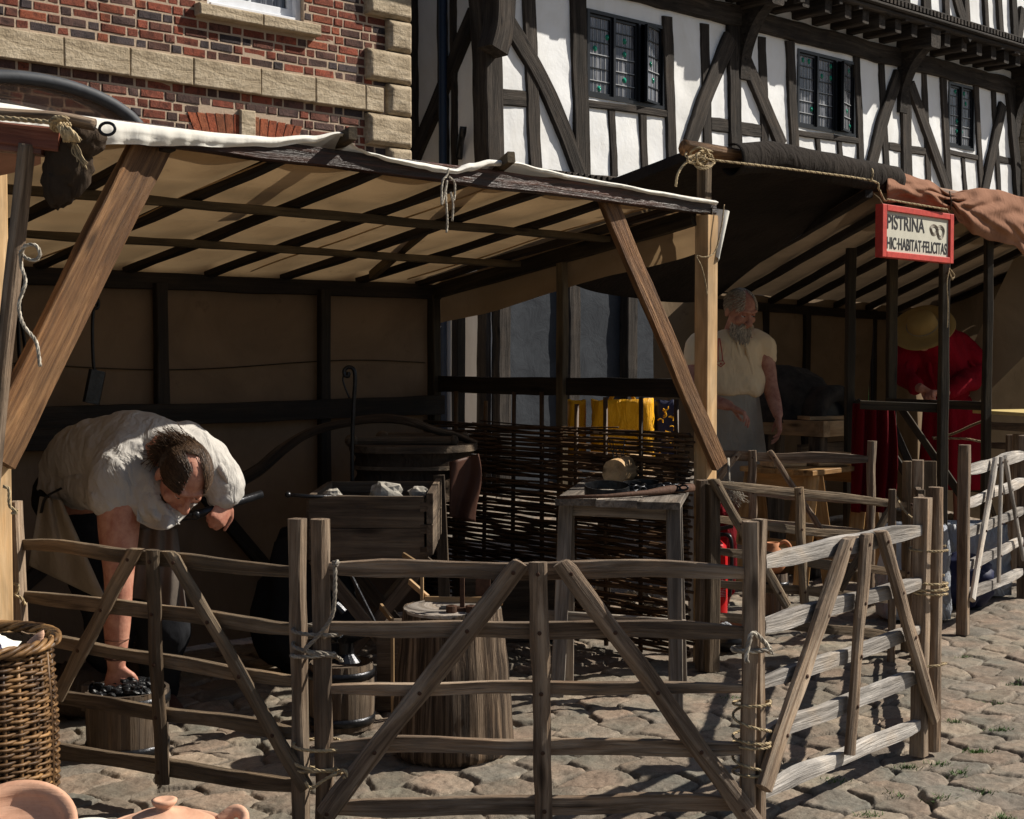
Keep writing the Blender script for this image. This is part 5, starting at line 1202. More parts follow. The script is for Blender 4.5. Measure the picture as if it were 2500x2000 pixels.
def bel(u, v, zc): return V((lerp(-.70, -.22, u), 6.25 + .52 * v, zc))
outline = [(-.74, 6.45), (-.70, 6.28), (-.55, 6.2), (-.32, 6.22), (-.22, 6.30), (-.165, 6.42), (-.17, 6.6), (-.25, 6.75), (-.5, 6.8), (-.68, 6.65)]
oc = spath([(x, y, 0) for x, y in outline] + [(outline[0][0], outline[0][1], 0)], 4)[:-1]; no = len(oc)
def slab(name, mt, z0, z1, sc, sub=0):
    m = MB(); cx, cy = -.45, 6.48; vs = [V((cx + (p.x - cx) * sc, cy + (p.y - cy) * sc, z)) for z in (z0, z1) for p in oc]
    m.add(vs, [tuple(range(no))[::-1], tuple(range(no, 2 * no))] + [(i, (i + 1) % no, no + (i + 1) % no, no + i) for i in range(no)]); return m.build(name, M[mt], be)
slab('top_board', 'crate', .915, .945, 1.0); slab('bottom_board', 'crate', .70, .72, .95); slab('middle_board', 'crate', .84, .855, .99)
m = MB(); rows = 16
vs = []; fs = []
for i in range(rows + 1):
    u = i / rows; z = lerp(.925, .70, u)
    for j, p in enumerate(oc):
        k = 1.0 - .05 * math.sin(u * math.pi * 3) ** 2 - .02 + .03 * mn.noise((p.x * 14, p.y * 14, z * 10)) - .05 * math.sin(math.pi * u); vs.append(V((-.45 + (p.x + .45) * k, 6.48 + (p.y - 6.48) * k, z)))
    if i:
        for j in range(no): j2 = (j + 1) % no; fs.append((no * (i - 1) + j, no * (i - 1) + j2, no * i + j2, no * i + j))
m.add(vs, fs); m.build('leather', M['sack_dark'], be, smooth=True)
m = MB(); sheet(m, lambda u, v: P(lerp(1098, 1168, u) + 8 * math.sin(v * 5) * u, lerp(1128 - 20 * u, lerp(1262, 1275, u), v), 6.22 - .02 * math.sin(u * 7 + v * 3) + .03 * u), 16, 20); m.build('leather_side', M['leather_brown'], be, smooth=True, solid=.006)
for a, b, w_ in (((-.72, 6.40, .96), (-.26, 6.34, .965), .03), ((-.6, 6.6, .965), (-.22, 6.55, .97), .03)):
    m = MB(); tube(m, [a, b], .02, 8); sphere(m, a, .035, .035, .03, 8); sphere(m, b, .022, .022, .024, 8); m.build('lever', M['crate'], be)
m = MB(); beam(m, (-.28, 6.12, .0), (-.315, 6.10, .83), .05, .03, up=V((1, 0, 0)), rough=.002); m.build('stand_leg', M['crate'], be)
# clutter round the forge
def barrel(name, lab, c, r, h, mt, cat='barrel', n=28, hoops=(.15, .85), bulge=.06, extra=None):
    t = thing(name, lab, cat, c); m = MB(); c = V(c); ns = 14
    vs = []; gs = []; fs = []
    for i in range(9):
        u = i / 8; rr = r * (1 + bulge * math.sin(math.pi * u) - (.04 if bulge < 0.01 else 0) * (1 - u))
        for j in range(ns * 4):
            th = 2 * math.pi * j / (ns * 4); e = rr - (.003 if j % 4 == 0 else 0); vs.append(c + V((e * math.cos(th), e * math.sin(th), u * h))); gs.append((u * h, (j // 4) * 1.7 + (j % 4) * .012, 0))
        if i:
            q = ns * 4
            for j in range(q): j2 = (j + 1) % q; fs.append((q * (i - 1) + j, q * (i - 1) + j2, q * i + j2, q * i + j))
    m.add(vs, fs, gs, .5); m.build('staves', M[mt], t)
    m = MB(); lathe(m, c, [(r * .94, h), (r * .93, h - .03), (0, h - .032)] if not extra else [(r, h), (r * .92, h), (r * .90, .03), (0, .03)], 40); m.build('head', M[mt], t)
    for u in hoops:
        m = MB(); rr = r * (1 + bulge * math.sin(math.pi * u) - (.04 if bulge < 0.01 else 0) * (1 - u)); lathe(m, c + V((0, 0, u * h)), [(rr + .001, -.014), (rr + .005, -.014), (rr + .005, .014), (rr + .001, .014)], 40); m.build('hoop', M['iron'], t, smooth=True)
    return t
barrel('barrel', 'low dark barrel with iron hoops just left of the stump', (-.62, 5.12, 0), .115, .235, 'crate')
m = MB(); box(m, (-.42, 5.42, .16), .18, .2, .32); m.top('box', M['crate'], 'dark narrow wooden box between the barrel and the stump', 'box')
an = thing('anvil', 'small black anvil on the dark barrel beside the stump', 'anvil', (-.58, 5.1, .235))
m = MB(); loft(m, [((-.60, 5.1, .24), (.055, 0, 0), (0, .045, 0)), ((-.60, 5.1, .27), (.03, 0, 0), (0, .026, 0)), ((-.60, 5.1, .31), (.03, 0, 0), (0, .026, 0)), ((-.59, 5.1, .335), (.075, 0, 0), (0, .034, 0)), ((-.59, 5.1, .37), (.075, 0, 0), (0, .034, 0))], 16); m.build('body', M['iron'], an)
m = MB(); tube(m, [(-.66, 5.1, .352), (-.74, 5.1, .345), (-.80, 5.1, .335)], [.03, .018, .004], 10); m.build('horn', M['iron'], an, smooth=True)
m = MB(); beam(m, P(852, 1395, 4.95), P(914, 1518, 4.9), .010, .008); m.top('iron_bar', M['iron'], 'bright straight iron bar leaning by the small anvil', 'bar')
for i, (a, b) in enumerate((((930, 1480), (958, 1515)), ((985, 1355), (1030, 1385)), ((1000, 1420), (1045, 1460)))):
    m = MB(); p0, p1 = P(a[0], a[1], 5.35), P(b[0], b[1], 5.25); p0.z = max(p0.z, .03)
    beam(m, p0, p1, .02, .012, rough=.002); beam(m, V((p1.x, p1.y, 0)), p1, .02, .012)
    m.top('kindling_stick', M['pine'], ['pale kindling stick sloping down left of the stump', 'short pale stick poking up below the forge box corner', 'pale stick leaning behind the stump top'][i], 'stick')
m = MB(); tube(m, spath([P(790, 1520, 5.0), P(800, 1500, 5.0), P(815, 1475, 5.0), P(840, 1495, 5.0)], 4), .012, 7, .3); sphere(m, P(800, 1550, 5.05), .05, .04, .03, 10, rough=.4)
m.top('iron_scrap', M['iron'], 'heap of small iron pieces beside the leaning bar', 'scrap')
m = MB(); sphere(m, (-.86, 5.95, .28), .22, .17, .33, 18, rough=.28, k=2.); m.top('blanket_heap', M['dark_trousers'], 'near-black blanket heaped left of the forge box', 'blanket', smooth=True)
m = MB(); sphere(m, (-1.62, 5.25, .10), .17, .12, .10, 14, rough=.3); m.top('sack', M['sack_dark'], 'brown sack lying behind the wicker basket, left of the coal tub', 'sack', smooth=True)
m = MB(); sphere(m, (-1.42, 5.45, .12), .14, .12, .12, 14, rough=.3); m.top('sack', M['sack_dark'], 'darker sack slumped at the foot of the back canvas behind the smith', 'sack', smooth=True)
m = MB(); box(m, (.02, 6.75, .16), .55, .3, .32, (.9, .2)); m.top('chest', M['crate'], 'dark plank chest under the woven screen behind the stump', 'chest')
m = MB(); 
for k in range(7): c = G(1565, 1492, .03) + V((R.uniform(-.04, .04), R.uniform(-.02, .02), .01 + k * .012)); ropegeo(m, [c + V((.075 * math.cos(a), .05 * math.sin(a), .02 * math.sin(2 * a + k))) for a in np.linspace(k, k + 6, 12)], .009)
m.top('rope_coil', M['rope_grey'], 'loose coil of grey rope on the setts under the grey table', 'rope', smooth=True)
# coal tub
TC = G(283, 1800); TC = V((-1.31, 4.80, 0))
tub = barrel('coal_tub', 'staved wooden tub with black hoops full of charcoal, under the smith\'s hand', TC, .140, .215, 'crate', 'tub', hoops=(.1, .86), bulge=0, extra=True)
m = MB(); 
for sx in (-1,):
    lathe(m, TC + V((sx * .128, -.02, .20)), [(0, -.012), (.036, -.012), (.036, .012), (0, .012)], 16, (V((0, 1, 0)), V((0, 0, 1)), V((1, 0, 0)))); beam(m, TC + V((sx * .128, -.02, .15)), TC + V((sx * .128, -.02, .235)), .024, .07, up=V((1, 0, 0)))
m.build('lug_handle', M['tub'], tub)
m = MB()
for i in range(130): a = R.uniform(0, 6.28); r = .118 * math.sqrt(R.random()); sphere(m, TC + V((r * math.cos(a), r * math.sin(a), .185 + R.uniform(0, .03) + .035 * (1 - r / .12))), R.uniform(.012, .026), R.uniform(.01, .02), R.uniform(.008, .018), 4, rough=.5, k=2.)
o = m.build('charcoal', M['coal'], tub); o['kind'] = 'stuff'
# ================================================================ BASKET AND POTS in the foreground
BCn = V((-1.385, 3.62, 0)); bk_ = thing('wicker_basket', 'tall round brown wicker basket at the lower left', 'basket', BCn)
m = MB(); NS = 30; r_at = lambda z: .188 + .035 * (1 - z / .62) * 0 + .016 * math.sin(z * 5) + (.012 if z < .1 else 0)
for i in range(NS): a = 2 * math.pi * i / NS; tube(m, [BCn + V((r_at(z) * math.cos(a), r_at(z) * math.sin(a), z)) for z in (0, .15, .3, .45, .6)], .006, 6)
m.build('stakes', M['wicker'], bk_, smooth=True)
m = MB(); z = .012; r = 0
while z < .60:
    ph = r % 2; band = 3 <= (r % 11) <= 7; pts = []; ks = R.uniform(0, 99); na = NS * 3
    for k in range(na):
        a = 2 * math.pi * k / na; w_ = .0068 * math.cos(NS / 2 * a * (1 if band else 1) + math.pi * ph); pts.append(BCn + V(((r_at(z) + w_) * math.cos(a), (r_at(z) + w_) * math.sin(a), z + .006 * mn.noise((a * 1.3, ks, 0)) + .014 * a / 6.28)))
    tube(m, pts, R.uniform(.0034, .0052), 5, .2, caps=True); z += .0088; r += 1
m.build('weave', M['wicker'], bk_, smooth=True)
m = MB()
for k in range(4): tube(m, [BCn + V(((.205 + .011 * math.cos(8 * a + k * 1.57)) * math.cos(a), (.205 + .011 * math.cos(8 * a + k * 1.57)) * math.sin(a), .615 + .010 * math.sin(8 * a + k * 1.57))) for a in np.linspace(0, 2 * math.pi, 90)][:-1], .0065, 6, closed=True)
m.build('rim', M['wicker'], bk_, smooth=True)
m = MB(); lathe(m, BCn, [(.176, .60), (.176, .02), (0, .02)], 32); m.build('lining', M['sack_dark'], bk_, smooth=True)
m = MB(); sphere(m, BCn + V((-.03, -.02, .58)), .15, .14, .06, 18, rough=.25, k=5.); m.top('cloth_bundle', M['canvas_white'], 'crumpled white cloth filling the top of the wicker basket', 'cloth', smooth=True)
m = MB(); sphere(m, BCn + V((.06, -.09, .60)), .055, .03, .035, 12, rough=.3, k=7.); m.top('cloth_bundle', M['navy'], 'navy patterned cloth tucked beside the white one in the basket', 'cloth', smooth=True)
m = MB(); a = BCn + V((.145, -.03, .60)); loft(m, [(a + V((.01, 0, -.06)), (.02, 0, 0), (0, .008, 0)), (a + V((.015, 0, -.01)), (.026, 0, .006), (0, .009, 0)), (a + V((.03, 0, .03)), (.022, 0, .01), (0, .008, 0)), (a + V((.04, 0, .045)), (.01, 0, .005), (0, .005, 0))], 14); m.top('wooden_paddle', M['terracotta'], 'pink wooden paddle end sticking out of the wicker basket', 'paddle', smooth=True)
m = MB(); beam(m, (-1.35, 3.05, .225), (-.4, 3.05, .225), .03, .45); 
for x in (-1.25, -.5): beam(m, (x, 3.05, 0), (x, 3.05, .21), .06, .3, up=V((1, 0, 0)))
m.top('display_plank', M['table_grey'], 'low display plank carrying the terracotta pots at the bottom edge', 'plank')
m = MB(); ax3 = V((.10, -.55, .83)).normalized(); ax1 = V((1, 0, 0)); ax1 = (ax1 - ax3 * ax1.dot(ax3)).normalized(); ax2 = ax3.cross(ax1)
cD = P(40, 2028, 3.16)
lathe(m, cD, [(0, -.045), (.09, -.043), (.125, -.01), (.134, .006), (.134, .012), (.122, .012), (.108, .004), (.104, -.004), (.092, -.022), (.05, -.030), (0, -.031)], 48, (ax1, ax2, ax3)); m.top('terracotta_dish', M['terracotta'], 'broad pale terracotta dish tilted to show its inside at the bottom left', 'dish', smooth=True)
cL = P(402, 2052, 3.1); cL.z = .226
ta = thing('terracotta_pot', 'pale terracotta lidded casserole with a loop handle at the bottom edge', 'pot', cL)
m = MB(); lathe(m, cL, [(.02, 0), (.10, .005), (.135, .05), (.142, .075), (.136, .08), (.125, .07), (.125, .06)], 48, rough=.001); m.build('bowl', M['terracotta'], ta, smooth=True)
m = MB(); lathe(m, cL + V((0, 0, .073)), [(.124, 0), (.115, .012), (.098, .02), (.094, .021), (.07, .034), (.066, .034), (.045, .042), (.022, .047), (.016, .052), (.026, .062), (.028, .070), (.02, .072), (.012, .068), (0, .067)], 48, rough=.0008); m.build('lid', M['terracotta'], ta, smooth=True)
m = MB(); tube(m, spath([cL + V((.115, .02, .085)), cL + V((.15, .03, .108)), cL + V((.172, .02, .098)), cL + V((.165, .0, .075)), cL + V((.138, -.01, .06))], 6), .011, 10, flat=1.4); m.build('handle', M['terracotta'], ta, smooth=True)
m = MB(); lathe(m, P(212, 2030, 3.3), [(0, 0), (.05, .002), (.062, .012), (.06, .014), (.048, .006), (0, .004)], 36); m.top('plate', M['canvas_white'], 'cream glazed saucer between the tilted dish and the casserole', 'plate', smooth=True)
# ================================================================ BAKERY GOODS
t, f, TW, TLn = trestle('trestle_table', 'orange pine trestle table with rough blocks on it, before the bread oven', (1.345, 8.38), (1.705, 8.02), (2.22, 8.58), .69, .03, 'orange_pine', 0, 4)
for b in (.08, TLn - .1):
    m = MB(); beam(m, f(.03, b, .62), f(TW - .03, b, .62), .09, .03); m.build('cross_bar', M['orange_pine'], t)
    m = MB(); beam(m, f(-.0, b, .24), f(TW + .0, b, .24), .06, .03); m.build('stretcher', M['orange_pine'], t)
    for a in (.05, TW - .05):
        for s in (-1, 1):
            m = MB(); beam(m, f(a + (.02 if a > .2 else -.02), b + s * .17, 0), f(a, b + s * .02, .66), .085, .03, up=V((1, 0, 0))); m.build('leg', M['orange_pine'], t)
for i, (a, b, sx, sy, sz) in enumerate(((.30, .15, .22, .16, .035), (.16, .42, .25, .2, .075), (.38, .30, .12, .1, .03))):
    p = f(a, b, .692 + sz / 2); m = MB(); box(m, p, sx, sy, sz, (.8, .3), ch=.12); m.top('bread_board', M['pine'], ['flat pale board at the near end of the orange table', 'thick pale block in the middle of the orange table', 'small flat board at the back of the orange table'][i], 'board', bevel=.006)
hb = thing('oven_bench', 'heavy pine beam bench carrying the clay bread oven', 'bench', (1.9, 9.3, 0))
hc = V((1.93, 8.80)); hq = lambda a, b, z: V(((hc + SU * a + SB * b).x, (hc + SU * a + SB * b).y, z))
m = MB(); beam(m, hq(0, .035, .885), hq(.76, .035, .885), .098, .07, rough=.0015, ch=.04); m.build('front_beam', M['pine'], hb)
m = MB(); beam(m, hq(.035, .0, .885), hq(.035, .9, .885), .098, .07, rough=.0015, ch=.04); m.build('side_beam', M['pine'], hb)
m = MB(); beam(m, hq(.72, .08, .885), hq(.72, .9, .885), .098, .07); beam(m, hq(.0, .9, .885), hq(.76, .9, .885), .098, .07); m.build('back_beam', M['pine'], hb)
m = MB(); a = hq(.38, .45, .90); box(m, a, .68, .8, .03, SU); m.build('clay_floor', M['clay_oven'], hb)
for a, b in ((.06, .08), (.70, .08), (.06, .85), (.70, .85)): m = MB(); beam(m, hq(a, b, 0), hq(a, b, .83), .09, .09, up=U3); m.build('leg', M['crate'], hb)
m = MB(); beam(m, hq(.03, .2, .72), hq(.7, .2, .72), .12, .03); m.build('apron', M['crate'], hb)
m = MB(); beam(m, hq(.02, .16, .95), hq(.36, .02, .95), .022, .14, rough=.001); m.top('peel_board', M['pine'], 'flat pine board laid on the corner of the oven bench', 'board')
ov = thing('bread_oven', 'smoke-blackened domed clay bread oven with an arched mouth', 'oven', hq(.36, .5, .915))
oc_ = hq(.30, .48, .915)
m = MB(); vs = []; fs = []; md = V((.55, -.83, 0)).normalized(); ms = V((md.y * -1, md.x, 0))
nl, nt_ = 16, 48
for i in range(nl + 1):
    ph = math.pi / 2 * i / nl
    for j in range(nt_):
        th = 2 * math.pi * j / nt_; d = V((math.cos(th) * math.cos(ph), math.sin(th) * math.cos(ph), math.sin(ph))); k = 1 + .09 * mn.noise(d * 2.4) + .04 * mn.noise(d * 7)
        vs.append(oc_ + V((d.x * .36 * k, d.y * .33 * k, d.z * .355 * k)))
    if i:
        for j in range(nt_): j2 = (j + 1) % nt_; fs.append((nt_ * (i - 1) + j, nt_ * (i - 1) + j2, nt_ * i + j2, nt_ * i + j))
m.add(vs, fs); m.build('dome', M['clay_oven'], ov, smooth=True)
mo = oc_ + md * .36 + V((.05, 0, 0)); m = MB(); vs = []; fs = []
for i, (r1, dd) in enumerate(((.20, -.16), (.205, .0), (.19, .03), (.125, .03), (.12, -.12))):
    for j in range(21):
        a = math.pi * j / 20; e = 1 + .06 * mn.noise((a * 2, i * .3, 7)); vs.append(mo + md * dd + ms * r1 * e * math.cos(a) + UP * r1 * 1.15 * e * math.sin(a))
    if i:
        for j in range(20): fs.append((21 * (i - 1) + j, 21 * (i - 1) + j + 1, 21 * i + j + 1, 21 * i + j))
m.add(vs, fs); m.build('mouth_arch', M['clay_oven'], ov, smooth=True, solid=.01)
m = MB(); vs = [mo + md * -.02] + [mo + md * -.02 + ms * .125 * math.cos(math.pi * j / 16) + UP * .14 * math.sin(math.pi * j / 16) for j in range(17)]; m.add(vs, [(0, j, j + 1) for j in range(1, 17)]); m.build('mouth_dark', M['window_black'], ov)
# bags on a bench behind the screen
m = MB(); box(m, (.54, 7.00, .81), .66, .30, .03, (.99, .1)); 
for x, y in ((.27, 6.88), (.82, 6.94), (.27, 7.08), (.82, 7.12)): beam(m, (x, y, 0), (x, y, .80), .05, .05)
m.top('bench', M['crate'], 'dark bench behind the woven screen with the shopping bags on it', 'bench')
def bag(name, lab, c, sx, sy, sz, mt, handles=True, r=.1, grp='shopping bags behind the stalls', crumple=.05):
    t = thing(name, lab, 'bag', (c[0], c[1], c[2]), grp); m = MB(); vs = []; fs = []; n = 32; L = 10; ks = R.uniform(0, 50)
    for i in range(L + 1):
        u = i / L
        for j in range(n):
            th = 2 * math.pi * j / n; cc, ss = math.cos(th), math.sin(th); x = abs(cc) ** .35 * (1 if cc > 0 else -1); y = abs(ss) ** .35 * (1 if ss > 0 else -1); k = 1 + crumple * mn.noise((x * 2.5 + ks, y * 2.5, u * 4)) * 2 + crumple * mn.noise((x * 7, y * 7 + ks, u * 9))
            vs.append(V(c) + V((x * sx / 2 * k * (1 - .06 * u), y * sy / 2 * k * (1 - .25 * u), u * sz * (1 + .05 * mn.noise((x * 2, y * 2, ks))))))
        if i:
            for j in range(n): j2 = (j + 1) % n; fs.append((n * (i - 1) + j, n * (i - 1) + j2, n * i + j2, n * i + j))
    fs.append(tuple(range(n))[::-1]); m.add(vs, fs); m.build('body', M[mt], t, smooth=True, solid=.003)
    if handles:
        for s in (-1, 1):
            m = MB(); tube(m, spath([V(c) + V((-sx * .2, s * sy * .3, sz * .96)), V(c) + V((-sx * .12, s * sy * .3, sz * 1.08)), V(c) + V((sx * .12, s * sy * .25, sz * 1.08)), V(c) + V((sx * .2, s * sy * .3, sz * .96))], 5), .006, 6); m.build('handle', M[mt], t, smooth=True)
    return t
bag('shopping_bag', 'big bright yellow shopping bag seen over the woven screen', (.54, 6.96, .83), .31, .20, .30, 'yellow_bag')
bag('shopping_bag', 'plain yellow end of a second bag left of the dark stall post', (.32, 7.04, .83), .09, .14, .29, 'yellow_bag', False)
t = bag('shopping_bag', 'navy quilted bag with yellow pattern at the right of the yellow one', (.755, 7.0, .83), .11, .16, .29, 'navy', False)
for i in range(16): m = MB(); p = V((.755 - .042 + R.random() * .084, 6.912, .86 + R.random() * .24)); a0 = R.random() * 6; tube(m, spath([p + V((.014 * math.cos(a0 + a), -.002, .014 * math.sin(a0 + a))) for a in (0, 1, 2, 3)], 3), .003, 4); m.build('printed_motif', M['yellow_bag'], t)
# fire extinguisher
fe = thing('fire_extinguisher', 'red fire extinguisher standing behind the leg of the grey trestle table', 'extinguisher', G(1746, 1515)); c = G(1744, 1512); c.z = 0.005
m = MB(); lathe(m, c, [(0, 0), (.062, 0), (.066, .02), (.066, .33), (.058, .375), (.03, .40), (.022, .41)], 32); m.build('cylinder', M['red_gloss'], fe, smooth=True)
m = MB(); lathe(m, c + V((0, 0, .41)), [(.022, 0), (.022, .035), (0, .036)], 14); beam(m, c + V((-.01, 0, .45)), c + V((.09, -.02, .475)), .018, .02); beam(m, c + V((0, 0, .435)), c + V((.08, -.02, .43)), .012, .02); m.build('valve', M['black_plastic'], fe)
m = MB(); tube(m, spath([c + V((.02, -.02, .43)), c + V((.07, -.05, .42)), c + V((.078, -.05, .30)), c + V((.07, -.045, .12))], 6), .011, 8); m.build('hose', M['black_plastic'], fe, smooth=True)
def fet(body, s0, s1, z0, z1):
    cu = bpy.data.curves.new('t', 'FONT'); cu.body = body; cu.size = 1; o = bpy.data.objects.new('t', cu); COL.objects.link(o); bpy.context.view_layer.update()
    me = bpy.data.meshes.new_from_object(o.evaluated_get(bpy.context.evaluated_depsgraph_get())); bpy.data.objects.remove(o); xs = [v.co.x for v in me.vertices]; ys = [v.co.y for v in me.vertices]; x0, x1, y0, y1 = min(xs), max(xs), min(ys), max(ys); m = MB(); vs = []
    for v in me.vertices: s = lerp(s0, s1, (v.co.x - x0) / (x1 - x0)) / .066; vs.append(c + V((math.sin(s) * .0672, -math.cos(s) * .0672, lerp(z0, z1, (v.co.y - y0) / (y1 - y0)))))
    m.add(vs, [tuple(p.vertices) for p in me.polygons]); m.build('marking', M['white_paint'], fe)
fet('CE', .014, .038, .20, .225)
m = MB()
for k in range(5): tube(m, [c + V((math.sin(s) * .067, -math.cos(s) * .067, .155 - k * .008)) for s in np.linspace(.1, .8, 6)], .0008, 4)
m.build('label_lines', M['white_paint'], fe)
m = MB(); sphere(m, c + V((.06, .12, .30)), .07, .05, .26, 14, rough=.25); m.top('red_bag', M['red_dark'], 'dark red folded fabric bag hanging behind the extinguisher', 'bag', smooth=True)
m = MB(); sphere(m, G(1775, 1560, .05), .10, .08, .055, 14, rough=.15); m.top('shoulder_bag', M['black_plastic'], 'black bag with red piping on the setts beside the extinguisher', 'bag', smooth=True)
m = MB(); sphere(m, G(1772, 1535, .11) + V((0, 0, 0)), .032, .05, .03, 12, rough=.1); m.top('shoe', M['plastic'], 'grey and red striped trainer on the black bag', 'shoe', smooth=True)
jg = thing('jug', 'orange terracotta jug with a looped handle behind the right corner post', 'jug', G(1890, 1460)); c = V((1.23, 7.0, 0)); c = P(1880, 1400, 6.9); c.z = .30
barrel('keg', 'small pale keg with two hoops behind the right corner post', (P(1892, 1400, 7.0).x, 7.0, 0), .062, .27, 'tub', 'keg', hoops=(.2, .8)); c = V((P(1886, 1400, 7.0).x, 7.0, .27))
m = MB(); lathe(m, c, [(0, 0), (.04, 0), (.062, .03), (.068, .07), (.05, .11), (.03, .13), (.034, .15), (.028, .15), (.024, .12), (0, .11)], 28); m.build('body', M['terracotta_dark'], jg, smooth=True)
m = MB(); tube(m, spath([c + V((.03, 0, .14)), c + V((.06, 0, .155)), c + V((.085, 0, .13)), c + V((.085, 0, .08)), c + V((.066, 0, .05))], 6), .009, 8); m.build('handle', M['terracotta_dark'], jg, smooth=True)
m = MB(); lathe(m, V((P(1820, 1480, 6.8).x, 6.9, 0)), [(0, .0), (.10, 0), (.12, .03), (.115, .035), (.09, .01), (0, .008)], 30); m.top('pan', M['terracotta_dark'], 'shallow orange earthenware pan on the setts behind the corner post', 'pan', smooth=True)
m = MB(); lathe(m, V((P(1975, 1300, 8.6).x, 8.6, 0)), [(.0, 0), (.08, 0), (.10, .2), (.09, .2), (0, .19)], 20); m.top('pail', M['iron'], 'dark pail under the orange trestle table', 'pail')
for i in range(7):
    m = MB(); a = V((2.0 + .06 * (i % 4) + R.uniform(-.03, .03), 8.72 + R.uniform(-.05, .1), .05 + .075 * (i // 4) + .0)); tube(m, [a + V((-.12, R.uniform(-.05, .05), 0)), a + V((.13, R.uniform(-.05, .05), R.uniform(0, .02)))], .036, 8, .3)
    m.top('firewood_log', M['rock'] if i % 3 == 0 else M['pine'], ['pale log at the left end of the bottom layer under the orange table', 'second log from the left in the bottom layer under the orange table', 'third log from the left in the bottom layer under the orange table', 'log at the right end of the bottom layer under the orange table', 'log at the left of the upper layer under the orange table', 'log in the middle of the upper layer under the orange table', 'pale log at the right of the upper layer under the orange table'][i], 'log', 'firewood under the orange table')
m = MB(); p = P(1780, 1180, 7.4)
for i in range(60): a = p + V((R.gauss(0, .018), R.gauss(0, .01), R.uniform(-.01, .01))); tube(m, spath([a, a + V((R.uniform(-.02, .05), 0, -.04)), a + V((R.uniform(-.03, .09), R.uniform(-.02, .02), -R.uniform(.07, .12)))], 3), .0015, 3)
tube(m, [p, P(1778, 1120, 7.55)], .008, 6); m.top('tassel', M['rope_grey'], 'frayed rope tassel hanging behind the slanting brace', 'rope', smooth=True)
bag('carrier_bag', 'white and green printed carrier bag behind the far posts of the right hurdle', (P(2240, 1300, 7.2).x, 7.25, .01), .34, .22, .47, 'plastic', False, crumple=.08, grp='carrier bags at the right')
bag('carrier_bag', 'crumpled white plastic carrier bag low behind the far right hurdle', (P(2385, 1300, 7.9).x, 7.95, .01), .36, .24, .40, 'plastic', False, crumple=.14, grp='carrier bags at the right')
m = MB(); sphere(m, V((P(2360, 1400, 7.5).x, 7.55, .14)), .16, .13, .15, 16, rough=.25); m.top('clear_sack', M['navy'], 'blue dark bulging sack between the far hurdles', 'sack', smooth=True)
# ================================================================ PEOPLE
def disp(o, size, st):
    tx = bpy.data.textures.new('folds', 'CLOUDS'); tx.noise_scale = size; tx.noise_depth = 2; d = o.modifiers.new('d', 'DISPLACE'); d.texture = tx; d.strength = st; d.mid_level = .5; d.texture_coords = 'LOCAL'; return o
def ripple(o, size, st, turb=5):
    tx = bpy.data.textures.new('ripples', 'WOOD'); tx.wood_type = 'BANDNOISE'; tx.noise_scale = size; tx.turbulence = turb; d = o.modifiers.new('d', 'DISPLACE'); d.texture = tx; d.strength = st; d.mid_level = .5; d.texture_coords = 'LOCAL'; return o
def limb(mb, pts, rad, n=6, sides=16, flat=1, up=None):
    path = spath(pts, n); rs = spath([(r, 0, 0) for r in rad], n); tube(mb, path, [r.x for r in rs], sides, flat=flat, up=up)
    sphere(mb, pts[0], rad[0], n=8); sphere(mb, pts[-1], rad[-1], n=8)
def hand(mb, W, d, n, side, curl=.5, k=1., spread=.12):
    """palm, four unequal bent fingers and a thumb leaving the side of the palm; n is where the palm faces"""
    W, d = V(W), V(d).normalized(); n = V(n); n = (n - d * n.dot(d)).normalized(); s = d.cross(n) * side
    loft(mb, [(W - d * .02 * k, s * .027 * k, n * .020 * k), (W + d * .015 * k, s * .031 * k, n * .018 * k), (W + d * .055 * k, s * .042 * k, n * .016 * k), (W + d * .088 * k, s * .043 * k, n * .013 * k), (W + d * .098 * k, s * .038 * k, n * .010 * k)], 18)
    for i, (o, L) in enumerate(((.031, .072), (.0105, .081), (-.0105, .075), (-.031, .058))):
        p = W + d * (.086 - .004 * abs(i - 1)) * k + s * o * k; dd = (d + s * spread * (1.5 - i) * .5).normalized(); pts = [p]; a = 0
        for q, f in enumerate((.45, .32, .25)):
            a += curl * (1.0, 1.2, .8)[q] * (1 + .08 * i); p = p + (dd * math.cos(a) + n * math.sin(a)) * L * f * k; pts.append(p)
        limb(mb, pts, [.0092 * k, .0088 * k, .0078 * k, .0066 * k], 3, 8)
    p = W + d * .022 * k + s * .030 * k; t1 = (d * .55 + s * .75 + n * .35).normalized(); t2 = (d * .85 + s * .3 + n * .45).normalized()
    limb(mb, [p, p + t1 * .034 * k, p + t1 * .034 * k + t2 * .028 * k, p + t1 * .034 * k + t2 * .050 * k], [.014 * k, .0115 * k, .0098 * k, .0078 * k], 3, 8)
def ortho(f, u):
    f = V(f).normalized(); u = V(u); u = (u - f * u.dot(f)).normalized(); return f.cross(u), f, u
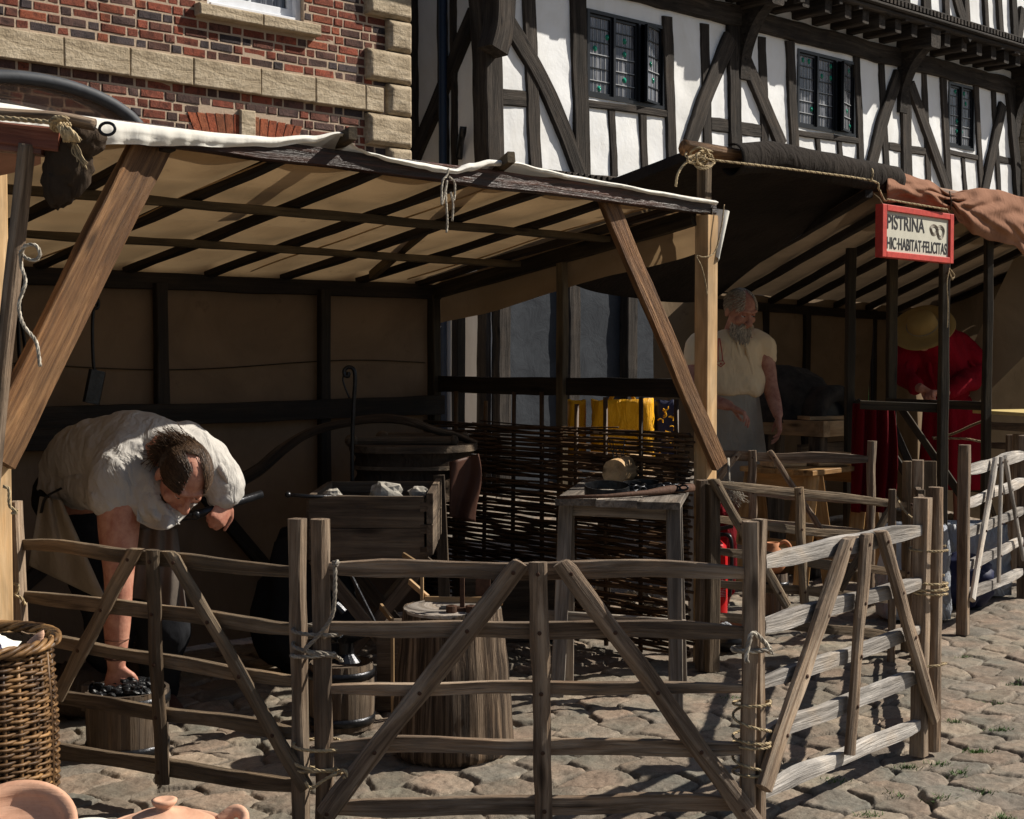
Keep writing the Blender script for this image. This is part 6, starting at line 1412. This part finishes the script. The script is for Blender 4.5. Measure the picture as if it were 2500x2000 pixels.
def head(mb, C, F, U, k=1.):
    r, f, u = ortho(F, U); C = V(C); ax = (r, f, u)
    q = lambda a, b, c: C + (r * a + f * b + u * c) * k
    sphere(mb, q(0, -.008, .028), .076 * k, .097 * k, .088 * k, 16, ax); sphere(mb, q(0, .022, -.035), .060 * k, .070 * k, .078 * k, 14, ax); sphere(mb, q(0, .062, -.088), .030 * k, .026 * k, .024 * k, 10, ax)
    limb(mb, [q(0, .088, .012), q(0, .103, -.012), q(0, .116, -.034)], [.009 * k, .011 * k, .015 * k], 3, 10)
    for s in (-1, 1):
        sphere(mb, q(s * .014, .104, -.038), .010 * k, n=6); sphere(mb, q(s * .078, -.004, -.008), .009 * k, .020 * k, .033 * k, 8, ax)
        limb(mb, [q(s * .010, .092, .026), q(s * .034, .088, .030), q(s * .056, .070, .022)], [.009 * k, .0105 * k, .008 * k], 3, 8); sphere(mb, q(s * .045, .062, -.030), .022 * k, n=8)
    limb(mb, [q(-.024, .084, -.062), q(0, .094, -.060), q(.024, .084, -.062)], [.006 * k, .0085 * k, .006 * k], 3, 8)
    return q, ax
def eyes(q, ax, par, k=1.):
    for s in (-1, 1):
        m = MB(); sphere(m, q(s * .031, .078, .006), .0125 * k, n=8); m.build('eye', M['white_paint'], par, smooth=True)
        m = MB(); sphere(m, q(s * .031, .0875, .003), .0052 * k, n=6); m.build('iris', M['window_black'], par, smooth=True)
        m = MB(); sphere(m, q(s * .031, .079, .0095), .0135 * k, .0135 * k, .0115 * k, 8, ax); m.build('eyelid', M['skin_shade'], par, smooth=True)
def strands(name, mt, par, gen, n, r=.0012, steps=4):
    m = MB()
    for i in range(n): tube(m, spath(gen(i), steps), r * R.uniform(.6, 1.3), 3, caps=False)
    return m.build(name, M[mt], par, smooth=True)
def shoe(par, p, d, mt='leather_brown'):
    m = MB(); p = V(p); d = V(d).normalized(); n = V((-d.y, d.x, 0))
    loft(m, resec([(p - d * .06 + UP * .04, n * .035, UP * .035), (p + UP * .045, n * .042, UP * .042), (p + d * .08 + UP * .032, n * .046, UP * .03), (p + d * .16 + UP * .024, n * .038, UP * .022), (p + d * .19 + UP * .018, n * .015, UP * .012)], 3), 16); m.build('shoe', M[mt], par, smooth=True)

# ---- the smith, bent over the coal tub
sm = thing('person', 'person in a loose pale shirt and apron bent over reaching into the coal tub', 'person', (P(290, 1600, 5.2).x, 5.2, 0))
pel = P(168, 1262, 5.32); rsh = P(292, 1172, 4.82); lsh = P(492, 1128, 5.02)
m = MB()
limb(m, [pel, P(205, 1188, 5.24), P(275, 1130, 5.12), P(352, 1106, 5.0), P(408, 1112, 4.92)], [.11, .11, .12, .125, .10], 5, 20)
limb(m, [P(400, 1112, 4.93), P(432, 1128, 4.86)], [.062, .055]); limb(m, [rsh + V((.05, .05, .02)), lsh], [.075, .06])
limb(m, [rsh, P(290, 1290, 4.80), P(290, 1420, 4.78), P(286, 1520, 4.79), P(284, 1622, 4.80)], [.080, .070, .049, .046, .031], 6)
limb(m, [lsh, P(548, 1165, 5.10), P(566, 1195, 5.10), P(556, 1222, 5.05)], [.062, .052, .042, .028], 5)
hand(m, P(284, 1622, 4.80), (.0, -.10, -1), (.1, .9, 0), 1, .55, 1.0); hand(m, P(556, 1222, 5.05), (-.25, -.45, -.6), (-.7, .1, -.5), 1, .85, .95)
limb(m, [P(200, 1290, 5.34), P(262, 1470, 5.22), P(262, 1600, 5.3), P(262, 1690, 5.36)], [.09, .075, .055, .042], 6); limb(m, [P(180, 1285, 5.44), P(385, 1480, 5.25), P(390, 1600, 5.32), P(392, 1680, 5.38)], [.10, .075, .055, .042], 6)
HC = P(446, 1160, 4.76); q, ax = head(m, HC, (.28, -.50, -.82), (.52, -.60, .55), 1.03)
m.build('body', M['skin'], sm, remesh=.0055, smooth_it=3)
eyes(q, ax, sm, 1.03)
m = MB()
limb(m, [P(140, 1190, 5.30), P(182, 1132, 5.25), P(262, 1108, 5.12), P(350, 1102, 5.0), P(420, 1110, 4.95)], [.08, .118, .134, .142, .115], 6, 24)
limb(m, [P(308, 1140, 4.90), P(290, 1172, 4.84), P(284, 1205, 4.82)], [.12, .108, .098], 4, 20); limb(m, [P(450, 1110, 5.0), P(515, 1150, 5.06), P(545, 1182, 5.06), P(552, 1205, 5.06)], [.12, .095, .078, .066], 5, 20)
limb(m, [P(340, 1170, 4.88), P(378, 1230, 4.80), P(412, 1272, 4.78)], [.10, .075, .03], 5, 16)
limb(m, [P(300, 1180, 4.95), P(250, 1190, 5.05), P(180, 1190, 5.2), P(150, 1170, 5.26)], [.085, .08, .085, .08], 5, 16)
o = m.build('shirt', M['linen'], sm, remesh=.007, smooth_it=5); disp(o, .10, .026); ripple(o, .07, .007, 3)
# draped folds lying on the shirt
m = MB()
for i, pts in enumerate(([(150, 1120, 5.12), (220, 1085, 5.0), (300, 1075, 4.88), (345, 1105, 4.82)], [(158, 1150, 5.1), (228, 1125, 5.0), (292, 1110, 4.86), (320, 1140, 4.78)], [(260, 1050, 5.05), (330, 1040, 4.95), (395, 1060, 4.9)], [(130, 1175, 5.16), (190, 1165, 5.06), (250, 1165, 4.98)], [(505, 1100, 5.0), (540, 1145, 4.99), (558, 1185, 5.0)], [(360, 1190, 4.79), (398, 1240, 4.74), (440, 1282, 4.72)], [(330, 1200, 4.78), (372, 1250, 4.74), (410, 1285, 4.72)])):
    limb(m, [P(*p) for p in pts], [.004] + [.017] * (len(pts) - 2) + [.004], 5, 10)
m.build('shirt_folds', M['linen'], sm, remesh=.006, smooth_it=4)
m = MB(); sheet(m, lambda u, v: P(lerp(335, 482, u) - 10 * v * u, lerp(1215 + 15 * u, 1272 + 26 * math.sin(u * math.pi) - 38 * u ** 3, v), 4.73 + .05 * math.sin(u * 9) * v + .03 * (1 - v)), 26, 10); m.build('collar', M['linen'], sm, smooth=True, solid=.004)
m = MB(); limb(m, [P(178, 1215, 5.34), P(262, 1470, 5.22), P(262, 1600, 5.3), P(262, 1685, 5.36)], [.15, .105, .08, .07], 6); limb(m, [P(172, 1215, 5.42), P(385, 1480, 5.25), P(390, 1600, 5.32), P(392, 1675, 5.38)], [.14, .105, .085, .07], 6)
o = m.build('trousers', M['dark_trousers'], sm, remesh=.010, smooth_it=5); disp(o, .08, .02)
m = MB(); sheet(m, lambda u, v: P(lerp(lerp(98, 150, u), lerp(70, 262, u), v), lerp(1212 + 10 * u, 1380 + 90 * u, v), lerp(5.17, 5.02, u) - .05 * math.sin(v * 3) + .02 * math.sin(u * 13)), 30, 24); m.build('apron', M['linen_grey'], sm, smooth=True, solid=.004)
m = MB(); sheet(m, lambda u, v: P(lerp(lerp(325, 432, u), lerp(318, 455, u), v), lerp(1290, 1478 - 18 * math.cos(u * 3), v), 5.04 - .03 * math.sin(u * 3.1) + .012 * math.sin(u * 19 + 4 * v)), 26, 24); m.build('leather_apron', M['leather_apron'], sm, smooth=True, solid=.005)
m = MB(); tube(m, spath([P(100, 1252, 5.12), P(112, 1215, 5.08), P(150, 1192, 5.06)], 5), .006, 6, flat=.4); m.build('belt_strap', M['black_plastic'], sm)
shoe(sm, (P(262, 1700, 5.36).x, 5.36, 0), (.5, -.8, 0)); shoe(sm, (P(392, 1700, 5.38).x, 5.38, 0), (.5, -.8, 0))
m = MB(); tube(m, [P(284, 1618, 4.8) + V((.036 * math.cos(a), .036 * math.sin(a), .02 + .004 * math.sin(a))) for a in np.linspace(0, 2 * math.pi, 20)][:-1], .004, 6, closed=True); m.build('bracelet', M['leather_brown'], sm, smooth=True)
m = MB(); tube(m, [P(286, 1560, 4.79) + V((.0405 * math.cos(a), .0405 * math.sin(a), .0)) for a in np.linspace(0, 2 * math.pi, 20)][:-1], .0012, 6, closed=True); m.build('wrist_wrap', M['leather_brown'], sm, smooth=True)
r_, f_, u_ = ax
def smhair(i):
    th = R.uniform(.45, 2 * math.pi - .45); ph = R.uniform(.0, 1.9) if abs(th - math.pi) < 1.35 else R.uniform(.55, 1.55)
    d = f_ * math.cos(th) * math.sin(ph) + r_ * math.sin(th) * math.sin(ph) + u_ * math.cos(ph); root = HC
    back = d.dot(-f_); flow = -f_ * .9 + V((-.45, .05, .05)) + V((R.gauss(0, .16), R.gauss(0, .16), R.gauss(0, .16))); flow -= d * flow.dot(d) * (1.0 if back < .45 else .55); flow.normalize(); L = R.uniform(.6, 1.2) * (.045 if ph < 1.1 else .06) * (2.0 if back > .35 else 1)
    dd = d.copy(); pts = []; el = lambda q_: HC + u_ * .027 + (r_ * q_.dot(r_) * .080 + f_ * q_.dot(f_) * .102 + u_ * q_.dot(u_) * .092) * 1.03
    fl = -f_ + V((-.35, 0, 0)) + V((R.gauss(0, .13), R.gauss(0, .13), R.gauss(0, .13))); n_ = R.randint(3, 6)
    for k in range(n_):
        pts.append(el(dd) + dd * (.002 + .004 * R.random())); tn = fl - dd * fl.dot(dd); tn.normalize(); dd = (dd + tn * .17).normalized()
    if back > .1 and R.random() < .75:
        e_ = (pts[-1] - pts[-2]).normalized(); out = V((-.6, .1, -.12 + R.gauss(0, .22))); L2 = R.uniform(.02, .09); pts += [pts[-1] + (e_ + out * .6) * L2 * .5, pts[-1] + (e_ * .6 + out) * L2 + V((0, 0, R.gauss(0, .012)))]
    return pts
strands('hair', 'hair_brown', sm, smhair, 5600, .0011, 2)
m = MB()
sphere(m, HC + (-f_ * .034 + u_ * .022), .078, .074, .085, 14, ax, rough=.05)
m.build('hair_mass', M['hair_brown'], sm, smooth=True)
def smbeard(i):
    a = R.uniform(-1.3, 1.3); p = q(.058 * math.sin(a), .062 * math.cos(a) + .015, -.085 + R.uniform(-.012, .02)); return [p, p + f_ * .008 - u_ * .012, p - u_ * R.uniform(.02, .04) + f_ * .006]
strands('beard', 'hair_brown', sm, smbeard, 500, .0014, 2)
m = MB(); tube(m, [P(440, 1262, 4.98), P(478, 1257, 4.98), P(640, 1206, 5.12)], [.016, .0155, .014], 12); sphere(m, P(478, 1257, 4.98), .018, n=8); m.top('hammer_handle', M['iron'], 'dark round tool handle gripped in the bending smith\'s far hand', 'handle', smooth=True)
# ---- the baker
bk2 = thing('person', 'standing baker, grey-bearded, in a cream tunic and grey apron, looking down', 'person', (P(1785, 1300, 8.8).x, 8.8, 0)); bk2['label'] = 'standing grey-bearded person in a cream tunic and grey apron looking down at the bench'
Q = lambda x, y, Y=8.8: P(x, y, Y)
m = MB()
loft(m, resec([(Q(1778, 1005), (.165, 0, 0), (0, .12, 0)), (Q(1782, 950), (.165, 0, 0), (0, .12, 0)), (Q(1786, 880), (.175, .03, 0), (0, .125, 0)), (Q(1788, 832), (.17, .04, 0), (0, .10, 0)), (Q(1790, 812), (.07, 0, 0), (0, .06, 0))], 4), 24)
limb(m, [Q(1790, 815, 8.8), Q(1800, 785, 8.74)], [.062, .060])
limb(m, [Q(1715, 838, 8.74), Q(1698, 895, 8.70), Q(1692, 948, 8.62), Q(1735, 976, 8.50), Q(1778, 990, 8.42)], [.066, .056, .048, .044, .032], 6)
limb(m, [Q(1858, 842, 8.86), Q(1872, 895, 8.84), Q(1880, 940, 8.80), Q(1890, 980, 8.72), Q(1899, 1012, 8.66)], [.066, .056, .048, .044, .032], 6)
hand(m, Q(1780, 991, 8.42), (.75, -.25, -.38), (-.3, -.1, -.9), 1, .42, 1.12); hand(m, Q(1899, 1012, 8.66), (.10, -.12, -1), (-.9, .1, 0), 1, .32, 1.15)
for x in (1755, 1815): limb(m, [Q(x, 1010), Q(x, 1190, 8.8), Q(x - 2, 1370, 8.84)], [.10, .065, .045], 5)
BH = Q(1806, 757, 8.70); q, ax = head(m, BH, (.42, -.75, -.42), (.18, -.42, .90), 1.12)
m.build('body', M['skin'], bk2, remesh=.0055, smooth_it=3); eyes(q, ax, bk2, 1.12)
m = MB()
loft(m, resec([(Q(1780, 968), (.165, .0, 0), (0, .13, 0)), (Q(1783, 962), (.205, .02, 0), (0, .165, 0)), (Q(1786, 935), (.215, .03, 0), (0, .175, 0)), (Q(1787, 885), (.195, .035, 0), (0, .155, 0)), (Q(1788, 840), (.190, .04, 0), (0, .13, 0)), (Q(1789, 818), (.135, .03, 0), (0, .10, 0)), (Q(1790, 806), (.085, .01, 0), (0, .075, 0))], 5), 40)
limb(m, [Q(1728, 835, 8.76), Q(1708, 850, 8.73), Q(1700, 878, 8.71)], [.075, .085, .075], 4, 18); limb(m, [Q(1838, 835, 8.84), Q(1862, 850, 8.86), Q(1868, 872, 8.86)], [.075, .082, .075], 4, 18)
o = m.build('tunic', M['linen_cream'], bk2, remesh=.009, smooth_it=4); disp(o, .12, .026); ripple(o, .14, .014)
m = MB()
for i, (a, b) in enumerate((((1800, 830), (1822, 955)), ((1788, 835), (1790, 958)), ((1770, 835), (1752, 950)), ((1820, 835), (1840, 930)), ((1745, 860), (1735, 950)))):
    Yf = lambda x: 8.8 - .150 * math.sqrt(max(.05, 1 - ((x - 1788) / 84) ** 2)); pts = [Q(lerp(a[0], b[0], k / 4), lerp(a[1], b[1], k / 4), Yf(lerp(a[0], b[0], k / 4)) - .004 * 0 + .004) for k in range(5)]; limb(m, pts, [.005, .014, .016, .017, .007], 4, 10)
m.build('tunic_folds', M['linen_cream'], bk2, remesh=.006, smooth_it=4)
m = MB(); Yt = 8.635
tube(m, spath([Q(1754, 826, 8.66), Q(1753, 860, Yt), Q(1754, 880, Yt - .005)], 4), .003, 5); tube(m, spath([Q(1757, 826, 8.66), Q(1762, 858, Yt - .002), Q(1764, 880, Yt - .008)], 4), .003, 5); tube(m, [Q(1752, 882, Yt - .01), Q(1750, 889, Yt - .01), Q(1760, 896, Yt - .012), Q(1769, 888, Yt - .012), Q(1766, 881, Yt - .01)], .003, 5, closed=True); sphere(m, Q(1760, 888, Yt - .012), .006, n=5)
m.build('embroidery', M['red_paint'], bk2)
m = MB(); loft(m, resec([(Q(1780, 955), (.175, 0, 0), (0, .14, 0)), (Q(1782, 1000), (.185, 0, 0), (0, .15, 0)), (Q(1785, 1080), (.20, 0, 0), (0, .165, 0)), (Q(1788, 1190), (.225, 0, 0), (0, .18, 0))], 6), 64, fold=lambda u, th: .055 * u * math.sin(th * 9 + 2 * math.sin(th * 2)) + .02 * math.sin(th * 17), caps=False); m.build('apron_skirt', M['linen_grey'], bk2, smooth=True, solid=.006)
for x in (1755, 1815): shoe(bk2, (Q(x, 1300).x, 8.82, 0), (.35, -.9, 0))
r_, f_, u_ = ax; B_ = BH.copy(); q2 = q
def bkbeard(i):
    a = R.uniform(-1.45, 1.45); z = R.uniform(-.10, -.055); p = q2(.056 * math.sin(a), .070 * math.cos(a) + .012, z); L = R.uniform(.035, .085) * (1 - .3 * abs(a)); return [p, p + f_ * .012 - UP * L * .4, p + f_ * .012 - UP * L + r_ * R.gauss(0, .006)]
strands('beard', 'hair_grey', bk2, bkbeard, 1500, .0016, 2)
def bkmous(i):
    s = R.choice((-1, 1)); p = q2(s * R.uniform(.002, .03), .098 - .02 * R.random(), -.047 + R.uniform(-.004, .004)); return [p, p + r_ * s * .010 + f_ * .005 - u_ * .008, p + r_ * s * .022 - u_ * .026]
strands('moustache', 'hair_grey', bk2, bkmous, 260, .0016, 2)
def bkhair(i):
    th = R.uniform(.5, 2 * math.pi - .5); ph = R.uniform(.0, 1.7) if abs(th - math.pi) < 1.9 else R.uniform(.25, 1.4); d = f_ * math.cos(th) * math.sin(ph) + r_ * math.sin(th) * math.sin(ph) + u_ * math.cos(ph)
    root = B_ + u_ * .030 + V((0, 0, 0)) + (r_ * d.dot(r_) * .078 + f_ * d.dot(f_) * .100 + u_ * d.dot(u_) * .090) * 1.12; fl = (-f_ * .8 - UP * .7); fl -= d * fl.dot(d) * .9; L = R.uniform(.03, .07); return [root - d * .004, root + d * .004 + fl * L * .5, root + fl * L + d * .002]
strands('hair', 'hair_grey', bk2, bkhair, 1700, .0015, 2)
# ---- the figure in red
rd = thing('person', 'person in a red woollen tunic and skirt, face hidden by a broad straw hat', 'person', (P(2315, 1200, 10.0).x, 10.05, 0))
Q3 = lambda x, y, Y=10.0: P(x, y, Y)
m = MB()
limb(m, [Q3(2318, 985, 10.1), Q3(2305, 920, 10.05), Q3(2290, 860, 9.95), Q3(2272, 828, 9.85)], [.17, .16, .17, .09], 5, 20); limb(m, [Q3(2275, 828, 9.86), Q3(2262, 815, 9.76)], [.055, .055])
RH = Q3(2256, 812, 9.72); qq, ax = head(m, RH, (-.25, -.55, -.8), (-.3, -.75, .55), 1.0)
limb(m, [Q3(2350, 850, 10.0), Q3(2392, 902, 9.95), Q3(2345, 940, 9.75), Q3(2302, 962, 9.62)], [.065, .05, .042, .03], 6); limb(m, [Q3(2222, 858, 9.95), Q3(2203, 908, 9.85), Q3(2230, 938, 9.72), Q3(2250, 950, 9.62)], [.065, .05, .042, .03], 6)
hand(m, Q3(2300, 960, 9.62), (-.7, -.2, .05), (-.1, -.3, -.9), -1, .7, 1.05); hand(m, Q3(2250, 946, 9.62), (.65, -.1, -.45), (-.2, -.3, -.9), 1, .6, 1.05)
for x in (2295, 2345): limb(m, [Q3(x, 990, 10.1), Q3(x, 1130, 10.05), Q3(x, 1318, 10.1)], [.09, .06, .045], 5)
m.build('body', M['skin_shade'], rd, remesh=.006, smooth_it=3)
m = MB()
limb(m, [Q3(2318, 975, 10.1), Q3(2308, 920, 10.05), Q3(2293, 862, 9.97), Q3(2270, 828, 9.86)], [.165, .185, .195, .14], 5, 24)
limb(m, [Q3(2335, 845, 10.0), Q3(2372, 872, 9.98), Q3(2390, 905, 9.94), Q3(2345, 940, 9.76), Q3(2316, 956, 9.66)], [.10, .095, .085, .075, .055], 6, 18); limb(m, [Q3(2235, 850, 9.95), Q3(2210, 880, 9.9), Q3(2206, 910, 9.85), Q3(2232, 940, 9.70)], [.10, .09, .08, .058], 6, 18)
o = m.build('tunic', M['red_wool'], rd, remesh=.010, smooth_it=5); disp(o, .13, .022); ripple(o, .15, .02)
m = MB()
for pts in ([(2300, 845, 9.80), (2305, 890, 9.83), (2300, 945, 9.88)], [(2325, 850, 9.84), (2340, 900, 9.86), (2335, 950, 9.92)], [(2275, 850, 9.80), (2270, 900, 9.84), (2285, 948, 9.9)], [(2360, 875, 9.88), (2382, 905, 9.85), (2360, 930, 9.78)], [(2225, 865, 9.84), (2212, 900, 9.80), (2228, 930, 9.70)]): limb(m, [Q3(*p) for p in pts], [.006, .02, .008], 5, 10)
m.build('tunic_folds', M['red_wool'], rd, remesh=.008, smooth_it=4)
m = MB(); loft(m, resec([(Q3(2318, 962, 10.08), (.16, 0, 0), (0, .13, 0)), (Q3(2322, 985, 10.08), (.19, 0, 0), (0, .16, 0)), (Q3(2325, 1060, 10.08), (.215, 0, 0), (0, .19, 0)), (Q3(2328, 1190, 10.08), (.25, 0, 0), (0, .22, 0))], 6), 72, fold=lambda u, th: .05 * (.2 + u) * math.sin(th * 10 + 2 * math.sin(th * 3)) + .02 * math.sin(th * 23), caps=False); m.build('skirt', M['red_wool'], rd, smooth=True, solid=.006)
for x in (2295, 2345): shoe(rd, (Q3(x, 1300).x, 10.1, 0), (-.3, -.9, 0))
h3 = V((-.36, -.62, .70)).normalized(); h1 = V((1, 0, 0)); h1 = (h1 - h3 * h1.dot(h3)).normalized(); h2 = h3.cross(h1)
m = MB(); lathe(m, RH + h3 * .055, [(.215, -.008), (.213, -.002), (.18, .002), (.13, .004), (.105, .012), (.100, .035), (.092, .070), (.070, .095), (.035, .105), (0, .107)], 44, (h1, h2, h3), wob=.04); lathe(m, RH + h3 * .050, [(.213, -.006), (.12, 0)], 44, (h1, h2, h3))
m.build('straw_hat', M['straw'], rd, smooth=True)
m = MB(); tube(m, [RH + h3 * .072 + (h1 * math.cos(a) + h2 * math.sin(a)) * .106 for a in np.linspace(0, 2 * math.pi, 30)][:-1], .003, 5, closed=True); m.build('hat_cord', M['rope_grey'], rd, smooth=True)
